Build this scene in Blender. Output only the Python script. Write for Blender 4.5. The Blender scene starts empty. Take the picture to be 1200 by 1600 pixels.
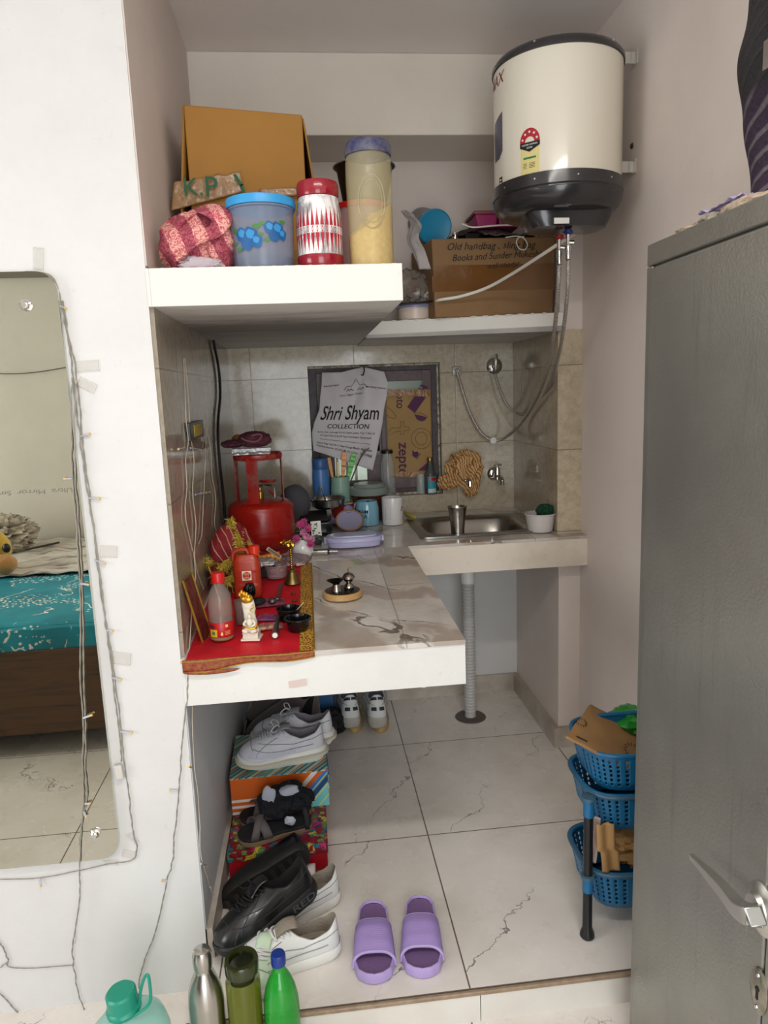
import bpy, bmesh, math, random
from math import sin, cos, pi, radians, sqrt, atan2, hypot
from mathutils import Vector, Matrix, noise, Euler
V = Vector
scene = bpy.context.scene
COL = scene.collection

# ---------------------------------------------------------------- camera
PITCH, YAW, ROLL, FPX, CAM_H = 9.64, 5.75, -2.2, 1109.0, 1.43
RM = Matrix.Rotation(radians(-YAW), 3, 'Z') @ Matrix.Rotation(radians(90 - PITCH), 3, 'X') @ Matrix.Rotation(radians(ROLL), 3, 'Z')
cam_data = bpy.data.cameras.new('camera')
cam = bpy.data.objects.new('camera', cam_data)
COL.objects.link(cam)
cam.matrix_world = Matrix.Translation((0, 0, CAM_H)) @ RM.to_4x4()
cam_data.sensor_fit = 'VERTICAL'
cam_data.sensor_height = 24.0
cam_data.lens = FPX / 1600.0 * 24.0
cam_data.clip_start = 0.02
scene.camera = cam

# ---------------------------------------------------------------- light and exposure
scene.view_settings.view_transform = 'Standard'
scene.view_settings.look = 'None'
scene.view_settings.exposure = -0.13
scene.view_settings.gamma = 1.0
scene.view_settings.use_curve_mapping = False
world = bpy.data.worlds.new('world')
scene.world = world
world.use_nodes = True
world.node_tree.nodes['Background'].inputs[0].default_value = (0.86, 0.93, 1.0, 1)
world.node_tree.nodes['Background'].inputs[1].default_value = 2.2


def area(name, loc, rot, sx, sy, power, col=(1, 1, 1)):
    l = bpy.data.lights.new(name, 'AREA')
    l.shape = 'RECTANGLE'
    l.size, l.size_y, l.energy, l.color = sx, sy, power, col
    o = bpy.data.objects.new(name, l)
    COL.objects.link(o)
    o.location, o.rotation_euler = loc, rot
    return o


# daylight entering through the open balcony door behind the photographer
area('daylight_door', (0.08, -1.50, 1.10), (radians(90), 0, 0), 1.25, 2.2, 35, (0.965, 0.985, 1.0))
# side fill added to brighten the right wall and cupboard; its window is invented
area('side_fill', (-3.12, -0.15, 1.35), (0, radians(-90), 0), 1.3, 1.5, 38, (0.98, 0.985, 1.0))
# overhead fill added to lift the floor and counter, no such lamp known
area('overhead_fill', (0.15, 0.35, 2.5), (0, 0, 0), 1.1, 0.10, 20, (1.0, 0.96, 0.9))

# ---------------------------------------------------------------- maths helpers


def at(u, v, X=None, Y=None, Z=None):
    """point of the place seen at pixel (u, v) on a given plane"""
    d = RM @ V(((u - 600) / FPX, -(v - 800) / FPX, -1.0))
    if X is not None:
        t = X / d.x
    elif Y is not None:
        t = Y / d.y
    else:
        t = (Z - CAM_H) / d.z
    return V((0, 0, CAM_H)) + d * t


def depth(p):
    return -(RM.transposed() @ (V(p) - V((0, 0, CAM_H)))).z


def szp(px, p):
    return px * depth(p) / FPX


def zc(y):
    return .817 + .0655 * (min(y, 2.5) - 1.66) + .02 * max(0, y - 2.5)


def onc(u, v, off=0.0):
    z = .85
    for _ in range(20):
        p = at(u, v, Z=z + off)
        z = zc(p.y)
    return V((p.x, p.y, z))


def lin(c):
    c /= 255.0
    return c / 12.92 if c <= .04045 else ((c + .055) / 1.055) ** 2.4


def rgb(c):
    if isinstance(c, str):
        c = c.lstrip('#')
        c = tuple(int(c[i:i + 2], 16) for i in (0, 2, 4))
    return (lin(c[0]), lin(c[1]), lin(c[2]), 1.0)


def nz(x, y=0., z=0.):
    return noise.noise(V((x, y, z)))


def crom(pts, n=6):
    """Catmull-Rom through the points"""
    P = [V(p) for p in pts]
    if len(P) < 3:
        return P
    out = []
    for i in range(len(P) - 1):
        p0 = P[i - 1] if i else P[0] * 2 - P[1]
        p1, p2 = P[i], P[i + 1]
        p3 = P[i + 2] if i + 2 < len(P) else P[-1] * 2 - P[-2]
        for k in range(n):
            t = k / n
            out.append(.5 * ((2 * p1) + (p2 - p0) * t + (2 * p0 - 5 * p1 + 4 * p2 - p3) * t * t + (3 * p1 - p0 - 3 * p2 + p3) * t ** 3))
    out.append(P[-1])
    return out


def lerp(a, b, t):
    return a + (b - a) * t


def interp(xs, ys, x):
    if x <= xs[0]:
        return ys[0]
    for i in range(len(xs) - 1):
        if x <= xs[i + 1]:
            t = (x - xs[i]) / (xs[i + 1] - xs[i])
            t = t * t * (3 - 2 * t) * .5 + t * .5
            return ys[i] + (ys[i + 1] - ys[i]) * t
    return ys[-1]


# ---------------------------------------------------------------- mesh builder
_txt = {}


def text_geo(s, size=1.0, shear=0.0, offset=0.0, align='CENTER', sx=1.0):
    key = (s, shear, offset, align)
    if key not in _txt:
        cu = bpy.data.curves.new('lettering', 'FONT')
        cu.body = s
        cu.size = 1.0
        cu.shear = shear
        cu.offset = offset
        cu.align_x = align
        cu.align_y = 'CENTER'
        cu.resolution_u = 3
        o = bpy.data.objects.new('lettering', cu)
        COL.objects.link(o)
        bpy.context.view_layer.update()
        dg = bpy.context.evaluated_depsgraph_get()
        me = bpy.data.meshes.new_from_object(o.evaluated_get(dg))
        _txt[key] = ([v.co.copy() for v in me.vertices], [tuple(p.vertices) for p in me.polygons])
        bpy.data.objects.remove(o)
        bpy.data.meshes.remove(me)
        bpy.data.curves.remove(cu)
    vs, fs = _txt[key]
    return [V((v.x * size * sx, v.y * size, 0)) for v in vs], fs


class MB:
    def __init__(s, T=None):
        s.v, s.f, s.mi = [], [], []
        s.T = T or Matrix.Identity(4)

    def add(s, vs, fs, m=0):
        n = len(s.v)
        s.v += [tuple(s.T @ V(p)) for p in vs]
        s.f += [tuple(i + n for i in f) for f in fs]
        s.mi += [m] * len(fs)
        return s

    def box(s, a, b, m=0):
        x0, y0, z0 = a
        x1, y1, z1 = b
        vs = [(x0, y0, z0), (x1, y0, z0), (x1, y1, z0), (x0, y1, z0), (x0, y0, z1), (x1, y0, z1), (x1, y1, z1), (x0, y1, z1)]
        return s.add(vs, [(3, 2, 1, 0), (4, 5, 6, 7), (0, 1, 5, 4), (1, 2, 6, 5), (2, 3, 7, 6), (3, 0, 4, 7)], m)

    def hexa(s, vs, m=0):
        """bottom ring of four points, then top ring of four"""
        return s.add(vs, [(3, 2, 1, 0), (4, 5, 6, 7), (0, 1, 5, 4), (1, 2, 6, 5), (2, 3, 7, 6), (3, 0, 4, 7)], m)

    def lathe(s, prof, seg=32, c=(0, 0, 0), m=0, sx=1, sy=1, wob=None):
        vs, fs = [], []
        n = len(prof)
        for r, z in prof:
            for k in range(seg):
                a = 2 * pi * k / seg
                q = wob(a, z) if wob else 1
                vs.append((c[0] + max(r, 1e-5) * cos(a) * sx * q, c[1] + max(r, 1e-5) * sin(a) * sy * q, c[2] + z))
        for i in range(n - 1):
            for k in range(seg):
                k2 = (k + 1) % seg
                fs.append((i * seg + k, i * seg + k2, (i + 1) * seg + k2, (i + 1) * seg + k))
        return s.add(vs, fs, m)

    def tube(s, pts, r, seg=8, closed=False, m=0, cap=True):
        P = [V(p) for p in pts]
        n = len(P)
        rad = r if callable(r) else (lambda t: r)
        vs, fs = [], []
        up = None
        for i in range(n):
            if closed:
                t = P[(i + 1) % n] - P[i - 1]
            else:
                t = P[min(i + 1, n - 1)] - P[max(i - 1, 0)]
            if t.length < 1e-9:
                t = V((0, 0, 1))
            t.normalize()
            if up is None:
                up = V((0, 0, 1)) if abs(t.z) < .9 else V((1, 0, 0))
            a = up - t * up.dot(t)
            if a.length < 1e-6:
                a = t.orthogonal()
            a.normalize()
            up = a
            b = t.cross(a)
            rr = rad(i / max(1, n - 1))
            for k in range(seg):
                w = 2 * pi * k / seg
                vs.append(P[i] + (a * cos(w) + b * sin(w)) * rr)
        for i in range(n if closed else n - 1):
            j = (i + 1) % n
            for k in range(seg):
                k2 = (k + 1) % seg
                fs.append((i * seg + k, i * seg + k2, j * seg + k2, j * seg + k))
        if cap and not closed:
            fs.append(tuple(range(seg))[::-1])
            fs.append(tuple((n - 1) * seg + k for k in range(seg)))
        return s.add(vs, fs, m)

    def ribbon(s, pts, w, nrm, th=.0006, m=0):
        """flat strip of width w along pts, nrm = surface normal"""
        P = [V(p) for p in pts]
        nrm = V(nrm).normalized()
        for i in range(len(P) - 1):
            t = (P[i + 1] - P[i]).normalized()
            b = t.cross(nrm).normalized() * w / 2
            e = t * (w * .2)
            a0, a1 = P[i] - e, P[i + 1] + e
            s.hexa([a0 - b, a1 - b, a1 + b, a0 + b, a0 - b + nrm * th, a1 - b + nrm * th, a1 + b + nrm * th, a0 + b + nrm * th], m)
        return s

    def prism(s, pts, z0, z1, m=0):
        """2D outline (x, y) extruded from z0 to z1"""
        n = len(pts)
        vs = [(p[0], p[1], z0) for p in pts] + [(p[0], p[1], z1) for p in pts]
        fs = [tuple(range(n))[::-1], tuple(range(n, 2 * n))]
        fs += [(i, (i + 1) % n, n + (i + 1) % n, n + i) for i in range(n)]
        return s.add(vs, fs, m)

    def grid(s, fn, nu, nv, cu=False, m=0, skip=None):
        vs = [fn(i / nu, j / nv) for j in range(nv + 1) for i in range(nu if cu else nu + 1)]
        w = nu if cu else nu + 1
        fs = []
        for j in range(nv):
            for i in range(nu):
                if skip and skip(i, j):
                    continue
                i2 = (i + 1) % w
                fs.append((j * w + i, j * w + i2, (j + 1) * w + i2, (j + 1) * w + i))
        return s.add(vs, fs, m)

    def blob(s, c, r, seed=0, amp=.2, fr=2.2, seg=40, m=0, flat=None, ridge=True, fine=.35):
        """crumpled lump"""
        c = V(c)
        r = V(r)

        def fn(u, v):
            a, b = 2 * pi * u, pi * (v - .5)
            d = V((cos(a) * cos(b), sin(a) * cos(b), sin(b)))
            q = d * fr + V((seed * 7.3, seed * 3.1, seed))
            h = noise.noise(q)
            h2 = noise.noise(q * 2.3)
            if ridge:
                h = 1 - abs(h) * 3
                h2 = 1 - abs(h2) * 3
            k = 1 + amp * (h * .7 + h2 * fine)
            p = V((d.x * r.x, d.y * r.y, d.z * r.z)) * k + c
            if flat is not None and p.z < flat:
                p.z = flat + (p.z - flat) * .02
            return p
        return s.grid(fn, seg, seg // 2, cu=True, m=m)

    def text(s, t, size, fn, m=0, **kw):
        """fn maps the flat (x, y) of the lettering into space"""
        vs, fs = text_geo(t, size, **kw)
        return s.add([fn(v.x, v.y) for v in vs], fs, m)

    def build(s, name, mat, parent=None, loc=None, rot=None, bev=0, solid=0, sub=0, sharp=35, flat=False):
        me = bpy.data.meshes.new(name)
        me.from_pydata([tuple(v) for v in s.v], [], s.f)
        mats = mat if isinstance(mat, (list, tuple)) else [mat]
        for mm in mats:
            me.materials.append(mm)
        if len(mats) > 1:
            me.polygons.foreach_set('material_index', s.mi)
        bm = bmesh.new()
        bm.from_mesh(me)
        bmesh.ops.remove_doubles(bm, verts=bm.verts, dist=2e-5)
        bmesh.ops.recalc_face_normals(bm, faces=bm.faces)
        bm.to_mesh(me)
        bm.free()
        me.polygons.foreach_set('use_smooth', [not flat] * len(me.polygons))
        if not flat:
            me.set_sharp_from_angle(angle=radians(sharp))
        me.update()
        o = bpy.data.objects.new(name, me)
        COL.objects.link(o)
        if parent:
            o.parent = parent
        if loc is not None:
            o.location = loc
        if rot is not None:
            o.rotation_euler = rot
        if solid:
            md = o.modifiers.new('thickness', 'SOLIDIFY')
            md.thickness = solid
            md.offset = 0
        if bev:
            md = o.modifiers.new('bevel', 'BEVEL')
            md.width = bev
            md.segments = 3
            md.limit_method = 'ANGLE'
            md.angle_limit = radians(40)
        if sub:
            md = o.modifiers.new('sub', 'SUBSURF')
            md.levels = md.render_levels = sub
        return o


def tag(o, label, cat, group=None):
    o['label'] = label
    o['category'] = cat
    if group:
        o['group'] = group
    return o


def thing(name, label, cat, loc=(0, 0, 0), rot=(0, 0, 0), group=None):
    o = bpy.data.objects.new(name, None)
    o.empty_display_size = .05
    COL.objects.link(o)
    o.location, o.rotation_euler = loc, rot
    return tag(o, label, cat, group)


def struct(o):
    o['kind'] = 'structure'
    return o


def copy_tree(o, parent=None, first=True):
    c = o.copy()
    COL.objects.link(c)
    if parent:
        c.parent = parent
    for ch in list(o.children):
        copy_tree(ch, c, False)
    return c


# ---------------------------------------------------------------- materials
_m = {}


class NT:
    def __init__(s, m):
        s.t = m.node_tree
        s.n, s.l = s.t.nodes, s.t.links

    def node(s, typ, **kw):
        x = s.n.new(typ)
        for k, v in kw.items():
            setattr(x, k, v)
        return x

    def put(s, sock, v):
        if isinstance(v, bpy.types.NodeSocket):
            s.l.new(v, sock)
        elif v is not None:
            sock.default_value = v

    def math(s, op, a, b=None, c=None):
        x = s.node('ShaderNodeMath', operation=op)
        s.put(x.inputs[0], a)
        s.put(x.inputs[1], b)
        s.put(x.inputs[2], c)
        return x.outputs[0]

    def mix(s, f, a, b, blend='MIX'):
        x = s.node('ShaderNodeMix', data_type='RGBA', blend_type=blend)
        s.put(x.inputs[0], f)
        s.put(x.inputs[6], a)
        s.put(x.inputs[7], b)
        return x.outputs[2]

    def noise(s, vec, scale, detail=3, rough=.5, dist=0):
        x = s.node('ShaderNodeTexNoise')
        s.put(x.inputs['Vector'], vec)
        x.inputs['Scale'].default_value = scale
        x.inputs['Detail'].default_value = detail
        x.inputs['Roughness'].default_value = rough
        x.inputs['Distortion'].default_value = dist
        return x.outputs[0]

    def ramp(s, f, stops):
        x = s.node('ShaderNodeValToRGB')
        s.put(x.inputs[0], f)
        e = x.color_ramp.elements
        while len(e) < len(stops):
            e.new(.5)
        for i, (p, c) in enumerate(stops):
            e[i].position = p
            e[i].color = c if len(c) == 4 else (*c, 1)
        return x.outputs[0]

    def rng(s, v, a, b, c=0., d=1.):
        x = s.node('ShaderNodeMapRange')
        s.put(x.inputs[0], v)
        for i, q in enumerate((a, b, c, d)):
            x.inputs[i + 1].default_value = q
        return x.outputs[0]

    def pos(s):
        g = s.node('ShaderNodeNewGeometry')
        x = s.node('ShaderNodeSeparateXYZ')
        s.l.new(g.outputs['Position'], x.inputs[0])
        return g.outputs['Position'], x.outputs[0], x.outputs[1], x.outputs[2]

    def obj(s):
        g = s.node('ShaderNodeTexCoord')
        x = s.node('ShaderNodeSeparateXYZ')
        s.l.new(g.outputs['Object'], x.inputs[0])
        return g.outputs['Object'], x.outputs[0], x.outputs[1], x.outputs[2]

    def comb(s, a, b, c=0.):
        x = s.node('ShaderNodeCombineXYZ')
        s.put(x.inputs[0], a)
        s.put(x.inputs[1], b)
        s.put(x.inputs[2], c)
        return x.outputs[0]

    def bump(s, h, strength, dist=.01):
        x = s.node('ShaderNodeBump')
        x.inputs['Strength'].default_value = strength
        x.inputs['Distance'].default_value = dist
        s.l.new(h, x.inputs['Height'])
        return x.outputs[0]

    def line(s, coord, period, off, w):
        """1 within w/2 of the lines off + k*period"""
        a = s.math('ADD', coord, -off + period * 100 + period / 2)
        b = s.math('MODULO', a, period)
        c = s.math('ABSOLUTE', s.math('SUBTRACT', b, period / 2))
        return s.rng(c, w * .35, w * .65, 1, 0)


def newmat(name):
    m = bpy.data.materials.new(name)
    m.use_nodes = True
    n = NT(m)
    p = m.node_tree.nodes['Principled BSDF']
    return m, n, p


def M(name, col=None, rough=.5, metal=0., spec=None, trans=0., ior=None, coat=0., see=0., var=None, bump=None, emit=None, sheen=0., subs=0.):
    """cached principled material; see = share of plain see-through (thin plastic);
    var = (scale, colour, amount); bump = (scale, strength)"""
    if name in _m:
        return _m[name]
    m, n, p = newmat(name)
    c = rgb(col)
    p.inputs['Base Color'].default_value = c
    p.inputs['Roughness'].default_value = rough
    p.inputs['Metallic'].default_value = metal
    if spec is not None:
        p.inputs['Specular IOR Level'].default_value = spec
    if trans:
        p.inputs['Transmission Weight'].default_value = trans
    if ior:
        p.inputs['IOR'].default_value = ior
    if coat:
        p.inputs['Coat Weight'].default_value = coat
        p.inputs['Coat Roughness'].default_value = .08
    if sheen:
        p.inputs['Sheen Weight'].default_value = sheen
    if subs:
        p.inputs['Subsurface Weight'].default_value = subs
        p.inputs['Subsurface Radius'].default_value = (.01, .01, .01)
    vec = n.obj()[0] if (var or bump) else None
    if var:
        f = n.rng(n.noise(vec, var[0], 4, .6), .35, .7, 0, var[2])
        n.put(p.inputs['Base Color'], n.mix(f, c, rgb(var[1])))
    if bump:
        n.put(p.inputs['Normal'], n.bump(n.noise(vec, bump[0], 4, .6), bump[1], .004))
    if emit:
        p.inputs['Emission Color'].default_value = c
        p.inputs['Emission Strength'].default_value = emit
    if see:
        t = n.node('ShaderNodeBsdfTransparent')
        t.inputs[0].default_value = tuple(lerp(1, x, .45) for x in c[:3]) + (1,)
        mx = n.node('ShaderNodeMixShader')
        mx.inputs[0].default_value = see
        n.l.new(p.outputs[0], mx.inputs[1])
        n.l.new(t.outputs[0], mx.inputs[2])
        n.l.new(mx.outputs[0], n.n['Material Output'].inputs[0])
    _m[name] = m
    return m
# ================================================================ the setting
def wall_paint(name, col, dirt, amt=.35, bump=.25, rough=.6):
    m, n, p = newmat(name)
    v, x, y, z = n.pos()
    f1 = n.rng(n.noise(v, 2.3, 5, .62), .42, .75, 0, amt)
    f2 = n.rng(n.noise(v, 30, 3, .7), .66, .74, 0, .25)
    c = n.mix(f1, rgb(col), rgb(dirt))
    c = n.mix(f2, c, rgb(dirt))
    n.put(p.inputs['Base Color'], c)
    p.inputs['Roughness'].default_value = rough
    p.inputs['Specular IOR Level'].default_value = .3
    st = n.comb(n.math('MULTIPLY', x, .35), n.math('MULTIPLY', y, .35), z)
    h = n.math('ADD', n.noise(st, 16, 4, .6), n.math('MULTIPLY', n.noise(v, 110, 2), .25))
    n.put(p.inputs['Normal'], n.bump(h, bump, .006))
    return m


PAINT = wall_paint('white wall paint', '#d6d5d3', '#bab6b1')
PAINT_PINK = wall_paint('pale pink wall paint', '#ddd1c9', '#c0b3aa')
PAINT_CEIL = wall_paint('ceiling paint', '#ece4de', '#d6cbc3', .3)
PAINT_SHELF = wall_paint('shelf paint', '#dad9d5', '#b9b3a9', .3, .35)
PAINT_SINK = wall_paint('stained paint', '#ddd3c4', '#8d7458', .5, .4)

# floor tiles
mt_floor, n, p = newmat('marble floor tile')
v, x, y, z = n.pos()
gx = n.line(x, .61, .313, .004)
gy = n.line(y, .61, 1.472 + .0, .004)
g = n.math('MAXIMUM', gx, gy)
cellx = n.math('FLOOR', n.math('DIVIDE', n.math('SUBTRACT', x, .313), .61))
celly = n.math('FLOOR', n.math('DIVIDE', n.math('SUBTRACT', y, 1.472), .61))
wn = n.node('ShaderNodeTexWhiteNoise', noise_dimensions='2D')
n.put(wn.inputs['Vector'], n.comb(cellx, celly))
rnd = wn.outputs[0]
wv = n.math('ADD', n.math('MULTIPLY', n.noise(v, 3.1, 5, .65), .42), n.math('MULTIPLY', n.noise(v, 40, 2), .012))
u1 = n.math('ADD', n.math('SUBTRACT', n.math('MULTIPLY', y, .62), n.math('MULTIPLY', x, .78)), wv)
u1 = n.math('ADD', u1, n.math('MULTIPLY', rnd, .37))
vein = n.line(u1, .37, .1, .0052)
mask = n.rng(n.noise(n.comb(n.math('ADD', x, n.math('MULTIPLY', rnd, 9)), y), 3.6, 2), .47, .55)
vein = n.math('MULTIPLY', vein, mask)
vein2 = n.math('MULTIPLY', n.line(n.math('ADD', u1, n.math('MULTIPLY', n.noise(v, 7, 3), .1)), .37, .16, .003), n.rng(n.noise(v, 4.4, 2), .52, .58))
base = n.mix(n.rng(n.noise(v, 3.2, 4, .6), .35, .7), rgb('#e6e0d9'), rgb('#d3cbc1'))
base = n.mix(n.math('MULTIPLY', rnd, .18), base, rgb('#f0ebe5'))
dirt = n.rng(n.noise(v, 9, 5, .7), .58, .8, 0, .25)
base = n.mix(dirt, base, rgb('#9a8672'))
base = n.mix(n.math('MULTIPLY', vein, .75), base, rgb('#57514f'))
base = n.mix(n.math('MULTIPLY', vein2, .6), base, rgb('#6f6762'))
base = n.mix(n.math('MULTIPLY', g, .9), base, rgb('#4c4038'))
n.put(p.inputs['Base Color'], base)
n.put(p.inputs['Roughness'], n.rng(n.noise(v, 5, 4, .6), .3, .7, .16, .36))
p.inputs['Specular IOR Level'].default_value = .45
n.put(p.inputs['Normal'], n.bump(n.math('SUBTRACT', 1., g), .3, .002))
FLOOR = mt_floor

# glazed wall tiles


def tile_mat(name, horiz, off, pz, col='#c6bca8', col2='#aea28c'):
    m, n, p = newmat(name)
    v, x, y, z = n.pos()
    h = {'x': x, 'y': y}[horiz]
    g = n.math('MAXIMUM', n.line(h, .445, off, .0035), n.line(z, .31, pz, .0035))
    c = n.mix(n.rng(n.noise(v, 42, 5, .75), .38, .66), rgb(col), rgb(col2))
    c = n.mix(n.rng(n.noise(v, 3, 4, .6), .4, .75, 0, .45), c, rgb('#9b8f7a'))
    c = n.mix(n.math('MULTIPLY', g, .75), c, rgb('#6c6150'))
    n.put(p.inputs['Base Color'], c)
    n.put(p.inputs['Roughness'], n.rng(n.noise(v, 6, 3), .3, .7, .07, .16))
    hh = n.math('ADD', n.math('MULTIPLY', n.noise(v, 7, 3), .8), n.math('MULTIPLY', n.math('SUBTRACT', 1., g), .3))
    n.put(p.inputs['Normal'], n.bump(hh, .16, .006))
    return m


TILE_B = tile_mat('glazed beige wall tile back', 'x', .21, 1.5)
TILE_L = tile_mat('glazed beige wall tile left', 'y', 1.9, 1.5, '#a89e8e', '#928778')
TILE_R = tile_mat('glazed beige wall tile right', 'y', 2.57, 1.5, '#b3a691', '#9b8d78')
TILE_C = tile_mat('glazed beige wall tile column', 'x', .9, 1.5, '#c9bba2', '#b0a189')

# marble worktop
mt, n, p = newmat('grey brown marble worktop')
v, x, y, z = n.pos()
w = n.math('MULTIPLY', n.noise(v, 2.0, 5, .52, .5), 1.1)
u = n.math('ADD', n.math('ADD', n.math('MULTIPLY', x, .7), n.math('MULTIPLY', y, 1.0)), w)
b1 = n.line(u, .34, .1, .10)
b2 = n.line(u, .34, .17, .014)
c = n.mix(n.rng(n.noise(v, 4, 5, .7), .35, .7), rgb('#cfc9c1'), rgb('#b0a79d'))
c = n.mix(n.math('MULTIPLY', b1, .5), c, rgb('#86705f'))
c = n.mix(n.math('MULTIPLY', n.math('MULTIPLY', b2, n.rng(n.noise(v, 5, 2), .42, .55)), .85), c, rgb('#54443a'))
g = n.math('MAXIMUM', n.line(x, .6, .21, .003), n.line(y, .61, 2.09, .003))
c = n.mix(n.math('MULTIPLY', g, .6), c, rgb('#75695d'))
c = n.mix(n.rng(n.noise(v, 14, 5, .8), .68, .74, 0, .6), c, rgb('#6a5442'))
n.put(p.inputs['Base Color'], c)
n.put(p.inputs['Roughness'], n.rng(n.noise(v, 8, 3), .3, .7, .03, .10))
n.put(p.inputs['Normal'], n.bump(n.noise(v, 5, 2), .04, .004))
MARBLE = mt

ZF = -.085          # lower floor
ZCEIL = 2.56
XL, XR, YP, YB = -.335, 1.01, 1.66, 3.14

struct(MB().box((-3.2, 1.472, ZF - .1), (-.36, 1.8, ZF)).box((-3.2, -1.75, ZF - .1), (1.3, 1.472, ZF)).build('floor', FLOOR))
struct(MB().box((-.36, 1.472, ZF - .1), (1.3, 3.3, 0)).build('floor', FLOOR))
# lighter riser tile and chamfered brown nosing of the step
RISER = M('riser tile', '#dcd8d0', .3, var=(5, '#c3bbaf', .5))
NOSE = M('worn tile edge', '#a08a72', .5, var=(30, '#6d5a46', .7))
o = MB().box((-.335, 1.464, ZF), (.335, 1.4715, -.012)).box((.337, 1.464, ZF), (.94, 1.4715, -.012)).box((.942, 1.464, ZF), (1.01, 1.4715, -.012)).build('trim_1', RISER)
struct(o)
struct(MB().box((-.335, 1.461, -.012), (1.01, 1.4715, -.0005)).build('trim_2', NOSE, bev=.003))

# left: pillar (front face carries the mirror) with the inner side of the niche
mb = MB().box((-3.2, YP, ZF), (XL, 3.3, ZCEIL))
struct(mb.build('wall_left', PAINT))
# pinkish paint on the inner side, above the shelf and below the counter; glazed tiles between
struct(MB().box((XL, YP + .004, 1.72), (XL + .003, YB, ZCEIL)).build('wall_left_inner', PAINT_PINK))
PAINT_LOW = wall_paint('blue grey paint', '#c6c8cc', '#a9a9ab')
struct(MB().box((XL, YP + .004, 0), (XL + .003, YB, .74)).build('wall_left_inner', PAINT_LOW))
struct(MB().box((XL, YP + .012, .78), (XL + .008, YB, 1.64)).build('wall_left_tiles', TILE_L))
BASEB = M('baseboard tile', '#c8bfb4', .4, var=(6, '#8e8070', .8))
struct(MB().box((XL, YP + .004, 0), (XL + .018, YB, .085)).build('baseboard_left', BASEB))

# back wall with the window opening
WX0, WX1, WZ0, WZ1 = .008, .588, .962, 1.548
mb = MB()
mb.box((-.4, YB, -.1), (WX0, YB + .12, 1.66)).box((WX1, YB, -.1), (1.1, YB + .12, 1.66))
mb.box((WX0, YB, -.1), (WX1, YB + .12, WZ0)).box((WX0, YB, WZ1), (WX1, YB + .12, 1.66))
struct(mb.build('wall_back', TILE_B))
struct(MB().box((-.335, YB - .004, 0), (.93, YB + .0, .80)).build('wall_back_lower', PAINT))
struct(MB().box((-.335, YB - .018, 0), (.92, YB - .004, .085)).build('baseboard_back', BASEB))
# upper back wall and the beam under the ceiling
struct(MB().box((-.335, 2.90, 1.66), (1.3, 3.3, ZCEIL)).build('wall_back_upper', PAINT_PINK))
BEAMP = wall_paint('beam paint', '#e2dace', '#cdc3b5')
struct(MB().box((-.335, 2.61, 2.30), (1.01, 2.90, ZCEIL)).build('trim_3', BEAMP, bev=.004))

# right: tiled alcove side, column front, long right wall
struct(MB().box((.925, 2.57, -.1), (1.3, 3.3, ZCEIL)).build('wall_right_column', PAINT_PINK))
struct(MB().box((.917, 2.572, .86), (.925, YB, 1.62)).build('wall_right_tiles', TILE_R))
struct(MB().box((.917, 2.563, .86), (XR, 2.5705, 1.625)).build('wall_right_tiles', TILE_C))
struct(MB().box((XR, -1.75, ZF - .1), (1.3, 2.575, ZCEIL)).build('wall_right', PAINT_PINK))
struct(MB().box((.905, 2.554, 0), (.9249, YB - .019, .085)).build('baseboard_right', BASEB))
struct(MB().box((.9251, 2.554, 0), (XR - .001, 2.5699, .085)).build('baseboard_right', BASEB))
struct(MB().box((XR - .016, 1.472, 0), (XR, 2.5535, .085)).build('baseboard_right', BASEB))

# ceiling, rear wall with the open balcony door, left wall of the room
struct(MB().box((-3.2, -1.75, ZCEIL), (1.3, 3.3, ZCEIL + .1)).build('ceiling', PAINT_CEIL))
DX0, DX1, DZ1 = -.62, .85, 2.25
PAINT_ROOM = wall_paint('grey beige room paint', '#d8d2c6', '#bfb8aa')
mb = MB().box((-3.2, -1.75, ZF), (DX0, -1.58, ZCEIL)).box((DX1, -1.75, ZF), (1.3, -1.58, ZCEIL)).box((DX0, -1.75, DZ1), (DX1, -1.58, ZCEIL))
struct(mb.build('wall_rear', PAINT_ROOM))
struct(MB().box((-3.2, -1.58, 2.22), (DX0, -1.54, 2.30)).build('trim_4', M('brown trim', '#7c756a', .6)))
struct(MB().box((-3.3, -1.75, ZF), (-3.2, -.82, ZCEIL)).box((-3.3, .52, ZF), (-3.2, 1.8, ZCEIL)).box((-3.3, -.82, ZF), (-3.2, .52, .58)).box((-3.3, -.82, 2.12), (-3.2, .52, ZCEIL)).build('wall_side', PAINT_ROOM))  # unseen opening, cut only to go with the added side fill
# made-up fitting above the added overhead fill, out of view
struct(MB().box((-.42, .30, 2.505), (.72, .40, 2.558)).build('trim_8', M('added fill housing', '#e8e8e6', .4), bev=.004))
# ================================================================ shared object materials
CHROME = M('chrome', '#d8d8d6', .12, 1.)
STEEL = M('stainless steel', '#b9b6b0', .24, 1., bump=(60, .05))
STEEL_D = M('dull steel', '#8f8b84', .38, 1.)
BLACKP = M('black plastic', '#151515', .3)
BLACK = M('matt black', '#101010', .7)
WHITEP = M('white plastic', '#e6e4df', .35)
WHITEC = M('white ceramic', '#eae8e6', .12, coat=.5)
CARD = M('brown cardboard', '#a67632', .75, var=(3, '#936524', .5), bump=(50, .1))
GLASS = M('clear glass', '#e9efec', .03, see=.72, spec=.8)
CLEARP = M('clear plastic', '#dfe2e2', .15, see=.62, spec=.7)
GOLD = M('gold paint', '#d8a83a', .3, .85)
RED = M('red plastic', '#c01818', .3)
INK = M('black ink', '#1a1718', .8)
WIRE_W = M('white cord', '#e2ddd3', .4)

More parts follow.
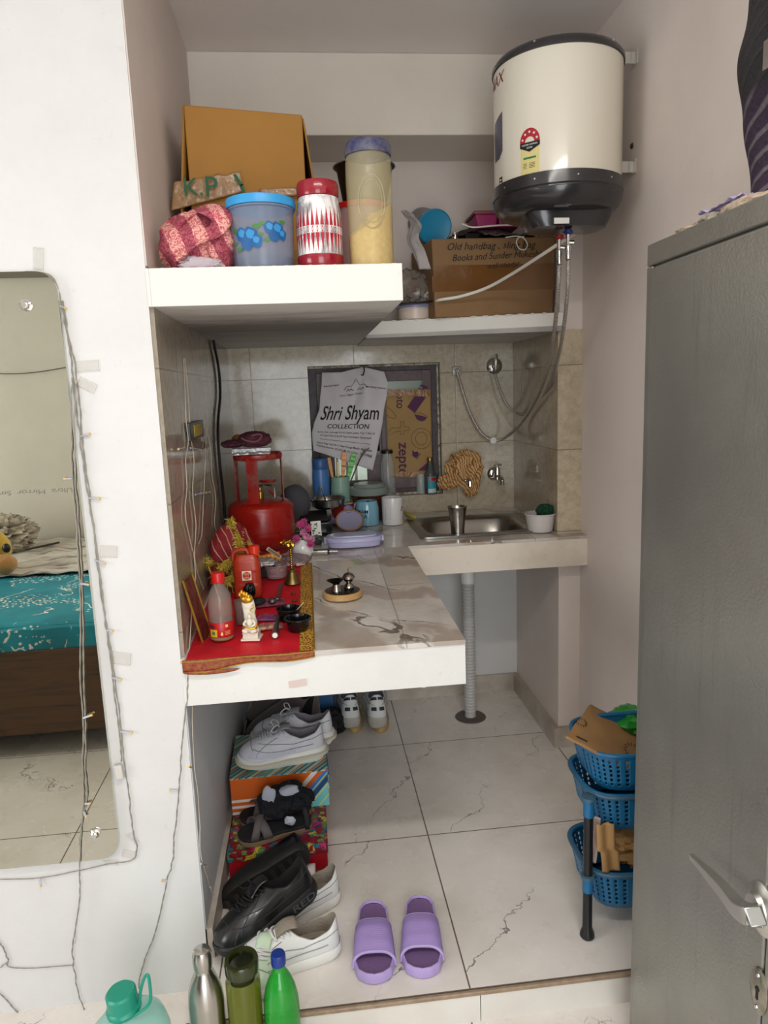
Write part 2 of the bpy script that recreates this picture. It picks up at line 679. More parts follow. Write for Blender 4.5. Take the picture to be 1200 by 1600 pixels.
# ================================================================ kitchen counter (L shaped concrete slab with marble top)
ct = thing('kitchen_counter', 'white painted concrete kitchen counter with a glossy grey brown marble top, spanning the niche', 'counter', (0, YP, 0))
X1F, X1B = .357, .334     # right edge of the deep arm, front and at the inner corner
YC = 2.50
SX0, SX1, SY0, SY1 = .405, .885, 2.60, 3.02


def slab(mb, pts, t0, t1, m=0, jag=0):
    n = len(pts)
    vs = [(x, y - YP, zc(y) + t0) for x, y in pts] + [(x, y - YP, zc(y) + t1) for x, y in pts]
    fs = [tuple(range(n))[::-1], tuple(range(n, 2 * n))] + [(i, (i + 1) % n, n + (i + 1) % n, n + i) for i in range(n)]
    mb.add(vs, fs, m)


arm = [(-.327, YP - .004), (X1F, YP - .004), (X1B, YC), (-.327, YC)]
sinkarea = [[(X1B, YC), (XR - .001, YC), (XR - .001, SY0), (-.327, SY0), (-.327, YC)],
            [(-.327, SY0), (SX0, SY0), (SX0, SY1), (-.327, SY1)],
            [(SX1, SY0), (.916, SY0), (.916, SY1), (SX1, SY1)],
            [(-.327, SY1), (.916, SY1), (.916, YB - .002), (-.327, YB - .002)]]
mb = MB()
slab(mb, arm, -.118, -.012)
for q in sinkarea:
    slab(mb, q, -.112, -.012)
slab(mb, [(-.3345, YP - .004), (-.3271, YP - .004), (-.3271, YP + .0115), (-.3345, YP + .0115)], -.118, -.0)
# plaster drips along the lower edge
rnd = random.Random(4)
for i in range(26):
    x = -.3 + i * .025
    mb.blob((x, .004, .70 + rnd.uniform(-.002, .003)), (rnd.uniform(.006, .016), .005, rnd.uniform(.002, .005)), i, .2, seg=10, ridge=False)
mb.build('slab', PAINT_SHELF, ct, bev=.004)
mb = MB()
slab(mb, [(x, y - (.004 if y < YC - .01 else 0)) for x, y in arm], -.012, 0)
for q in sinkarea:
    slab(mb, q, -.012, 0)
mb.build('worktop', MARBLE, ct)
mb = MB()
vs = [(X1B, YC - .004 - YP, zc(YC) - .112), (XR - .001, YC - .004 - YP, zc(YC) - .112), (XR - .001, YC - YP, zc(YC) - .112), (X1B, YC - YP, zc(YC) - .112)]
mb.hexa(vs + [(a, b, zc(YC) - .010) for a, b, c in vs])
mb.build('slab_face', PAINT_SINK, ct)
# clear tape scrap on the face
p = at(465, 1068, Y=YP - .006)
TAPE = M('clear sticky tape', '#d9cfc8', .25, see=.45)
tag(MB().box((-.022, 0, -.008), (.022, .0006, .008)).build('tape_piece', M('brownish tape', '#cbb7ae', .3), loc=p, rot=(0, radians(-5), 0)), 'small pinkish strip of tape stuck on the white front face of the counter', 'tape')

# ================================================================ concrete shelf, deep on the left, shallow on the right
sh = thing('concrete_shelf', 'white concrete shelf slab across the niche, deep left half and shallow right half', 'shelf', (0, YP, 0))
mb = MB()
mb.box((-.327, -.006, 1.632), (.229, 3.138 - YP, 1.713)).box((-.3345, -.006, 1.632), (-.3271, .0115, 1.713)).box((-.3315, .0115, 1.642), (-.3271, 1.46, 1.713))
rnd = random.Random(8)
for i in range(20):
    mb.blob((-.3 + i * .027, .0, 1.7115), (rnd.uniform(.006, .016), .004, .003), i, .2, seg=8, ridge=False)
mb.hexa([(.229, 2.69 - YP, 1.626), (.9245, 2.53 - YP, 1.619), (.9245, 3.138 - YP, 1.62), (.229, 3.138 - YP, 1.625),
         (.229, 2.69 - YP, 1.684), (.9245, 2.53 - YP, 1.684), (.9245, 3.138 - YP, 1.684), (.229, 3.138 - YP, 1.684)])
for i in range(16):
    t = i / 16
    mb.blob((lerp(.25, .9, t), lerp(2.688, 2.535, t) - YP, 1.683), (rnd.uniform(.008, .02), .005, .004), i + 50, .2, seg=8, ridge=False)
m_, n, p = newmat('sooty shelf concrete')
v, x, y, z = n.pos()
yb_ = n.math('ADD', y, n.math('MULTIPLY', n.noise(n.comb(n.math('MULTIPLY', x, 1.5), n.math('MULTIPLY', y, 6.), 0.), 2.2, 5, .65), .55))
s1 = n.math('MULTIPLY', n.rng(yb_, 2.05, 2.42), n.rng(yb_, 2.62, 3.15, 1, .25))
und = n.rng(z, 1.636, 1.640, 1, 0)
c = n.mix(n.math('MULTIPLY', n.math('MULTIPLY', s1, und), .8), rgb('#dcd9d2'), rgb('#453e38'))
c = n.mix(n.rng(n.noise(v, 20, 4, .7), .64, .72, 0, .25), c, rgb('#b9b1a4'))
n.put(p.inputs['Base Color'], c)
p.inputs['Roughness'].default_value = .6
n.put(p.inputs['Normal'], n.bump(n.noise(v, 26, 4, .6), .3, .005))
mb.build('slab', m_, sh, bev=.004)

# ================================================================ window
FR = M('purple brown painted steel', '#4a3338', .45, var=(18, '#6d5a5c', .8), bump=(40, .4))
FRD = M('dark window steel', '#2c2124', .5, var=(25, '#5b4b4c', .7), bump=(60, .4))
wn_ = bpy.data.objects.new('window_1', None)
COL.objects.link(wn_)
struct(wn_)
wn_.location = (WX0, YB + .045, WZ0)
WW, WH = WX1 - WX0, WZ1 - WZ0
mb = MB()
mb.box((0, 0, 0), (.035, .05, WH)).box((WW - .035, 0, 0), (WW, .05, WH)).box((.035, 0, WH - .03), (WW - .035, .05, WH)).box((.035, 0, 0), (WW - .035, .05, .03))
mb.build('window_frame', FRD, wn_, bev=.002)
mx = .315
mb = MB()
for a, b in ((.035, .10), (.245, mx)):
    mb.box((a, -.006, .03), (b, .03, WH - .03))
mb.box((.10, -.006, WH - .085), (.245, .03, WH - .03)).box((.10, -.006, .03), (.245, .03, .075))
for a in (.105, .15, .19):
    mb.box((a, .03, .03), (a + .012, .042, WH - .03))
mb.build('window_sash', FR, wn_, bev=.002)
mb = MB()
mb.box((mx, -.004, .03), (mx + .02, .034, WH - .03)).box((WW - .075, -.004, .03), (WW - .035, .034, WH - .03))
mb.box((mx + .02, -.004, WH - .075), (WW - .075, .034, WH - .03)).box((mx + .02, -.004, .03), (WW - .075, .034, .085))
mb.build('window_sash', FR, wn_, bev=.002)
PANE = M('dusty window pane', '#93a08c', .2, see=.12, spec=.6)
MB().box((mx + .02, .010, .085), (WW - .075, .014, WH - .075)).build('pane', PANE, wn_)
MB().box((.10, .010, .075), (.245, .014, WH - .085)).build('pane', M('bright dusty pane', '#c9d3b8', .2, see=.5), wn_)
mb = MB().tube(crom([(.295, -.02, .21), (.293, -.034, .24), (.297, -.036, .30), (.299, -.022, .34)]), .008, 8)
mb.box((.285, -.012, .325), (.308, -.004, .36)).box((.283, -.012, .19), (.303, -.004, .215))
mb.build('window_handle', M('black painted handle', '#121214', .3), wn_)
# cracked plaster around the frame, and the sill
mb = MB().box((WX0 - .001, YB + .002, WZ0 - .012), (WX1 + .001, YB + .05, WZ0 + .002))
struct(mb.build('trim_5', M('stained sill', '#b0a48f', .5, var=(30, '#6d5f50', .9))))
CAULK = M('peeling plaster', '#cfc5ae', .8, var=(60, '#3c2e2a', 1.))
mb = MB().box((WX1 - .010, YB + .036, WZ0 + .012), (WX1 - .002, YB + .0445, WZ1 - .01)).box((WX0 + .001, YB + .036, WZ0 + .002), (WX1 - .001, YB + .0445, WZ0 + .011)).box((WX0 + .001, YB + .036, WZ1 - .009), (WX1 - .001, YB + .0445, WZ1 - .001))
struct(mb.build('trim_6', CAULK))

# brown paper with purple print taped over the right pane
PAP = M('brown kraft paper', '#a5834f', .7, var=(5, '#8b6b3e', .5), bump=(14, .5))
PUR = M('purple print', '#53294d', .8)
BRN = M('brown line print', '#5f3d26', .8)
p0, p1 = at(602, 612, Y=YB + .036), at(676, 742, Y=YB + .036)
pw, phh = p1.x - p0.x, p0.z - p1.z
zp = thing('paper_sheet', 'brown kraft paper with purple bottle, fruit slice and ring print covering the right window pane', 'paper', (p0.x, YB + .036, p1.z))


def paper(a, b):
    return V((a * pw, -.002 + .0025 * nz(a * 5, b * 7, 3) + .0015 * nz(a * 15, b * 17, 1), b * phh + .004 * nz(a * 6, 9, b)))


MB().grid(paper, 24, 44).build('sheet', PAP, zp, solid=.0012)
pm = lambda px, py: (lambda q: V((q.x - p0.x, -.0068, q.z - p1.z)))(at(px, py, Y=YB + .036))


def poly(mb, pts, m=0, th=.0005):
    q = [pm(*a) for a in pts]
    n = len(q)
    mb.add([a for a in q] + [a + V((0, -th, 0)) for a in q], [tuple(range(n)), tuple(range(n, 2 * n))[::-1]] + [(i, (i + 1) % n, n + (i + 1) % n, n + i) for i in range(n)], m)


mb = MB()
# bottle
poly(mb, [(636, 636), (650, 615), (665, 621), (648, 645)])
ring = lambda cx_, cy_, rx, ry, n=26, a0=0, a1=2 * pi: [(cx_ + rx * cos(lerp(a0, a1, i / n)), cy_ + ry * sin(lerp(a0, a1, i / n))) for i in range(n + 1)]


def stroke(mb, pts, w, m=0):
    mb.ribbon([pm(*a) for a in pts], w, (0, -1, 0), .0005, m)


stroke(mb, [(650, 616), (655, 606), (662, 609), (664, 621)], .0022)
stroke(mb, [(657, 602), (667, 606)], .0075)
mb.build('bottle_print', PUR, zp)
mb = MB()
# fruit slice
poly(mb, [(647, 647), (667, 652), (663, 657), (657, 658), (651, 655)])
stroke(mb, [(646, 645), (657, 645), (668, 651)], .0015)
mb.build('fruit_print', PUR, zp)
mb = MB()
poly(mb, [(644, 703), (647, 706), (652, 705), (654, 711), (650, 716), (644, 712)])
stroke(mb, [(650, 707), (657, 709), (651, 718)], .002)
mb.build('leaf_print', PUR, zp)
mb = MB()
poly(mb, [(653, 735), (668, 722), (668, 735)])
mb.text('zepto', .075, lambda a, b: pm(630 - b * -312, 718 + a * 312), offset=.012)
mb.text('zepto', .075, lambda a, b: pm(631 + b * 312, 611 + a * 312), offset=.012) if False else None
mb.build('print', PUR, zp)
mb = MB()
mb.text('pto', .060, lambda a, b: pm(625 + b * 312, 627 + a * 280), offset=.006)
mb.build('print', PUR, zp)
mb = MB()
stroke(mb, ring(658, 685, 15.5, 16), .0016)
stroke(mb, ring(658, 685, 9, 10), .0014)
mb.build('ring_print', BRN, zp)
mb = MB()
stroke(mb, [(607, 676), (612, 668), (620, 669), (626, 668), (626, 659), (631, 659), (631, 667), (639, 667), (639, 672), (631, 673), (631, 678), (625, 678), (625, 673), (617, 675), (610, 680)], .0014)
mb.build('plant_print', BRN, zp)
mb = MB()
stroke(mb, [(603, 634), (611, 641), (619, 650), (617, 654), (608, 652), (603, 647)], .0016)
mb.build('print', BRN, zp)
TAPEB = M('shiny brown tape', '#9c6a2c', .12, see=.2, bump=(50, .9))
tp1 = MB().grid(lambda a, b: pm(lerp(604, 672, a), lerp(609, 619, b) + 2 * nz(a * 9, 2)) + V((0, -.001 - .002 * abs(nz(a * 20, b * 9)), 0)), 30, 4)
tp1.build('tape', TAPEB, zp)
mb = MB().grid(lambda a, b: pm(lerp(618, 668, a), lerp(737, 745, b) + 2 * nz(a * 9, 5)) + V((0, -.001 - .002 * abs(nz(a * 20, b * 9, 4)), 0)), 30, 4)
mb.build('tape', TAPEB, zp)

# ================================================================ white shop bag hung over the left sash
sg = thing('cloth_bag', 'white cloth shop bag with black lettering hanging from a hook over the window', 'bag', (.25, 3.10, 1.25))
Lr = [(503, 582), (502.5, 600), (500, 622), (499, 640), (491, 660), (487, 676), (488, 690), (490, 704)]
Rr = [(600, 581), (606, 598), (605, 616), (600, 640), (598, 660), (594, 680), (589, 706), (582, 735)]


def bagpt(a, b, off=0.):
    k = b * 7
    i = min(6, int(k))
    t = k - i
    lx, ly = lerp(Lr[i][0], Lr[i + 1][0], t), lerp(Lr[i][1], Lr[i + 1][1], t)
    rx, ry = lerp(Rr[i][0], Rr[i + 1][0], t), lerp(Rr[i][1], Rr[i + 1][1], t)
    u_, v_ = lerp(lx, rx, a), lerp(ly, ry, a)
    v_ -= 8 * max(0, 1 - abs(a - .66) / .35) * (1 - b) ** 3
    d = .010 * sin(a * 9 - b * 5.5) * (1 - .45 * b) + .006 * nz(a * 5, b * 4, 2) * 2 + .012 * math.exp(-((a - .62 + b * .25) / .06) ** 2) * (1 - b)
    q = at(u_, v_, Y=3.10 - .02 * b + d - off)
    return q - V((.25, 3.10, 1.25))


BAGM = M('white nonwoven bag cloth', '#cfcacb', .8, bump=(35, .35), sheen=.2)
MB().grid(bagpt, 44, 60).build('bag_cloth', BAGM, sg, solid=.0016)
mb = MB()


def btext(s, size, a, b, ang=0, **kw):
    ca, sa = cos(radians(ang)), sin(radians(ang))
    mb.text(s, size, lambda x, y: bagpt(a + (x * ca - y * sa) / .31, b - (x * sa + y * ca) / .40, .0022), **kw)


btext('Shri Shyam', .088, .50, .475, 0, offset=.010, sx=.70)
btext('COLLECTION', .031, .51, .625, 0, offset=.014, sx=1.0)
mb.build('lettering', INK, sg)
mb = MB()
btext('Arya Nagar Dukan', .014, .46, .275, 0, shear=.3)
btext('9HH 5HH 9HHH', .010, .15, .165, 4, offset=.02)
btext('MO 99HHZ 9HHHHH', .010, .83, .215, -2, offset=.02)
mb.build('lettering', INK, sg)
mb = MB()
btext('Saree, Suit, Lehenga, Kurti, Gown, Jeans, Top, T-Shirt &', .0125, .50, .70, 0, offset=.01, sx=.92)
btext('All Type Fabrics & All Type Footwears Showroom', .0125, .50, .745, 0, offset=.01, sx=.92)
btext('Shyam Bagi Gali No 2, Near Durga Mandir, Naya Bazar', .0125, .50, .855, 0, offset=.012, sx=.95)
btext('Khardang Bhandar (331001) M. 9111 11111   7611799868', .0125, .50, .90, 0, offset=.012, sx=.93)
mb.ribbon([bagpt(.12 + .76 * i / 14, .80, .0025) for i in range(15)], .0015, (0, -1, 0))
mb.build('lettering', INK, sg)
mb = MB()
# emblem: two swept curves with a small round mark
for sgn in (-1, 1):
    mb.ribbon([bagpt(.52 + sgn * (.02 + .15 * t), .17 + .055 * t + .02 * sin(t * 6) - .03 * (1 - t), .0025) for t in [i / 10 for i in range(11)]], .002, (0, -1, 0))
    mb.ribbon([bagpt(.52 + sgn * (.03 + .10 * t), .225 + .012 * sin(t * 14), .0025) for t in [i / 10 for i in range(11)]], .002, (0, -1, 0))
mb.ribbon([bagpt(.52 + .018 * cos(i * .7), .125 + .013 * sin(i * .7), .0025) for i in range(10)], .0014, (0, -1, 0))
mb.build('emblem', INK, sg)
hk = at(569, 578, Y=3.07)
mb = MB().tube([hk + V((0, .05, .02)), hk + V((0, 0, .012)), hk + V((0, -.004, -.005)), hk + V((-.006, -.010, -.022)), hk + V((-.014, -.006, -.02))], .003, 6)
tag(mb.build('hook', M('dark iron', '#191617', .4, .8)), 'dark iron hook on the window frame holding the white bag', 'hook')

# ================================================================ steel cupboard on the right
m_, n, p = newmat('hammered grey enamel')
v, x, y, z = n.obj()
c = n.mix(n.rng(n.noise(v, 1.8, 4, .6), .35, .7), rgb('#97968f'), rgb('#83827c'))
str_ = n.comb(n.math('MULTIPLY', x, 30.), n.math('MULTIPLY', y, 30.), n.math('MULTIPLY', z, 1.5))
c = n.mix(n.rng(n.noise(str_, 1.3, 3, .7), .58, .72, 0, .3), c, rgb('#6e6a63'))
n.put(p.inputs['Base Color'], c)
p.inputs['Metallic'].default_value = .65
n.put(p.inputs['Roughness'], n.rng(n.noise(v, 6, 3), .3, .7, .27, .40))
n.put(p.inputs['Normal'], n.bump(n.math('ADD', n.noise(v, 160, 3, .6), n.math('MULTIPLY', n.noise(v, 12, 2), .5)), .22, .004))
GREY = m_
AX, AY0, AY1, AZ1 = .657, .44, 1.35, 1.684
al = thing('steel_cupboard', 'tall grey hammered steel cupboard with a chrome lever handle standing at the right', 'cupboard', (AX, AY1, ZF))
HH = AZ1 - ZF
mb = MB().box((.006, -(AY1 - AY0), 0), (XR - AX - .012, -.002, HH - .04)).box((0, -(AY1 - AY0) - .004, HH - .04), (XR - AX - .010, 0, HH))
mb.box((0, -.022, .03), (.012, 0, HH - .041)).box((0, -(AY1 - AY0), 0), (.012, 0, .045))
mb.build('body', GREY, al, bev=.003)
dr = MB().box((-.006, -.45, .05), (.014, -.026, HH - .046)).build('door', GREY, al, bev=.004)
dr2 = MB().box((-.006, -.905, .05), (.014, -.454, HH - .046)).build('door', GREY, al, bev=.004)
ALU = M('brushed aluminium', '#d0cec9', .38, 1.)
hp = at(1193, 1420, X=AX - .006)
hpl = hp - V((AX, AY1, ZF))
mb = MB()
prof = [(0, 0), (.034, 0), (.034, .004), (.028, .008), (.022, .010), (.020, .018), (.0, .018)]
mb.T = Matrix.Translation(hpl) @ Matrix.Rotation(radians(-90), 4, 'Y')
mb.lathe(prof, 32, sx=1.25)
mb.build('handle_rose', ALU, dr)
# lever: sweeps away from the rose, rising to the far left
pts = [at(1196, 1420, X=AX - .04), at(1180, 1432, X=AX - .052), at(1155, 1420, X=AX - .056), at(1128, 1388, X=AX - .056), at(1104, 1362, X=AX - .054), at(1080, 1338, X=AX - .050)]
pts = [hp + V((-.012, 0, -.004))] + [V(q) for q in pts[1:]]
P = crom([q - V((AX, AY1, ZF)) for q in pts], 6)
vs, fs = [], []
nP = len(P)
for i, q in enumerate(P):
    t = (P[min(i + 1, nP - 1)] - P[max(i - 1, 0)]).normalized()
    nx = V((1, 0, 0))
    b = t.cross(nx).normalized()
    w = interp([0, .2, .6, 1], [.012, .013, .009, .005], i / (nP - 1))
    h = interp([0, .3, .7, 1], [.013, .012, .008, .004], i / (nP - 1))
    for a_, b_ in ((-1, -1), (1, -1), (1, 1), (-1, 1)):
        vs.append(q + b * w * a_ + nx * h * b_)
for i in range(nP - 1):
    for k in range(4):
        fs.append((i * 4 + k, i * 4 + (k + 1) % 4, i * 4 + 4 + (k + 1) % 4, i * 4 + 4 + k))
fs += [(3, 2, 1, 0), tuple(nP * 4 - 4 + k for k in range(4))]
MB().add(vs, fs).build('lever', ALU, dr, bev=.002)
kp = at(1187, 1548, X=AX - .006) - V((AX, AY1, ZF))
mb = MB(Matrix.Translation(kp) @ Matrix.Rotation(radians(-90), 4, 'Y'))
mb.lathe([(0, 0), (.021, 0), (.021, .002), (.018, .004), (0, .0045)], 32, sx=1.9, sy=1)
ks = mb.build('keyhole_plate', M('worn nickel', '#b3ad9f', .25, 1., var=(60, '#5f5a52', .5)), dr)
mb = MB(Matrix.Translation(kp) @ Matrix.Rotation(radians(-90), 4, 'Y'))
mb.lathe([(0, .0046), (.0045, .0046), (.0045, .0056), (0, .0056)], 16, c=(.004, 0, 0)).box((-.014, -.0022, .0046), (.004, .0022, .0055))
mb.build('keyhole', BLACK, dr)
mb = MB(Matrix.Translation(kp) @ Matrix.Rotation(radians(-90), 4, 'Y'))
for s_ in (-1, 1):
    mb.lathe([(0, .007), (.003, .006), (.0036, .004)], 12, c=(s_ * .028, 0, 0))
mb.build('rivet', CHROME, dr)

# things on top of the cupboard
BAG2 = newmat('purple striped fabric')
n, p = BAG2[1], BAG2[2]
v, x, y, z = n.obj()
w = n.math('ADD', n.math('ADD', z, n.math('MULTIPLY', n.math('ADD', x, y), .45)), n.math('MULTIPLY', n.noise(v, 8, 3), .02))
s1 = n.line(w, .030, 0, .009)
c = n.mix(n.math('MULTIPLY', s1, .8), rgb('#241529'), rgb('#5d5157'))
c = n.mix(n.rng(z, .17, .185, 0, .9), c, rgb('#151315'))
n.put(p.inputs['Base Color'], c)
p.inputs['Roughness'].default_value = .9
n.put(p.inputs['Normal'], n.bump(n.math('ADD', s1, n.noise(v, 120, 2)), .8, .004))
pb = at(1188, 292, Y=1.12)
pb.z = AZ1 + .004
bgt = thing('striped_bag', 'dark purple bag with thin grey stripes and a black top on the cupboard', 'bag', (.872, 1.10, AZ1))


def bagfn(a, b):
    w = 2 * pi * a
    z_ = b * .42
    r = 1 - .045 * cos(b * 7) + .05 * nz(cos(w) * 2, sin(w) * 2, b * 5)
    tp = 1 if b < .93 else sqrt(max(0, 1 - ((b - .93) / .07) ** 2)) * .999 + .001
    return V((.165 * cos(w) * r * tp * (1 - .04 * b) + .012 * sin(z_ * 16), .15 * sin(w) * r * tp, z_))


MB().grid(bagfn, 48, 40, cu=True).build('bag_body', BAG2[0], bgt)
mb = MB().box((-.178, -.05, .245), (-.165, -.035, .285)).tube([(-.176, -.045, .25), (-.181, -.045, .235), (-.180, -.045, .20)], .003, 6).box((-.186, -.052, .185), (-.180, -.038, .225))
mb.build('zip_pull', CHROME, bgt, bev=.001)
CLO = M('cream floral cloth', '#b9ab97', .9, var=(45, '#6f4e3f', .9), bump=(30, .5))
for i, (px, py, w, h, lab) in enumerate([(1078, 348, .05, .010, 'folded cream floral cloth at the far corner of the cupboard top'), (1112, 336, .03, .012, 'grey rolled cloth on the cupboard top between the two cream ones'), (1160, 315, .07, .013, 'rolled cream floral cloth beneath the purple striped bag')]):
    q = at(px, py, X=AX + .035)
    ms = CLO if i != 1 else M('greyish cloth', '#8d8577', .9, bump=(40, .4))
    tag(MB().blob((0, 0, h * .8), (.035, w, h), i + 3, .18, seg=32, flat=.0005).build('folded_cloth', ms, loc=(q.x + .02, q.y, AZ1)), lab, 'cloth')
q = at(1140, 306, X=AX + .05)
LAV = M('lavender plastic bag', '#b3a6cf', .3, see=.15, bump=(25, .4))
tag(MB().grid(lambda a, b: V((lerp(-.02, .03, a), lerp(-.06, .06, b), .022 + .010 * sin(b * 7) * a + .008 * nz(a * 4, b * 6))), 12, 20).build('plastic_wrap', LAV, loc=(q.x, q.y, AZ1 + .004), solid=.001), 'small lavender plastic wrapper lying by the striped bag on the cupboard', 'wrapper')

# ================================================================ water heater on the right wall
HX, HY = .782, 2.2
zz = lambda u_, v_: at(u_, v_, Y=HY - .172).z
z_ct, z_bt, z_bb, z_cb = zz(868, 47), zz(868, 66), zz(880, 268), zz(880, 305)
hr = thing('water_heater', 'white cylindrical storage water heater with dark grey end caps fixed on the right wall', 'water heater', (HX, HY, z_cb))
HR = .186
CREAM = M('cream enamel', '#e3dccb', .22, coat=.6)
DGREY = M('dark grey glossy plastic', '#2d2c2e', .22, coat=.3)
B0, B1, T1 = z_bb - z_cb, z_bt - z_cb, z_ct - z_cb
MB().lathe([(.15, B0 - .002), (HR, B0), (HR, B1), (.15, B1 + .002)], 72).build('tank_body', CREAM, hr)
MB().lathe([(0, T1 + .012), (.10, T1 + .010), (.16, T1), (.182, T1 - .010), (.190, T1 - .022), (.190, B1 - .004), (.184, B1 - .006)], 72).build('top_cap', DGREY, hr)
MB().lathe([(.186, B0 + .006), (.191, B0 + .004), (.191, B0 - .028), (.187, B0 - .032), (.187, B0 - .035), (.190, B0 - .037), (.187, B0 - .052), (.174, B0 - .070), (.146, B0 - .082), (.09, B0 - .087), (0, B0 - .087)], 72).build('bottom_cap', DGREY, hr)
# electrical housing bulging below
zb = B0 - .086
mb = MB()


def hous(a, b):
    w = 2 * pi * a
    ex = .135 * (1 - .22 * b ** 2)
    ey = .075 * (1 - .12 * b ** 2)
    sx_ = abs(cos(w)) ** .55 * (1 if cos(w) > 0 else -1)
    sy_ = abs(sin(w)) ** .55 * (1 if sin(w) > 0 else -1)
    k = 1 if b < .88 else (1 - (b - .88) / .12 * .9)
    return V((.015 + ex * sx_ * k, ey * sy_ * k - .03, zb + .02 - .064 * min(b, .94) / .94))


mb.grid(hous, 48, 16, cu=True)
mb.build('terminal_cover', DGREY, hr)
MB().box((-.045, -.1055, zb - .036), (.0, -.1025, zb - .020)).build('sticker', WHITEP, hr)
# fixing brackets
ZB1, ZB2 = 2.362 - z_cb, 2.063 - z_cb
for zb_ in (ZB1, ZB2):
    mb = MB().box((.10, -.03, zb_ - .016), (.213, -.026, zb_ + .016)).box((XR - HX - .004, -.045, zb_ - .02), (XR - HX - .0005, .0, zb_ + .02)).box((.21, -.03, zb_ - .016), (XR - HX - .001, -.026, zb_ + .016))
    mb.tube([(XR - HX - .012, -.036 + .024, zb_), (XR - HX - .003, -.036 + .024, zb_)], .007, 8)
    mb.build('bracket', M('painted bracket', '#c9c5bd', .35, .3), hr, bev=.001)
sc = at(988, 228, X=XR)
tag(MB(Matrix.Rotation(radians(-90), 4, 'Y')).lathe([(0, .004), (.006, .004), (.009, .001), (.009, 0)], 16).build('wall_plug', M('rusty metal', '#4a3b2c', .5, .6), loc=(XR - .0008, sc.y, sc.z)), 'small rusty screw plug in the wall between the water heater brackets', 'wall plug')
for a in (-160, -128, -92, -58):
    ra = radians(a)
    mb = MB(Matrix.Translation((cos(ra) * .190, sin(ra) * .190, B0 - .012)) @ Matrix.Rotation(ra, 4, 'Z') @ Matrix.Rotation(radians(90), 4, 'Y'))
    mb.lathe([(0, .002), (.0025, .0016), (.0032, 0)], 10).build('screw', CHROME, hr)
    if a in (-128, -58):
        mb = MB(Matrix.Translation((cos(ra) * .190, sin(ra) * .190, B1 + .012)) @ Matrix.Rotation(ra, 4, 'Z') @ Matrix.Rotation(radians(90), 4, 'Y'))
        mb.lathe([(0, .002), (.0025, .0016), (.0032, 0)], 10).build('screw', CHROME, hr)


def cylmap(a0, z0, r=HR + .0006):
    return lambda x, y: V((r * cos(a0 + x / HR), r * sin(a0 + x / HR), z0 + y))


def patch(mb, f, x0, x1, y0, y1, m=0, nx_=8, ny_=2, shape=None):
    def g(a, b):
        x, y = lerp(x0, x1, a), lerp(y0, y1, b)
        if shape:
            x, y = shape(a, b)
        return f(x, y)
    mb.grid(g, nx_, ny_, m=m)


A_LAB = radians(-133)
zl = at(829, 228, Y=HY - .172).z - z_cb
f = cylmap(A_LAB, zl)
mb = MB()
patch(mb, f, -.028, .028, -.062, .02)
mb.build('energy_label', M('pale yellow label', '#ded18c', .5), hr)
f1 = cylmap(A_LAB, zl, HR + .0012)
mb = MB()
patch(mb, f1, 0, 0, 0, 0, nx_=20, ny_=3, shape=lambda a, b: (lerp(.014, .030, b) * cos(pi * a), .022 + lerp(.014, .036, b) * sin(pi * a)))
mb.build('label_arc', M('label red', '#b01526', .5), hr)
mb = MB()
patch(mb, f1, 0, 0, 0, 0, nx_=12, ny_=3, shape=lambda a, b: (lerp(-.030, .030, a), lerp(.022, lerp(.010, -.004, 1 - abs(a * 2 - 1)), b)))
for i, (ww, yy) in enumerate([(.012, -.034), (.012, -.038), (.012, -.042), (.012, -.046)]):
    patch(mb, f1, -.02, -.008, yy, yy + .0012, nx_=2)
    patch(mb, f1, -.002, .016, yy, yy + .0012, nx_=2)
mb.build('label_text', INK, hr)
mb = MB()
patch(mb, f1, -.019, .019, -.022, -.017)
mb.build('label_bar', M('label green', '#2e7a46', .5), hr)
f2 = cylmap(A_LAB, zl, HR + .0018)
mb = MB()
for k in range(5):
    an = pi * (.1 + .2 * k)
    cx_, cy_ = .0225 * cos(an), .022 + .026 * sin(an)
    pts = []
    for j in range(10):
        r_ = .0045 if j % 2 == 0 else .002
        pts.append((cx_ + r_ * sin(2 * pi * j / 10), cy_ + r_ * cos(2 * pi * j / 10)))
    mb.add([f2(*q_) for q_ in pts] + [f2(cx_, cy_)], [(j, (j + 1) % 10, 10) for j in range(10)])
mb.text('POWER SAVINGS', .006, lambda x, y: f2(x, y + .015), offset=.01)
mb.text('GUIDE', .006, lambda x, y: f2(x, y + .007), offset=.01)
mb.build('label_stars', WHITEP, hr)
# brand lettering at the far left, dark display panel and a small square mark
mb = MB()
zt = at(778, 132, Y=HY).z - z_cb
fm = cylmap(radians(-172), zt)
mb.text('MAX', .045, lambda x, y: fm(x - .018, y), offset=.004, shear=.2)
mb.build('lettering', M('dark red print', '#7d1626', .4), hr)
mb = MB()
zt = at(783, 210, Y=HY - .06).z - z_cb
patch(mb, cylmap(radians(-171), zt), 0, 0, 0, 0, nx_=10, ny_=8, shape=lambda a, b: (lerp(-.04, .020, a), lerp(-.058, .066 - .018 * (1 - a), b) + (.018 * (1 - b) * max(0, a * 3 - 2))))
mb.build('display_panel', M('dark blue grey panel', '#4b4b5c', .2), hr)
mb = MB()
zt = at(787, 283, Y=HY - .06).z - z_cb
fq = cylmap(radians(-168), zt)
patch(mb, fq, -.012, .008, -.017, .017)
mb.build('square_mark', INK, hr)
mb = MB()
fq2 = cylmap(radians(-168), zt, HR + .0014)
for yy in (-.009, 0, .009):
    patch(mb, fq2, -.007, .004, yy - .002, yy + .002, nx_=3)
mb.build('mark_lines', WHITEP, hr)
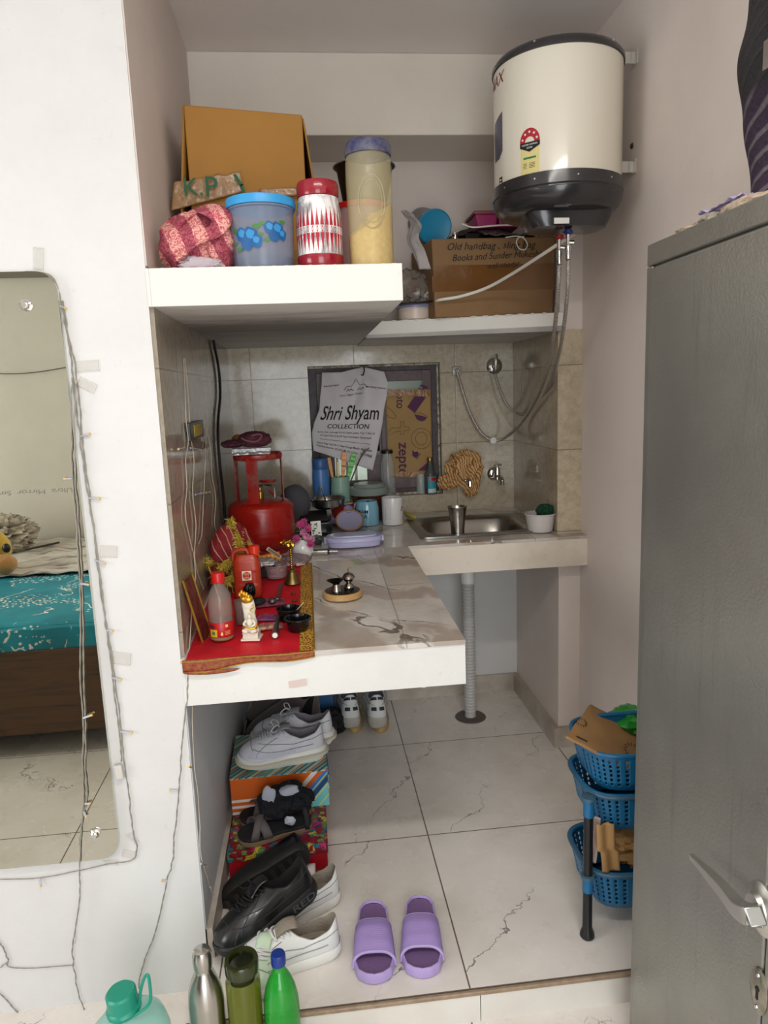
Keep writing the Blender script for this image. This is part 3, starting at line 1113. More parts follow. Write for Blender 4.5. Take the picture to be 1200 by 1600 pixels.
# inlet valves
hb = V((HX, HY, z_cb))
va = at(888, 366, Y=2.13)
vb = at(874, 374, Y=2.16)
for q, colr, nm in ((va, '#1c2a6e', 'blue'), (vb, '#8e1d22', 'red')):
    l = q - hb
    MB().lathe([(0, .012), (.011, .012), (.013, .004), (.009, 0)], 18, c=l).build('pipe_collar', M('collar ' + nm, colr, .4), hr)
    mb = MB().lathe([(.006, .004), (.006, -.030), (.010, -.032), (.010, -.046), (.0075, -.05), (.0075, -.072)], 16, c=l)
    mb.tube([l + V((0, 0, -.022)), l + V((.016, -.005, -.024))], .006, 8)
    mb.build('valve', CHROME, hr)

# braided hoses
BRAID = newmat('braided steel hose')
n, p = BRAID[1], BRAID[2]
v, x, y, z = n.obj()
p.inputs['Metallic'].default_value = .8
p.inputs['Roughness'].default_value = .35
n.put(p.inputs['Base Color'], n.mix(n.rng(n.noise(v, 300, 2), .4, .6), rgb('#d2ccc4'), rgb('#99928a')))
n.put(p.inputs['Normal'], n.bump(n.noise(v, 400, 2), .8, .003))
BRAID = BRAID[0]


def hose(name, anchors, r, mat, label, cat, n=8):
    P = [at(a, b, Y=c) for a, b, c in anchors]
    o = P[0].copy()
    return tag(MB().tube(crom([q - o for q in P], n), r, 10).build(name, mat, loc=o), label, cat)


hose('braided_hose', [(874, 400, 2.17), (872, 450, 2.2), (866, 520, 2.33), (857, 570, 2.5), (840, 618, 2.72), (815, 660, 2.95), (790, 683, 3.06), (770, 688, 3.09), (750, 674, 3.10), (733, 642, 3.11), (722, 608, 3.115), (714, 582, 3.12)], .0068, BRAID, 'longer braided steel hose looping from the heater down to the square wall outlet', 'hose')
hose('braided_hose', [(888, 392, 2.14), (887, 450, 2.17), (881, 510, 2.28), (872, 560, 2.45), (860, 600, 2.62), (843, 628, 2.8), (825, 645, 2.95), (808, 646, 3.03), (792, 632, 3.07), (781, 608, 3.09), (773, 584, 3.10)], .0062, BRAID, 'shorter braided steel hose looping from the heater up to the round wall valve', 'hose')
q = at(770, 688, Y=3.09)
tag(MB().tube([(0, -.012, 0), (.001, .012, 0)], .014, 14).build('hose_clip', WHITEP, loc=q), 'white plastic clip on the lowest point of the longer braided hose', 'clip')
# wall outlets and taps
q = at(713, 580, Y=YB - .001)
ou = thing('wall_outlet', 'square dark metal water outlet on the tiled wall right of the window', 'outlet', q)
MB().box((-.02, -.006, -.02), (.02, 0, .02)).build('plate', STEEL_D, ou, bev=.002)
MB(Matrix.Rotation(radians(90), 4, 'X')).lathe([(.011, 0), (.011, .02), (.008, .026), (0, .026)], 16).build('nut', CHROME, ou)
q = at(772, 572, Y=YB - .001)
ou = thing('stop_valve', 'round chrome stop valve with a lever high on the tiled wall', 'valve', q)
MB(Matrix.Rotation(radians(90), 4, 'X')).lathe([(.036, 0), (.036, .004), (.03, .010), (.016, .014), (.014, .03), (0, .032)], 28).build('flange', CHROME, ou)
mb = MB().tube([(0, -.03, -.012), (0, -.036, .02), (.002, -.032, .05)], .007, 8)
mb.build('lever', CHROME, ou)
for (px, py, lab) in ((722, 742, 'chrome tap behind the orange striped cloth on the left of the sink wall'), (771, 740, 'chrome tap at the right above the sink')):
    q = at(px, py, Y=YB - .001)
    tp = thing('water_tap', lab, 'tap', q, group='taps over the sink')
    RX = Matrix.Rotation(radians(90), 4, 'X')
    MB(RX).lathe([(.030, 0), (.030, .004), (.022, .012), (.012, .014), (.012, .05), (0, .052)], 24).build('flange', CHROME, tp)
    mb = MB().lathe([(.014, -.02), (.015, .0), (.012, .022), (.010, .034), (0, .036)], 18, c=(.004, -.052, 0))
    mb.tube(crom([(.004, -.052, -.004), (.008, -.08, -.006), (.012, -.10, -.018), (.012, -.104, -.04)]), .009, 10)
    mb.build('spout', CHROME, tp)
    mb = MB().tube([(-.016, -.052, .044), (.024, -.052, .046)], .005, 8).tube([(.004, -.052, .03), (.004, -.052, .044)], .006, 8)
    mb.build('tap_handle', CHROME, tp)

# orange striped cloth over the tap
OC = newmat('orange striped cloth')
n, p = OC[1], OC[2]
v, x, y, z = n.obj()
w = n.math('ADD', n.math('MULTIPLY', x, 1.2), n.math('ADD', n.math('MULTIPLY', z, .6), n.math('MULTIPLY', n.noise(v, 11, 3), .12)))
n.put(p.inputs['Base Color'], n.mix(n.line(w, .017, 0, .010), rgb('#8f5f30'), rgb('#d0a873')))
p.inputs['Roughness'].default_value = .9
n.put(p.inputs['Normal'], n.bump(n.noise(v, 45, 3), .6, .006))
tc = at(722, 738, Y=3.095)


def rag(a, b):
    w = 2 * pi * a
    ph = pi * (b - .5)
    d = V((cos(w) * cos(ph), sin(w) * cos(ph), sin(ph)))
    h = 1 - abs(noise.noise(d * 2.6 + V((3, 1, 7)))) * 2.6
    h2 = 1 - abs(noise.noise(d * 6 + V((1, 5, 2)))) * 2.2
    k = .78 + .16 * h + .10 * h2
    ex = 1.0 + .18 * max(0, d.x) * max(0, -d.z) * 2
    return V((d.x * .105 * k - .03 * d.z * abs(d.x) * (1 if d.x < 0 else 0), d.y * .05 * k, (d.z * .098 * k - .05 * max(0, d.x) * max(0, -d.z)) * ex))


mb = MB().blob((.012, 0, .018), (.072, .042, .068), 3, .34, fr=1.7, seg=80, fine=.18).blob((-.062, -.006, -.040), (.044, .026, .030), 5, .34, fr=2.0, seg=50, fine=.18).blob((.040, -.004, -.045), (.036, .026, .058), 8, .34, fr=1.8, seg=60, fine=.18)
tag(mb.build('tap_cloth', OC[0], loc=tc + V((0, .01, 0))), 'crumpled orange striped rag draped over the left tap', 'cloth')

# ================================================================ sink
sk = thing('kitchen_sink', 'stainless steel sink set in the counter under the taps', 'sink', ((SX0 + SX1) / 2, (SY0 + SY1) / 2, zc(2.8)))
hw, hd = (SX1 - SX0) / 2, (SY1 - SY0) / 2


def rr(a, ex, ey, p_=.42):
    c_, s_ = cos(2 * pi * a), sin(2 * pi * a)
    return (ex * abs(c_) ** p_ * (1 if c_ > 0 else -1), ey * abs(s_) ** p_ * (1 if s_ > 0 else -1))


def basin(a, b):
    st = [(hw + .012, hd + .012, -.003, .12), (hw + .012, hd + .012, .004, .12), (hw - .012, hd - .012, .004, .2), (hw - .034, hd - .040, .001, .4), (hw - .045, hd - .055, -.012, .45), (hw - .06, hd - .07, -.13, .5), (hw - .10, hd - .11, -.150, .6), (.03, .03, -.155, 1), (.001, .001, -.155, 1)]
    i = min(len(st) - 1, round(b * (len(st) - 1)))
    ex, ey, z_, pw_ = st[i]
    x_, y_ = rr(a, ex, ey, pw_)
    return V((x_, y_, z_))


MB().grid(basin, 72, 8, cu=True).build('basin', M('brushed sink steel', '#9a9690', .28, 1., bump=(20, .15)), sk, sharp=50)
MB().lathe([(.028, .002), (.022, .003), (.020, 0), (0, -.002)], 20, c=(0, 0, -.155)).build('drain', STEEL_D, sk)
q = at(690, 818, Y=2.76)
BLUEC = M('blue cloth', '#1f6f9a', .8, var=(30, '#0f4a70', .7))
tag(MB().blob((0, 0, .012), (.085, .05, .028), 5, .25, seg=36, flat=.0).build('dish_cloth', BLUEC, loc=(.545, 2.80, zc(2.8) - .150)), 'wet blue dish cloth lying inside the sink', 'cloth')
# drain pipe under the sink
dp = thing('drain_pipe', 'grey white corrugated drain pipe from the sink down to the floor', 'pipe', (.639, 2.886, 0))
zt = zc(2.8) - .155
prof = [(.030, zt - .02), (.030, zt - .10), (.026, zt - .105)]
MB().lathe([(.022, zt), (.027, zt - .01), (.030, zt - .04), (.030, zt - .11), (.022, zt - .115)], 24).build('trap_nut', WHITEP, dp)
prof = []
zq = zt - .11
k = 0
while zq > .03:
    prof += [(.0235, zq), (.0265, zq - .004), (.0265, zq - .008), (.0235, zq - .012)]
    zq -= .014
prof += [(.0235, .03), (.024, .003)]
MB().lathe(prof, 24).build('corrugated_tube', M('grey white corrugated plastic', '#b9b7b4', .45), dp)
MB().lathe([(.026, .006), (.045, .006), (.064, .004), (.068, .0005)], 32).build('floor_trap', M('dirty steel grate', '#6b625a', .5, .6), dp)

# ================================================================ mirror on the pillar
MX0, MX1, MZ0, MZ1 = -.985, -.519, .325, 1.71
mr = thing('wall_mirror', 'tall frameless mirror with rounded corners on the white pillar', 'mirror', ((MX0 + MX1) / 2, YP, (MZ0 + MZ1) / 2))
hw_, hh_, rc = (MX1 - MX0) / 2, (MZ1 - MZ0) / 2, .045
out = []
for cx_, cz_, a0 in ((hw_ - rc, hh_ - rc, 0), (-hw_ + rc, hh_ - rc, 90), (-hw_ + rc, -hh_ + rc, 180), (hw_ - rc, -hh_ + rc, 270)):
    for k in range(9):
        a = radians(a0 + 90 * k / 8)
        out.append((cx_ + rc * cos(a), cz_ + rc * sin(a)))
RXP = Matrix.Rotation(radians(90), 4, 'X')
MB(RXP).prism(out, .012, .0165).build('mirror_glass', M('mirror silver', '#c9c9bd', .0, 1.), mr, flat=True)
MB(RXP).prism([(a * .998, b * .999) for a, b in out], .001, .0118).build('mirror_back', M('mirror edge', '#d9dcd6', .2), mr, flat=True)
for px, py in ((40, 477), (149, 1302)):
    for sx_ in (1, -1):
        q = at(px, py, Y=YP - .0165) - mr.location
        if sx_ == -1:
            q.x = -q.x
        mb = MB(Matrix.Translation((q.x, -.0165, q.z)) @ RXP)
        mb.lathe([(.0125, 0), (.0125, .004), (.009, .006)], 24).lathe([(.0105, .004), (.009, .012), (.006, .014), (0, .014)], 8)
        mb.build('screw_cap', CHROME, mr)
mb = MB()
qt = at(60, 768, Y=YP - .0168) - mr.location
mb.text('Ultra  Mirror  Sma', .0165, lambda x, y: V((qt.x - .01 - x, -.0170, qt.z - y * .9)), sx=1.35)
mb.build('maker_mark', M('grey etched mark', '#6f6a60', .6), mr)

# ================================================================ the bed behind the camera (seen in the mirror)
BX0, BX1, BYF, BYB = -2.75, -.70, .244, -1.545
bd = thing('bed', 'wooden bed with a teal floral sheet, reflected in the pillar mirror', 'bed', ((BX0 + BX1) / 2, (BYF + BYB) / 2, ZF))
WOOD = newmat('dark brown laminate')
n, p = WOOD[1], WOOD[2]
v, x, y, z = n.obj()
w = n.noise(n.comb(n.math('MULTIPLY', x, .6), y, n.math('MULTIPLY', z, 8.)), 3, 4, .6, .4)
n.put(p.inputs['Base Color'], n.ramp(w, [(.3, rgb('#2a1c12')), (.5, rgb('#5a3c22')), (.7, rgb('#3a2618'))]))
p.inputs['Roughness'].default_value = .35
WOOD = WOOD[0]
w2, d2 = (BX1 - BX0) / 2, (BYF - BYB) / 2
MB().box((-w2, d2 - .03, .10), (w2, d2 + .002, .478)).box((-w2, -d2, .10), (w2, -d2 + .03, .478)).box((w2 - .03, -d2, .10), (w2, d2, .478)).box((-w2, -d2, .10), (-w2 + .03, d2, .478)).box((-w2, -d2, .40), (w2, d2 - .03, .46)).build('bed_frame', WOOD, bd, bev=.004)
for sx_ in (-1, 1):
    for sy_ in (-1, 1):
        MB().box((sx_ * (w2 - .08) - .03, sy_ * (d2 - .10) - .03, 0), (sx_ * (w2 - .08) + .03, sy_ * (d2 - .10) + .03, .10)).build('leg', WOOD, bd)
TEAL = newmat('teal floral sheet')
n, p = TEAL[1], TEAL[2]
v, x, y, z = n.obj()
vo = n.node('ShaderNodeTexVoronoi')
n.put(vo.inputs['Vector'], v)
vo.inputs['Scale'].default_value = 5
dd = vo.outputs['Distance']
wn = n.node('ShaderNodeTexWhiteNoise')
n.put(wn.inputs['Vector'], vo.outputs['Position'])
petal = n.rng(n.math('ADD', dd, n.math('MULTIPLY', n.noise(v, 26, 2), .12)), .19, .20, 1, 0)
isor = n.math('GREATER_THAN', wn.outputs[0], .8)
vo2 = n.node('ShaderNodeTexVoronoi')
n.put(vo2.inputs['Vector'], v)
vo2.inputs['Scale'].default_value = 55
dots = n.rng(vo2.outputs['Distance'], .30, .36, 1, 0)
clus = n.math('MULTIPLY', dots, n.rng(n.noise(v, 4.5, 2), .50, .54))
stem = n.math('MULTIPLY', n.line(n.math('ADD', x, n.math('MULTIPLY', n.noise(v, 5, 3), .5)), .23, 0, .010), n.rng(n.noise(v, 7, 1), .5, .52))
c = n.mix(n.rng(n.noise(v, 6, 3), .3, .7), rgb('#0d8ea0'), rgb('#0a7282'))
c = n.mix(n.math('MAXIMUM', clus, stem), c, rgb('#dfe0d4'))
c = n.mix(n.math('MULTIPLY', petal, isor), c, rgb('#e39a35'))
n.put(p.inputs['Base Color'], c)
p.inputs['Roughness'].default_value = .6


def mattress(a, b):
    # cross-section wrapped over the mattress
    st = [(-d2 + .02, 0), (-d2 + .01, .08), (-d2 + .04, .125), (0, .135), (d2 - .05, .128), (d2 - .012, .108), (d2 - .004, .05), (d2 - .006, .0)]
    k = b * 7
    i = min(6, int(k))
    t = k - i
    y_, z_ = lerp(st[i][0], st[i + 1][0], t), lerp(st[i][1], st[i + 1][1], t)
    return V((lerp(-w2 + .01, w2 - .01, a), y_, .460 + z_ + .005 * nz(a * 20, b * 12)))


mo = MB().grid(mattress, 90, 42)
mo.build('mattress', TEAL[0], bd)
MB().box((-w2 + .01, -d2 + .02, .462), (w2 - .012, d2 - .03, .58)).build('mattress_core', M('mattress ticking', '#2b8793', .8), bd)
SHEET = newmat('grey tie dye sheet')
n, p = SHEET[1], SHEET[2]
v, x, y, z = n.obj()
w = n.noise(n.comb(n.math('MULTIPLY', x, 1.6), n.math('MULTIPLY', y, 5.)), 2.2, 5, .6, .5)
n.put(p.inputs['Base Color'], n.ramp(w, [(.38, rgb('#7b706c')), (.45, rgb('#b9b2a8')), (.6, rgb('#d6d1c6')), (.7, rgb('#a9a196'))]))
p.inputs['Roughness'].default_value = .85
n.put(p.inputs['Normal'], n.bump(n.noise(v, 14, 4), .6, .01))
mb = MB().grid(lambda a, b: V((lerp(-w2 + .02, w2 - .02, a), lerp(-.88, 0.02, b), .028 + .018 * nz(a * 22, b * 5) + .02 * (1 - b))), 100, 30)
tag(mb.build('grey_sheet', SHEET[0], loc=(bd.location.x, bd.location.y, ZF + .585), solid=.006), 'grey and white rumpled sheet over the back half of the bed, reflected in the mirror', 'sheet')
# plush toy and knitted heap at the back of the bed (mirror image at the far left)
PX, PY, PZ = -1.80, -.74, .52
pl = thing('plush_toy', 'yellow plush toy with a furry brown snout on the bed, seen in the mirror', 'toy', (PX, PY, .535))
YEL = M('yellow plush', '#c9a53b', .9, bump=(90, .5), sheen=.3)
FUR = M('brown fur', '#b58248', .95, bump=(60, 1.), sheen=.4)
MB().blob((0, 0, .12), (.13, .10, .12), 2, .02, seg=36, ridge=False).build('head', YEL, pl)
MB().blob((.11, .08, .05), (.075, .06, .055), 6, .10, fr=6, seg=36, ridge=False).build('snout', FUR, pl)
for k in (-1, 1):
    MB().blob((.035 + .05 * k + .05, .085 - abs(k + 1) * .01, .135), (.022, .018, .026), 1, .0, seg=20, ridge=False).build('eye', BLACKP, pl)
LACEM = M('knitted cream heap', '#c9bfae', .95, bump=(60, 1.), var=(40, '#8d8474', .8))
tag(MB().blob((0, 0, .06), (.20, .12, .10), 8, .35, fr=5, seg=60).build('knitted_heap', LACEM, loc=(-1.93, -1.2, .60)), 'cream knitted heap behind the plush toy on the bed', 'blanket')
tag(MB().tube([(-.10, 0, 0), (.10, .01, .035)], .006, 8).build('black_stick', BLACKP, loc=(-1.58, -.95, .60)), 'thin black stick lying on the grey sheet beside the plush toy', 'stick')
# ================================================================ things on the shelf
ZS = 1.7131
ZS2 = 1.6845


def on(u, v, z):
    return at(u, v, Z=z)


# big open carton standing upside down against the left wall, flaps flaring out
bx = thing('cardboard_box', 'large plain brown cardboard box upside down at the left end of the upper shelf', 'box', (-.13, 2.13, ZS))
tl, tr = at(286, 163, Y=2.02), at(472, 179, Y=2.02)
bl, br_ = at(284, 300, Y=1.99), at(476, 306, Y=1.99)
o = bx.location
x0, x1, zt0, zt1 = tl.x - o.x, tr.x - o.x, tl.z - o.z, tr.z - o.z
yf, yb = 2.02 - o.y, 2.40 - o.y
zlow = .10
mb = MB().hexa([(x0, yf, zlow), (x1, yf, zlow), (x1, yb, zlow), (x0, yb, zlow), (x0, yf, zt0), (x1, yf, zt1), (x1, yb, zt1), (x0, yb, zt0)])
mb.build('carton_body', CARD, bx, bev=.004)


def panel(mb, a, b, c, d, th, n_=8, sd=0, ju=0.):
    """warped panel a-b (top edge) c-d (bottom edge) with thickness direction th"""
    a, b, c, d, th = V(a), V(b), V(c), V(d), V(th)

    def fn(s_, t_):
        q = a.lerp(b, s_).lerp(d.lerp(c, s_), t_)
        return q + th.normalized() * .004 * nz(s_ * 4, t_ * 3, sd) + V((0, 0, ju * nz(s_ * 11, 0, sd) * t_))
    mb.grid(fn, n_, n_)


for nm, q in (('flap', [(x0 - .001, yf, zt0 * .99), (x0 - .001, yb, zt0 * .98), (x0 - .042, yb, .006), (x0 - .040, yf - .01, .030)]),
              ('flap', [(x1 + .001, yf, zt1 * .98), (x1 + .001, yb, zt1 * .98), (x1 + .045, yb, .10), (x1 + .034, yf - .01, .17)]),
              ('flap', [(x0, yf - .001, .11), (x1, yf - .001, .11), (x1 - .01, yf - .035, .003), (x0 + .01, yf - .035, .003)])):
    mb = MB()
    panel(mb, *q, (1, .5, 0), sd=len(nm) + q[0][0], ju=.006)
    mb.build(nm, CARD, bx, solid=.004)
# brown transparent tape with green K.P lettering along the lower front
KT = M('crackly clear brown tape', '#a98255', .15, see=.25, bump=(70, .9), coat=.4)
pk = [at(*a, Y=2.005) - o for a in ((272, 286), (376, 268), (382, 300), (268, 330))]
mb = MB().grid(lambda a, b: pk[0].lerp(pk[1], a).lerp(pk[3].lerp(pk[2], a), b) + V((0, -.004 * abs(nz(a * 9, b * 5)) - .004, .008 * nz(a * 7, 3) * (1 - b))), 30, 12)
mb.build('printed_tape', KT, bx, solid=.0008)
GRN = M('dark green print', '#1f5b3c', .7)
for ch, px, sz_ in (('K.', 302, .062), ('P', 330, .070)):
    q = at(px, 294, Y=1.990) - o
    MB().text(ch, sz_, lambda x, y: q + V((x, -.004, y)), offset=.002).build('letter', GRN, bx)
q = at(374, 290, Y=1.990) - o
MB().ribbon([q + V((-.01, -.004, .025)), q + V((.006, -.004, .0)), q + V((.012, -.004, -.02))], .008, (0, -1, 0)).build('letter', GRN, bx)
T2 = [at(*a, Y=2.005) - o for a in ((405, 296), (462, 293), (470, 306), (405, 310))]
MB().grid(lambda a, b: T2[0].lerp(T2[1], a).lerp(T2[3].lerp(T2[2], a), b) + V((0, -.006 - .004 * abs(nz(a * 9, b * 5)), 0)), 14, 5).build('tape_piece', KT, bx, solid=.0008)

# pink patterned cloth bundle
PC = newmat('pink printed cloth')
n, p = PC[1], PC[2]
v, x, y, z = n.obj()
q_ = n.noise(v, 130, 2, .5, 1.6)
scr = n.rng(q_, .47, .53)
dg = n.math('ADD', n.math('ADD', x, n.math('MULTIPLY', z, .55)), n.math('MULTIPLY', n.noise(v, 7, 2), .05))
band = n.rng(n.math('SINE', n.math('MULTIPLY', dg, 95)), -.12, .12)
a_ = n.mix(scr, rgb('#b8545f'), rgb('#e0a79a'))
b_ = n.mix(scr, rgb('#8c2e42'), rgb('#a85560'))
n.put(p.inputs['Base Color'], n.mix(band, b_, a_))
p.inputs['Roughness'].default_value = .9
n.put(p.inputs['Normal'], n.bump(n.noise(v, 60, 3), .4, .004))
pc = thing('cloth_bundle', 'crumpled pink and maroon printed cloth bundle with a pale lining at the shelf left end', 'cloth', (-.232, 1.755, ZS))


def bundle(a, b):
    w = 2 * pi * a
    ph = pi * (b - .5)
    d = V((cos(w) * cos(ph), sin(w) * cos(ph), sin(ph)))
    h = 1 - abs(noise.noise(d * 1.7 + V((2.3, 5.1, 1.7)))) * 2.8
    h2 = 1 - abs(noise.noise(d * 4 + V((8, 1, 4)))) * 2.2
    k = .86 + .15 * h + .055 * h2
    cx = .018 * d.z
    # deep fold running down across the front
    fl = math.exp(-((d.x * .55 - d.z * .65 + .02) / .13) ** 2) * max(0, -d.y) * max(0, d.z + .35)
    k *= 1 - .42 * fl
    pz = d.z * .080 * k + .076
    return V((d.x * .086 * k + cx, d.y * .070 * k, max(pz, .001 + .002 * nz(w * 3))))


mb = MB().blob((-.006, -.002, .062), (.076, .058, .066), 12, .22, fr=1.3, seg=72, flat=.001, fine=.12)
mb.blob((.048, -.012, .055), (.036, .050, .058), 15, .20, fr=1.5, seg=60, flat=.001, fine=.12)
roll = crom([(-.066, -.030, .060), (-.030, -.030, .112), (.018, -.030, .138), (.056, -.036, .126), (.066, -.046, .094), (.040, -.060, .072), (.000, -.066, .056), (-.03, -.06, .03)], 10)
mb.grid(lambda a, b: roll[min(len(roll) - 1, int(b * (len(roll) - 1)))] + V((cos(2 * pi * a) * .022, sin(2 * pi * a) * .020, sin(2 * pi * a) * .012 + cos(2 * pi * a) * .006)) * (.75 + .5 * nz(b * 6, cos(2 * pi * a), 3) + .25 * sin(pi * b)), 24, 60, cu=True)
mb.build('bundle', PC[0], pc)
LIN = M('pale grey lining', '#b8abb2', .9, bump=(60, .4))
mb = MB()
mb.blob((.010, -.058, .014), (.044, .012, .016), 3, .6, seg=40, flat=.0, ridge=False)
mb.build('lining', LIN, pc)

# translucent container with blue lid
CB = M('clear bluish plastic', '#a7b4cc', .18, see=.62, spec=.7)
q = on(410, 417, ZS)
bc = thing('plastic_container', 'clear plastic container with a blue screw lid and printed blue roses on the upper shelf', 'container', (q.x, q.y + .085, ZS))
MB().lathe([(0, .001), (.066, .001), (.070, .006), (.0745, .132), (.0775, .134), (.0775, .138), (.0755, .139), (.0755, .142)], 56).build('tub', CB, bc)
MB().lathe([(0, .003), (.066, .003), (.068, .030), (0, .036)], 40).build('contents', M('dark lentils', '#4c4147', .9, bump=(120, 1.)), bc)
LIDB = M('sky blue plastic', '#2f94cf', .35)
MB().lathe([(.0760, .139), (.0800, .139), (.0805, .150), (.079, .158), (.073, .160), (.072, .157), (0, .157)], 56).build('lid', LIDB, bc)


def cyl(cx0, R, th0, z0):
    return lambda x, y: V((R * sin(th0 + x / R), -R * cos(th0 + x / R), z0 + y))


def petal(mb, f, cx, cy, r, n=14, sq=1.):
    pts = [(cx + r * cos(2 * pi * i / n) * (1 + .14 * sin(5 * 2 * pi * i / n)), cy + sq * r * sin(2 * pi * i / n) * (1 + .14 * sin(4 * 2 * pi * i / n))) for i in range(n)]
    mb.add([f(*a) for a in pts] + [f(cx, cy)], [(i, (i + 1) % n, n) for i in range(n)])


BL1, BL2 = M('rose blue', '#0f5590', .4), M('rose pale blue', '#2f88bf', .4)
LEAF = M('printed leaf green', '#3c7a35', .5)
for k, (xx, zz_, s_) in enumerate(((-.028, .066, 1.45), (.036, .080, 1.25))):
    f = cyl(0, .0752, 0, zz_)
    mb = MB()
    for dx, dy, r in ((-.012, .005, .011), (.002, .003, .0125), (.012, -.006, .010), (-.004, -.009, .010)):
        petal(mb, f, xx + dx * s_, dy * s_, r * s_)
    mb.build('printed_rose', BL1, bc)
    f = cyl(0, .0757, 0, zz_)
    mb = MB()
    for dx, dy, r in ((-.012, .007, .006), (.003, .005, .007), (.012, -.004, .005)):
        petal(mb, f, xx + dx * s_, dy * s_, r * s_)
    mb.build('rose_highlight', BL2, bc)
    f = cyl(0, .0751, 0, zz_)
    for dx, dy, r in ((-.024, .012, .006), (-.018, -.016, .006), (.014, .016, .007), (-.028, -.006, .005)):
        mb = MB()
        petal(mb, f, xx + dx * s_, dy * s_, r * s_, sq=.5)
        mb.build('rose_leaf', LEAF, bc)

# marbled jar with red lid and base
JAR = newmat('marbled red and white jar')
n, p = JAR[1], JAR[2]
v, x, y, z = n.obj()
ang = n.math('ARCTAN2', x, n.math('MULTIPLY', y, -1))
mar = n.rng(n.noise(n.comb(x, y, n.math('MULTIPLY', z, .6)), 34, 4, .6, 1.2), .42, .62)
base = n.mix(mar, rgb('#e6e0df'), rgb('#8e8889'))
sp = n.math('ABSOLUTE', n.math('SUBTRACT', n.math('FRACT', n.math('MULTIPLY', ang, 4.8)), .5))
dz = n.math('ABSOLUTE', n.math('SUBTRACT', z, .085))
spear = n.math('LESS_THAN', n.math('ADD', n.math('MULTIPLY', dz, 7.5), n.math('MULTIPLY', n.math('ABSOLUTE', n.math('SUBTRACT', dz, .012)), 1.5)), n.math('SUBTRACT', .44, sp))
ringm = n.math('LESS_THAN', n.math('ABSOLUTE', n.math('SUBTRACT', n.math('SQRT', n.math('ADD', n.math('POWER', n.math('MULTIPLY', n.math('SUBTRACT', sp, .0), .044), 2.), n.math('POWER', dz, 2.))), .0055)), .0017)
spear = n.math('MULTIPLY', spear, n.math('GREATER_THAN', dz, .008))
c = n.mix(spear, base, rgb('#a81830'))
c = n.mix(ringm, c, rgb('#a81830'))
n.put(p.inputs['Base Color'], c)
p.inputs['Roughness'].default_value = .2
JAR = JAR[0]
q = on(503, 417, ZS)
rj = thing('storage_jar', 'red and white marbled jar with dark red lid and base, between the two clear containers', 'jar', (q.x, q.y + .062, ZS))
MB().lathe([(.052, .028), (.053, .06), (.0535, .09), (.052, .125), (.048, .150), (.046, .160)], 56).build('jar_body', JAR, rj)
DRED = M('dark red glossy plastic', '#8f1025', .2, coat=.3)
MB().lathe([(0, .001), (.051, .001), (.053, .004), (.054, .028), (.0535, .032), (.050, .033)], 56).build('base', DRED, rj)
MB().lathe([(.044, .160), (.0475, .162), (.0485, .166), (.0485, .186), (.046, .194), (.040, .196), (.038, .193), (0, .193)], 56).build('lid', DRED, rj)

# tall jar half full of gram flour
q = on(585, 416, ZS)
tj = thing('storage_jar', 'tall clear jar half full of yellow gram flour with a dusty blue lid', 'jar', (q.x, q.y + .055, ZS))
SQ = lambda a, z: 1 + .055 * (abs(cos(2 * a)) ** 2) * (-.2) + .02 * cos(4 * a)
DUSTY = M('dusty clear plastic', '#dfd4b0', .22, see=.72, spec=.7, var=(38, '#efe2b2', .5), bump=(40, .25))
MB().lathe([(0, .001), (.046, .001), (.050, .006), (.0515, .05), (.052, .14), (.0535, .20), (.052, .245), (.050, .250)], 56, wob=SQ).build('jar_body', DUSTY, tj)
FLOUR = M('yellow gram flour', '#e0c477', .95, var=(90, '#c09c55', .6), bump=(70, .8))


def flour(a, b):
    w = 2 * pi * a
    if b < .7:
        z_ = b / .7 * 1.0
        r = .0495 * SQ(w, 0)
        top = .112 + .036 * cos(w - .35) + .004 * nz(cos(w) * 3, sin(w) * 3)
        return V((r * cos(w), r * sin(w), .003 + z_ * (top - .003)))
    t = (b - .7) / .3
    r = .0495 * (1 - t)
    return V((r * cos(w), r * sin(w), .112 + .036 * cos(w - .35) * (1 - t) + .012 * t + .004 * nz(cos(w) * 3 * (1 - t), sin(w) * 3)))


MB().grid(flour, 48, 26, cu=True).build('flour', FLOUR, tj)
for rx_, rz_, wdt in ((.030, .058, .0032), (.024, .046, .002)):
    pts = []
    for i in range(44):
        a = 2 * pi * i / 44
        xx, zz_ = rx_ * cos(a), .142 + rz_ * sin(a)
        pts.append(V((xx, -sqrt(.0530 ** 2 - xx * xx), zz_)))
    MB().tube(pts, wdt * .5, 6, closed=True).build('embossed_oval', M('dusty plastic rim', '#cfc7a8', .25, see=.66), tj)
LB = M('dusty navy plastic', '#161f5a', .5, var=(45, '#a8a288', .35))
MB().lathe([(.050, .250), (.0535, .2505), (.054, .256), (.0535, .270), (.049, .279), (.036, .283), (0, .2835)], 56).build('lid', LB, tj)

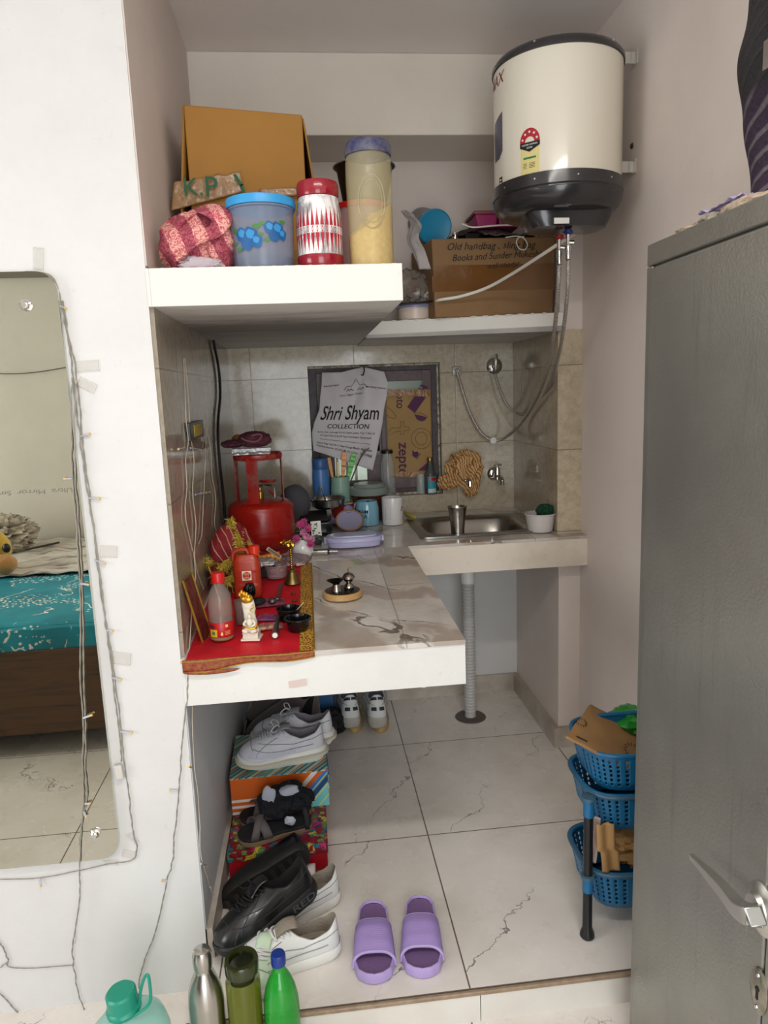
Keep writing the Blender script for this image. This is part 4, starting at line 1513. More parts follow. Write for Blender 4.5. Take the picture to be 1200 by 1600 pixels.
# black pot, red lidded tub and small carton behind
q = at(573, 300, Y=2.20)
rt = thing('plastic_container', 'red lidded clear tub behind the tall flour jar', 'container', (q.x - .02, 2.20, ZS))
zl_ = at(540, 312, Y=2.12).z - ZS
MB().lathe([(0, .001), (.068, .001), (.076, zl_ - .014), (.078, zl_ - .012)], 40).build('tub', M('rosy clear plastic', '#c9a6a6', .2, see=.3), rt)
MB().lathe([(.078, zl_ - .014), (.082, zl_ - .014), (.082, zl_), (.076, zl_ + .002), (0, zl_ + .002)], 40).build('lid', RED, rt)
zp_ = at(573, 262, Y=2.20).z
bp = thing('cooking_pot', 'black bowl with a pale rim resting on the red lidded tub', 'pot', (rt.location.x + .015, 2.20, ZS + zl_ + .0025))
H_ = max(.05, zp_ - bp.location.z)
MB().lathe([(0, .0005), (.055, .0005), (.066, .01), (.082, H_ - .004), (.089, H_), (.087, H_ + .001), (.080, H_ - .004), (.064, .012), (0, .004)], 48).build('bowl', M('black non stick', '#0f0f10', .35), bp)
MB().lathe([(.0885, H_ - .001), (.0915, H_ + .001), (.0905, H_ + .0025), (.0870, H_ + .0015)], 48).build('rim', M('grey rim', '#9a9693', .3, .5), bp)
SC = at(634, 415, Y=2.35)
cb2 = thing('small_carton', 'small brown carton standing behind the flour jar beside the white cloth', 'box', (.232, 2.42, ZS))
MB().box((-.05, -.06, 0), (.045, .06, at(630, 360, Y=2.36).z - ZS)).build('carton_body', CARD, cb2, bev=.002)
MB().box((-.052, -.0615, .05), (.0465, -.0605, .07)).build('tape', KT, cb2)

# grey white cloth hanging over the shelf end, plastic bag of oddments, small tub
GWC = M('grey white cloth', '#b3aeab', .85, bump=(50, .4))
pts0 = [(632, 330, 2.33), (640, 338, 2.36), (650, 352, 2.42), (645, 372, 2.48), (655, 395, 2.53), (664, 420, 2.56)]
P = crom([at(a, b, Y=c) for a, b, c in pts0], 8)
o0 = P[0].copy()


def drape(a, b):
    k = b * (len(P) - 1)
    i = min(len(P) - 2, int(k))
    q = P[i].lerp(P[i + 1], k - i) - o0
    w_ = .011 + .011 * b + .003 * nz(b * 5)
    an = 2 * pi * a
    r = 1 + .22 * sin(an * 4 + b * 5)
    return q + V((w_ * cos(an) * r, .012 * sin(an) * r, .004 * nz(a * 5, b * 9)))


tag(MB().grid(drape, 30, 60, cu=True).build('draped_cloth', GWC, loc=o0), 'twisted grey white cloth hanging beside the flour jar over the lower shelf', 'cloth')
q = at(648, 442, Y=2.63)
TB = M('smoky clear plastic bag', '#998f84', .12, see=.45, bump=(28, 1.), spec=.8)
pb_ = thing('plastic_bag', 'knotted clear plastic bag of small things between the shelf step and the big carton', 'bag', (.388, 2.70, ZS2 + .075))
MB().blob((0, 0, .045), (.070, .05, .055), 9, .3, fr=3, seg=44).build('bag', TB, pb_)
MB().blob((.06, -.01, .025), (.032, .02, .035), 5, .4, fr=3, seg=28).build('knot', TB, pb_)
MB().blob((.022, -.012, .05), (.012, .012, .030), 5, .2, seg=16).build('contents', M('salmon sponge', '#b9655a', .9), pb_)
tb = thing('small_tub', 'small cream tub with a lavender lid under the plastic bag on the lower shelf', 'tub', (at(648, 493, Y=2.72).x, 2.72, ZS2))
MB().lathe([(0, .001), (.056, .001), (.060, .006), (.061, .046), (.059, .048)], 40).build('tub', M('cream tub', '#d6c6b8', .3), tb)
MB().lathe([(.059, .046), (.066, .046), (.066, .053), (.062, .058), (0, .060)], 40).build('lid', M('lavender lid', '#8488ad', .3), tb)
tag(MB().tube(crom([(-.07, -.01, 0), (-.02, -.02, .002), (.03, -.02, .006), (.075, -.01, .012)]), .004, 8).build('black_cable', BLACKP, loc=(tb.location.x, 2.64, ZS2 + .052)), 'black cable end joined to the white heater cord above the cream tub', 'cable')

# big carton with handwriting on the lower shelf
c0 = at(680, 494, Y=2.60)
c1 = at(864, 489, Y=2.60)
ctop = at(678, 373, Y=2.60).z
CD = M('dull brown cardboard', '#8b6a45', .8, var=(4, '#75583a', .6), bump=(50, .1))
cb = thing('cardboard_box', 'taped brown carton with handwritten notes on the lower right shelf', 'box', (c0.x, 2.60, ZS2))
CW, CH = c1.x - c0.x, ctop - ZS2
MB().hexa([(0, 0, 0), (CW, 0, 0), (CW, .27, 0), (-.035, .27, 0), (-.006, 0, CH), (CW + .008, 0, CH), (CW, .27, CH), (-.040, .27, CH)]).build('carton_body', CD, cb, bev=.004)
T3 = M('shiny brown packing tape', '#7a522a', .12, see=.12, coat=.5, bump=(30, .35))
MB().box((-.008, -.0012, CH * .33), (CW + .004, -.0004, CH * .53)).box((-.002, -.0022, CH * .40), (CW + .004, -.0014, CH * .66)).build('tape', T3, cb)
GL = M('white tape glints', '#d8c8ac', .3)
hand = MB()


def scribble(s, size, x0_, z0_, seed=0, slope=0., sx=1.05):
    for i, ch in enumerate(s):
        pass
    vs, fs = text_geo(s, size, shear=.28, align='LEFT')
    hand.add([V((x0_ + v_.x * sx + .0006 * nz(v_.x * 90, seed), -.0026, z0_ + v_.y + slope * v_.x + .0035 * nz(v_.x * 60, seed, 2))) for v_ in vs], fs)


scribble('Old handbag , sling Bag', .034, .045, CH - .030, 1, .01, 1.02)
scribble('Books and Sunder Mukesha', .032, .065, CH - .068, 2, .03, .92)
scribble('wali chadar .', .028, .19, CH - .098, 3, .05, .95)
hand.build('handwriting', INK, cb)
ZC_ = ZS2 + CH

# things on the big carton
q = at(680, 355, Y=2.74)
cj = thing('plastic_jar', 'translucent jar lying on its side with a round turquoise lid facing out', 'jar', at(679, 355, Y=2.72))
T = Matrix.Rotation(radians(8), 4, 'Z') @ Matrix.Rotation(radians(108), 4, 'X')
MB(T).lathe([(0, -.17), (.05, -.17), (.056, -.16), (.058, -.02), (.058, .0)], 40).build('jar_body', M('grey translucent plastic', '#8b9093', .25, see=.35), cj)
MB(T).lathe([(.060, -.012), (.063, -.010), (.064, .006), (.060, .010), (.056, .008), (0, .008)], 48).build('lid', M('turquoise plastic', '#1e86ad', .4, bump=(14, .1)), cj)
DKC = M('dark olive cloth', '#3b352f', .9, bump=(30, .5))
tag(MB().grid(lambda a, b: V((lerp(-.15, .15, a), lerp(-.05, .10, b), .012 + (.055 * sin(pi * min(1, a * 1.1)) ** 1 + .012 * nz(a * 8, b * 6)) * sin(pi * min(1, b + .15)) ** .6)), 40, 24).build('dark_bag', DKC, loc=(.70, 2.76, ZC_ + .006), solid=.004), 'dark olive cloth bag lying on the taped carton behind the pink tiffin', 'bag')
q = at(775, 350, Y=2.62)
pk_ = thing('lunch_box', 'pink plastic compartment box with a brownish pink lid under the water heater', 'lunch box', (q.x + .02, 2.73, ZC_ + .052))
PINK = M('magenta plastic', '#a32a66', .35)
MB().hexa([(-.075, -.06, 0), (-.006, -.06, 0), (-.006, .06, 0), (-.075, .06, 0), (-.085, -.07, .042), (-.002, -.07, .042), (-.002, .07, .042), (-.085, .07, .042)]).build('compartment', PINK, pk_, bev=.004)
MB().hexa([(.006, -.06, 0), (.085, -.06, 0), (.085, .06, 0), (.006, .06, 0), (.002, -.07, .042), (.095, -.07, .042), (.095, .07, .042), (.002, .07, .042)]).build('compartment', PINK, pk_, bev=.004)
MB().box((-.092, -.075, .042), (.10, .075, .054)).build('lid', M('dusky pink lid', '#8b4a4e', .4), pk_, bev=.004)
GRP = M('grey plastic sheet', '#6b655e', .25, see=.1, bump=(22, .8))
MB_ = MB().grid(lambda a, b: V((lerp(-.13, .12, a), lerp(-.045, .08, b), .010 + .022 * (1 - a) * b + .030 * b * (.6 + .4 * sin(a * 7)) + .007 * nz(a * 9, b * 7))), 44, 16)
tag(MB_.build('plastic_sheet', GRP, loc=(.795, 2.655, ZC_ + .002), solid=.002), 'crumpled grey plastic sheet on the front top edge of the taped carton', 'plastic sheet')
for (px, dx, lab) in ((712, 0, 'small steel fitting on the left front corner of the taped carton'), (728, 0, 'small dark metal box beside the steel fitting on the taped carton')):
    q = at(px, 371, Y=2.64)
    if px == 712:
        mb = MB().lathe([(0, .0), (.013, 0), (.013, .012), (.009, .016), (.013, .02), (.012, .028), (0, .03)], 20)
        tag(mb.build('steel_fitting', CHROME, loc=(q.x, 2.65, ZC_ + .001)), lab, 'fitting')
    else:
        tag(MB().box((-.02, -.012, 0), (.03, .012, .024)).build('metal_box', M('dark metal', '#2a2826', .3, .7), loc=(q.x + .02, 2.65, ZC_ + .0005), bev=.002), lab, 'box')

# white cord from the heater and its thin sensor wire
P = crom([at(a, b, Y=c) for a, b, c in [(912, 348, 2.24), (905, 360, 2.24), (880, 376, 2.18), (850, 396, 2.25), (800, 428, 2.42), (760, 450, 2.52), (720, 463, 2.56), (690, 468, 2.58), (682, 470, 2.60)]], 8)
MB().tube([q - hr.location for q in P], .0055, 10).build('power_cord', WIRE_W, hr)
P = crom([at(a, b, Y=c) for a, b, c in [(722, 350, 2.62), (740, 355, 2.60), (780, 352, 2.58), (812, 353, 2.5), (834, 362, 2.42), (822, 352, 2.40), (826, 358, 2.42), (838, 368, 2.45)]], 8)
o0 = P[0].copy()
tag(MB().tube([q - o0 for q in P], .0028, 8).build('thin_wire', WIRE_W, loc=o0), 'thin white wire running along the carton top under the heater', 'wire')
P = crom([at(a, b, Y=2.575) for a, b in [(790, 371), (806, 369), (818, 372), (824, 382), (820, 390), (811, 388), (807, 378), (811, 371), (819, 370)]], 8)
o0 = P[0].copy()
tag(MB().tube([q - o0 for q in P], .0022, 8).build('thin_wire', WIRE_W, loc=o0), 'small loop of thin white wire hanging over the handwriting on the carton', 'wire')
# ================================================================ gas cylinder and things on the counter
LPG = newmat('red cylinder paint')
n, p = LPG[1], LPG[2]
v, x, y, z = n.obj()
c = n.mix(n.rng(n.noise(v, 14, 4, .6), .5, .75, 0, .5), rgb('#9a140c'), rgb('#6e100b'))
top = n.math('MULTIPLY', n.rng(n.noise(v, 22, 5, .7), .48, .6), n.rng(z, .20, .25))
c = n.mix(n.math('MULTIPLY', top, .45), c, rgb('#8f6a5f'))
n.put(p.inputs['Base Color'], c)
n.put(p.inputs['Roughness'], n.rng(n.noise(v, 18, 4), .3, .7, .2, .42))
n.put(p.inputs['Normal'], n.bump(n.noise(v, 25, 4), .12, .004))
LPG = LPG[0]
gx_, gy_ = -.186, 2.55
gc = thing('gas_cylinder', 'small red gas cylinder with a ring handle standing against the left wall', 'gas cylinder', (gx_, gy_, zc(gy_)))
R_ = .117
zh = lambda py: at(404, py, Y=gy_ - .08).z - zc(gy_)
ztop = zh(786)
MB().lathe([(0, .012), (.07, .012), (.095, .022), (.112, .045), (R_, .075), (R_, .083), (R_ + .0018, .085), (R_ + .0018, .088), (R_, .090), (R_, ztop - .038), (.1155, ztop - .024), (.108, ztop - .011), (.092, ztop - .003), (.06, ztop), (.03, ztop + .004), (0, ztop + .005)], 72).build('tank', LPG, gc)
MB().lathe([(.085, .0), (.088, .0), (.090, .030), (.086, .030)], 48).build('foot_ring', LPG, gc)
zr = zh(712)
MB().lathe([(.078, zr - .016), (.082, zr - .018), (.086, zr - .012), (.086, zr), (.082, zr + .004), (.078, zr + .002), (.0775, zr - .008), (.078, zr - .016)], 56).build('handle_ring', LPG, gc)
for a in (-102, 8, 170):
    ra = radians(a)
    mb = MB(Matrix.Rotation(ra, 4, 'Z')).hexa([(.080, -.020, ztop - .022), (.084, -.020, ztop - .022), (.084, .020, ztop - .022), (.080, .020, ztop - .022), (.079, -.020, zr - .008), (.083, -.020, zr - .008), (.083, .020, zr - .008), (.079, .020, zr - .008)])
    mb.build('handle_stay', LPG, gc, bev=.001)
mb = MB().lathe([(.012, ztop), (.012, ztop + .03), (.008, ztop + .034), (.008, ztop + .045), (0, ztop + .046)], 20)
mb.build('valve', M('brass', '#a98746', .3, 1.), gc)
mb = MB().lathe([(0, ztop + .050), (.028, ztop + .048), (.032, ztop + .052), (.028, ztop + .058), (0, ztop + .060)], 24, c=(.03, .02, .012)).tube([(.03, .02, ztop + .03), (.05, .02, ztop + .01)], .004)
mb.build('regulator', LPG, gc)
MB().tube(crom([(-.01, .012, ztop + .05), (.045, .0, ztop + .048), (.052, -.01, ztop + .015), (.05, -.01, ztop - .0)]), .0035, 8).build('regulator_lever', STEEL, gc)
q = at(395, 706, Y=gy_ - .02)
MB_ = MB().hexa([(-.066, -.04, 0), (.062, -.04, 0), (.062, .04, 0), (-.066, .04, 0), (-.068, -.042, .022), (.068, -.042, .022), (.066, .04, .022), (-.068, .04, .022)])
for i in range(18):
    MB_.blob((-.06 + .007 * i, -.041, .006 + .010 * abs(nz(i * .8, 3))), (.006, .004, .003), i, .4, seg=8)
FOIL = M('crumpled clear wrap', '#b4b2b0', .12, .4, see=.25, bump=(45, 1.))
tag(MB_.build('blister_pack', FOIL, loc=(q.x, gy_ - .035, zc(gy_) + zr + .0035), bev=.002), 'shiny clear wrapped packet lying on the cylinder ring handle under the maroon cloth', 'packet')
MAR = M('maroon cloth', '#4a1c2a', .9, bump=(60, .6), var=(30, '#6e3a48', .6))
mc = thing('folded_cloth', 'rolled maroon cloth on the clear packet above the red gas cylinder', 'cloth', (q.x - .012, gy_ - .03, zc(gy_) + zr + .027))
MB().blob((.022, 0, .026), (.054, .04, .027), 7, .16, seg=50, flat=.001).blob((-.055, 0, .014), (.036, .035, .014), 3, .2, seg=30, flat=.001).build('cloth', MAR, mc)
MB().tube(crom([(-.02, -.040, .035), (.0, -.047, .026), (.03, -.048, .022), (.05, -.046, .038), (.04, -.043, .046), (.015, -.044, .042)]), .0028, 6).build('hem', M('dusty maroon hem', '#8d5a66', .9), mc)
tag(MB().blob((0, 0, .018), (.022, .02, .018), 4, .08, seg=24, ridge=False).build('onion', M('brown onion skin', '#8c5a22', .5), loc=(q.x - .052, gy_ + .02, zc(gy_) + zr + .035)), 'brown round onion peeking out behind the maroon cloth on the cylinder', 'onion')

# ---------------------------------------------------------------- kitchen clutter beside the cylinder
def C(u, v, dy=0.):
    q = onc(u, v)
    y_ = q.y + dy
    return V((q.x * y_ / q.y if abs(q.y) > 1e-6 else q.x, y_, zc(y_) + .0006))


NEAR = Y_ = None
# grey rounded mixer cover and the black stove behind the flowers
q = at(466, 800, Y=2.86)
tag(MB().blob((0, 0, .05), (.062, .06, .075), 3, .05, seg=36, ridge=False, flat=.0).build('appliance_cover', M('charcoal grey cloth', '#55545a', .85, bump=(60, .3)), loc=(at(462, 800, Y=2.86).x, 2.86, zc(2.86) + .07)), 'dark grey rounded cover standing behind the gas cylinder', 'cover')
st = thing('gas_stove', 'black gas stove partly hidden behind the cylinder and the pink flowers', 'stove', (-.015, 2.86, zc(2.86)))
MB().box((-.05, -.13, .012), (.085, .13, .058)).build('stove_body', M('smoky black glass', '#1b1a1c', .15, coat=.6), st, bev=.006)
MB().box((-.04, -.120, .059), (.07, .10, .069)).build('pan_support', BLACK, st, bev=.003)
for sx_ in (-.035, .07):
    for sy_ in (-.1, .1):
        MB().lathe([(.012, 0), (.010, .014)], 12, c=(sx_, sy_, 0)).build('foot', BLACKP, st)
tag(MB().box((-.030, -.020, 0), (.030, .020, .035)).build('black_box', BLACKP, loc=(onc(490, 852).x, onc(490, 852).y + .02, onc(490, 852).z + .0006), bev=.004), 'small black box behind the white vase', 'box')
# steel saucepan with long handle tipped on the stove
q = at(512, 797, Y=2.90)
sp_ = thing('saucepan', 'steel saucepan with a long handle on the stove under the blue bottle', 'pan', (q.x + .004, 2.93, zc(2.93) + .078))
MB().lathe([(0, .002), (.05, .002), (.066, .012), (.070, .040), (.073, .043), (.071, .045), (.067, .041), (.062, .014), (0, .006)], 48).build('pan', STEEL, sp_)
mb = MB()
P = crom([(-.060, -.02, .034), (-.085, -.03, .052), (-.105, -.035, .075)], 6)
mb.tube(P, .005, 8)
P2 = crom([(-.05, -.03, .040), (-.035, -.035, .075), (-.028, -.035, .095), (-.018, -.035, .072), (-.012, -.03, .04)], 6)
mb.build('handle', STEEL, sp_)
MB().tube(P2, .0035, 8).build('lifting_tongs', STEEL_D, sp_)
# red tub and orange plate
q = at(535, 800, Y=2.98)
rt2 = thing('plastic_tub', 'red plastic tub beneath the green cutlery cup', 'tub', (q.x, 2.99, zc(2.99)))
h_ = at(535, 789, Y=2.94).z - zc(2.99)
MB().lathe([(0, .001), (.038, .001), (.052, h_ - .008), (.055, h_), (.050, h_), (.036, .006), (0, .005)], 36).build('tub', M('brick red plastic', '#a52a1e', .35), rt2)
q = C(520, 812, 0)
op = thing('plate', 'orange plastic plate propped behind the lavender strainers', 'plate', (q.x, q.y, zc(q.y)))
MB(Matrix.Translation((0, .0, .022)) @ Matrix.Rotation(radians(12), 4, 'X')).lathe([(0, .0), (.045, .0), (.062, .014), (.064, .016), (.060, .016), (.044, .004), (0, .003)], 40).build('plate', M('orange plastic', '#d2411f', .35), op)
mb = MB(Matrix.Translation((0, .0, 0))).lathe([(.03, .0), (.035, .002), (.040, .018)], 24)
mb.build('foot_ring', M('orange plastic', '#d2411f', .35), op)
# brown dish with clear grey lid
q = onc(577, 808)
bd_ = thing('glass_casserole', 'deep brown glass dish with a cloudy grey lid behind the mugs', 'dish', (.245, 3.045, zc(3.045)))
h1, h2, h3 = at(577, 775, Y=2.97).z - zc(3.045), at(577, 764, Y=2.97).z - zc(3.045), at(577, 756, Y=3.0).z - zc(3.045)
MB().lathe([(0, .001), (.062, .001), (.070, .01), (.076, h1)], 48).build('dish', M('brown amber glass', '#4a230f', .1, coat=.6), bd_)
LIDG = M('cloudy grey green plastic', '#94a09a', .25, see=.15)
MB().lathe([(.074, h1 - .004), (.084, h1), (.087, h2 - .004), (.084, h2), (.070, h2 + .003), (.062, h3 - .002), (0, h3)], 48).build('lid', LIDG, bd_)
# mugs
for (px, wpx, col, lab, hpx, nm) in ((576, 37, M('sky blue ceramic', '#7fb6cd', .12, coat=.5), 'sky blue mug with dark lettering left of the white mug', 38, 'b'), (616, 33, WHITEC, 'white mug with a faint red print beside the sink', 43, 'w')):
    q = onc(px, 823 if nm == 'b' else 822)
    r = szp(wpx, q) / 2
    mg = thing('mug', lab, 'mug', (q.x, q.y + r, zc(q.y + r) + .0005))
    hz = szp(hpx, q) * 1.0
    if nm == 'b':
        MB().lathe([(0, .001), (r * .98, .001), (r, .006), (r, hz * .72), (r * .9, hz * .92), (r * .86, hz), (r * .80, hz), (r * .84, hz * .9), (r * .92, hz * .7), (r * .9, .008), (0, .006)], 48).build('cup', col, mg)
        mb = MB()
        f = lambda x, y: V((r * 1.03 * sin(-.62 + x / r), -r * 1.03 * cos(-.62 + x / r), hz * .5 + y))
        mb.text('MAMA', .022, lambda x, y: f(-x, y + .010), offset=.01)
        mb.text('ANIA', .022, lambda x, y: f(-x, y - .010), offset=.01)
        mb.build('lettering', INK, mg)
    else:
        MB().lathe([(0, .001), (r * .95, .001), (r, .005), (r, hz), (r * .93, hz), (r * .92, .008), (0, .006)], 48).build('cup', col, mg)
        mb = MB()
        f = lambda x, y: V((r * 1.006 * sin(.95 + x / r), -r * 1.006 * cos(.95 + x / r), hz * .6 + y))
        for i in range(7):
            petal(mb, f, .006 * cos(i * .9), .008 * sin(i * 1.3), .0035)
        mb.build('print', M('faded red print', '#a83a4a', .4), mg)
        f2_ = lambda x, y: V((r * 1.006 * sin(-.6 + x / r), -r * 1.006 * cos(-.6 + x / r), hz * .48 + y))
        mb = MB().ribbon([f2_(-.010, -.03), f2_(-.010, .025)], .001, (0, -1, 0)).ribbon([f2_(.012, -.03), f2_(.012, .025)], .001, (0, -1, 0))
        mb.build('outline', M('pale grey print', '#9c989a', .4), mg)
    hd_ = 1 if nm == 'w' else -1
    ha = radians(60 if nm == 'w' else 120)
    dv = V((cos(ha), sin(ha), 0))
    MB().tube(crom([dv * r * .98 + V((0, 0, hz * .75)), dv * (r + .018) + V((0, 0, hz * .72)), dv * (r + .022) + V((0, 0, hz * .45)), dv * r * .98 + V((0, 0, hz * .22))]), .0045, 8).build('handle', col, mg)
# lavender strainer lids and oval box
LV = M('lavender plastic', '#9d9bc4', .3, see=.08)
q = onc(548, 832)
ls = thing('strainer', 'round lavender strainer with an orange rim leaning behind the lavender lunch box', 'strainer', (q.x, q.y + .04, zc(q.y + .04)))
T = Matrix.Translation((0, 0, .040)) @ Matrix.Rotation(radians(38), 4, 'X')
MB(T).lathe([(0, .0), (.040, .0), (.052, .004)], 44).build('disc', M('pale lavender plastic', '#a9a6c6', .3), ls)
MB(T).tube([(.055 * cos(i * pi / 22), .055 * sin(i * pi / 22), .004) for i in range(44)], .0035, 8, closed=True).build('rim', M('ochre rim', '#a8764b', .4), ls)
MB(T).lathe([(.020, .0), (.020, -.012), (0, -.012)], 20, c=(0, .062, .006)).build('handle', LV, ls)
q = C(525, 824, .04)
tag(MB(Matrix.Translation((0, 0, .018)) @ Matrix.Rotation(radians(20), 4, 'X')).lathe([(0, .0), (.028, .0), (.045, .012), (.046, .014), (.042, .013), (.026, .003), (0, .003)], 36).build('strainer_bowl', LV, loc=q), 'small lavender bowl half hidden left of the round lavender strainer', 'bowl')
q = onc(555, 858)
lb = thing('lunch_box', 'oval lavender plastic lunch box lying on the counter in front of the mugs', 'lunch box', (q.x, q.y + .055, zc(q.y + .055) + .0006))
LVB = M('light lavender plastic', '#b5b4d8', .22, coat=.3)


def ov(ex, ey, n_=48, p_=.55):
    return [rr(i / n_, ex, ey, p_) for i in range(n_)]


def ovl(mb, prof, n_=56, p_=.6):
    mb.grid(lambda a, b: V((*rr(a, prof[round(b * (len(prof) - 1))][0], prof[round(b * (len(prof) - 1))][1], p_), prof[round(b * (len(prof) - 1))][2])), n_, len(prof) - 1, cu=True)
    return mb


ovl(MB(), [(.0, .0, .001), (.088, .048, .001), (.096, .054, .004), (.100, .057, .024), (.100, .057, .026)]).build('tub', LVB, lb)
ovl(MB(), [(.100, .057, .024), (.104, .061, .025), (.104, .061, .034), (.100, .057, .039), (.085, .045, .040), (.083, .043, .044), (0, 0, .045)]).build('lid', LVB, lb)
for sx_ in (-1, 1):
    MB().box((sx_ * .104 - .006, -.015, .014), (sx_ * .104 + .006, .015, .036)).build('clip', LVB, lb, bev=.003)
# metallic lighter
a_, b_ = onc(490, 863, .012), onc(528, 862, .012)
lt = thing('gas_lighter', 'slim chrome gas lighter lying between the vase and the lavender lunch box', 'lighter', (a_.x, a_.y, zc(a_.y)))
d = b_ - a_
d.z = 0
MB().tube([V((0, 0, .013)), d * .58 + V((0, 0, .013))], .012, 16).build('handle', CHROME, lt)
MB().tube([d * .58 + V((0, 0, .013)), d * .66 + V((0, 0, .013))], .008, 12).build('collar', BLACKP, lt)
MB().tube([d * .66 + V((0, 0, .013)), d * 1.0 + V((0, 0, .013))], .0055, 12).build('barrel', CHROME, lt)
# yellow banana-like ladle end by the sink, tumbler, white tub
q = onc(640, 812)
tag(MB().tube(crom([(-.012, .03, .02), (0, .0, .016), (.012, -.03, .014), (.022, -.05, .012)]), lambda t: .0125 * (1 - .45 * abs(2 * t - 1) ** 2), 12).build('dish_brush', M('faded yellow plastic', '#b9a85e', .4), loc=(q.x, q.y + .03, zc(q.y) + .001)), 'faded yellow plastic scrubber handle between the white mug and the sink', 'brush')
q = onc(717, 836)
tu = MB().lathe([(0, .001), (.0245, .001), (.026, .003), (.0265, .02), (.030, .06), (.036, .102), (.0385, .106), (.0375, .108), (.0345, .104), (.028, .058), (.024, .006), (0, .004)], 40)
tag(tu.build('steel_tumbler', STEEL, loc=(q.x, q.y + .02, zc(q.y + .02) + .0006)), 'dented steel tumbler standing at the front edge of the sink', 'tumbler')
q = onc(850, 834)
wt = thing('white_tub', 'round white plastic tub with a dark green scourer at the right end of the counter', 'tub', (q.x, q.y + .045, zc(q.y + .045) + .0006))
MB().lathe([(0, .001), (.044, .001), (.047, .004), (.056, .066), (.060, .068), (.060, .072), (.055, .072), (.046, .008), (0, .006)], 44).build('tub', M('milky plastic', '#cfcac6', .3), wt)
sc_ = MB().blob((.020, 0, .068), (.030, .022, .022), 5, .35, fr=4, seg=30)
tag(sc_.build('scourer', M('dark green scourer', '#0f3d2a', .95, bump=(90, .8)), loc=wt.location + V((0, 0, .012))), 'dark green scourer resting in the white tub', 'scourer')

# ---------------------------------------------------------------- on the window ledge
LG = M('white ledge tile', '#cfc9be', .3)
zled = at(530, 783, Y=3.06).z
lx0, lx1 = -.02, .23
lg = MB().box((lx0, 2.985, zc(3.1)), (lx1, YB - .001, zled))
struct(lg.build('trim_7', LG, bev=.003))
q = V((at(503, 780, Y=3.05).x, 3.05, zled + .0005))
BLU = M('matt blue enamel', '#4a7fbe', .35)
fl = thing('vacuum_flask', 'slim blue flask with a darker blue cap standing under the white cloth bag', 'flask', q)
MB().lathe([(0, .001), (.034, .001), (.0365, .004), (.0365, .118), (.034, .138), (.0335, .144)], 40).build('bottle', BLU, fl)
MB().lathe([(.0335, .144), (.0345, .146), (.0345, .184), (.031, .190), (0, .190)], 40).build('cap', M('darker blue plastic', '#38639b', .4), fl)
q = V((at(533, 780, Y=3.045).x, 3.045, zled + .0005))
cu_ = thing('cutlery_cup', 'pale green perforated cup holding knives and brushes on the window ledge', 'cup', q)
GC = M('pale green plastic', '#8fb3a0', .4)
MB().lathe([(0, .001), (.040, .001), (.042, .004), (.0425, .05), (.0385, .108), (.036, .109), (.036, .105), (.0395, .05), (.038, .008), (0, .006)], 44).build('cup', GC, cu_)
mb = MB()
for i in range(7):
    a = radians(-150 + i * 20)
    mb.add([V((.0427 * cos(a + s_ * .04), .0427 * sin(a + s_ * .04), .020 + t_ * .0022)) for s_, t_ in ((-1, 0), (0, -1), (1, 0), (0, 1))], [(0, 1, 2, 3)])
mb.build('holes', BLACK, cu_)


def utensil(name, lab, cat, x0, tip, w0, w1, mat, th=.004, bl=None):
    base = cu_.location + V((x0, 0, .012))
    tipw = at(tip[0], tip[1], Y=cu_.location.y + .003 * (x0 * 100))
    dv = tipw - base
    e = thing(name, lab, cat, base)
    L = dv.length
    d_ = dv.normalized()
    nrm = V((0, -1, 0))
    pts = [d_ * (L * t) for t in (.45, .6, .72, .85, .95, 1.)]
    mb = MB()
    for i in range(len(pts) - 1):
        w = interp([0, .5, 1], [w0 * .7, w0 * 1.1, w0 * .85], i / 5)
        mb.ribbon([pts[i], pts[i + 1]], w, nrm, th)
    mb.build('handle', mat, e, bev=.0012)
    MB().ribbon([V((0, 0, 0)), d_ * (L * .45)], w1, nrm, .0012).build('blade', bl or STEEL, e)
    return e


utensil('kitchen_knife', 'orange handled knife standing in the green cup', 'knife', .002, (538, 708), .020, .012, M('orange plastic handle', '#e08a1c', .35))
utensil('kitchen_knife', 'lime green handled knife leaning right in the green cup', 'knife', .010, (553, 710), .022, .014, M('lime green plastic', '#4fbf2a', .35))
utensil('pastry_brush', 'orange and white brush leaning left in the green cup', 'brush', -.020, (514, 716), .014, .008, M('orange brush handle', '#d99340', .4), bl=M('white stem', '#dcd6cb', .4))
utensil('spoon', 'pale yellow plastic spoon between the brush and the orange knife', 'spoon', -.010, (528, 722), .010, .008, M('pale yellow plastic', '#e8d38a', .4), bl=M('white stem', '#dcd6cb', .4))
# curved serving fork
b0 = cu_.location + V((.014, .004, .02))
P = crom([b0, at(557, 730, Y=3.045), at(563, 716, Y=3.035), at(570, 705, Y=3.03), at(577, 700, Y=3.025)], 6)
fk = tag(MB().tube([q_ - b0 for q_ in P], lambda t: .003 + .0022 * math.exp(-((t - .75) / .15) ** 2), 8).build('steel_spatula', STEEL_D, loc=b0), 'thin curved steel tongs leaning far right in the green cup', 'tongs')
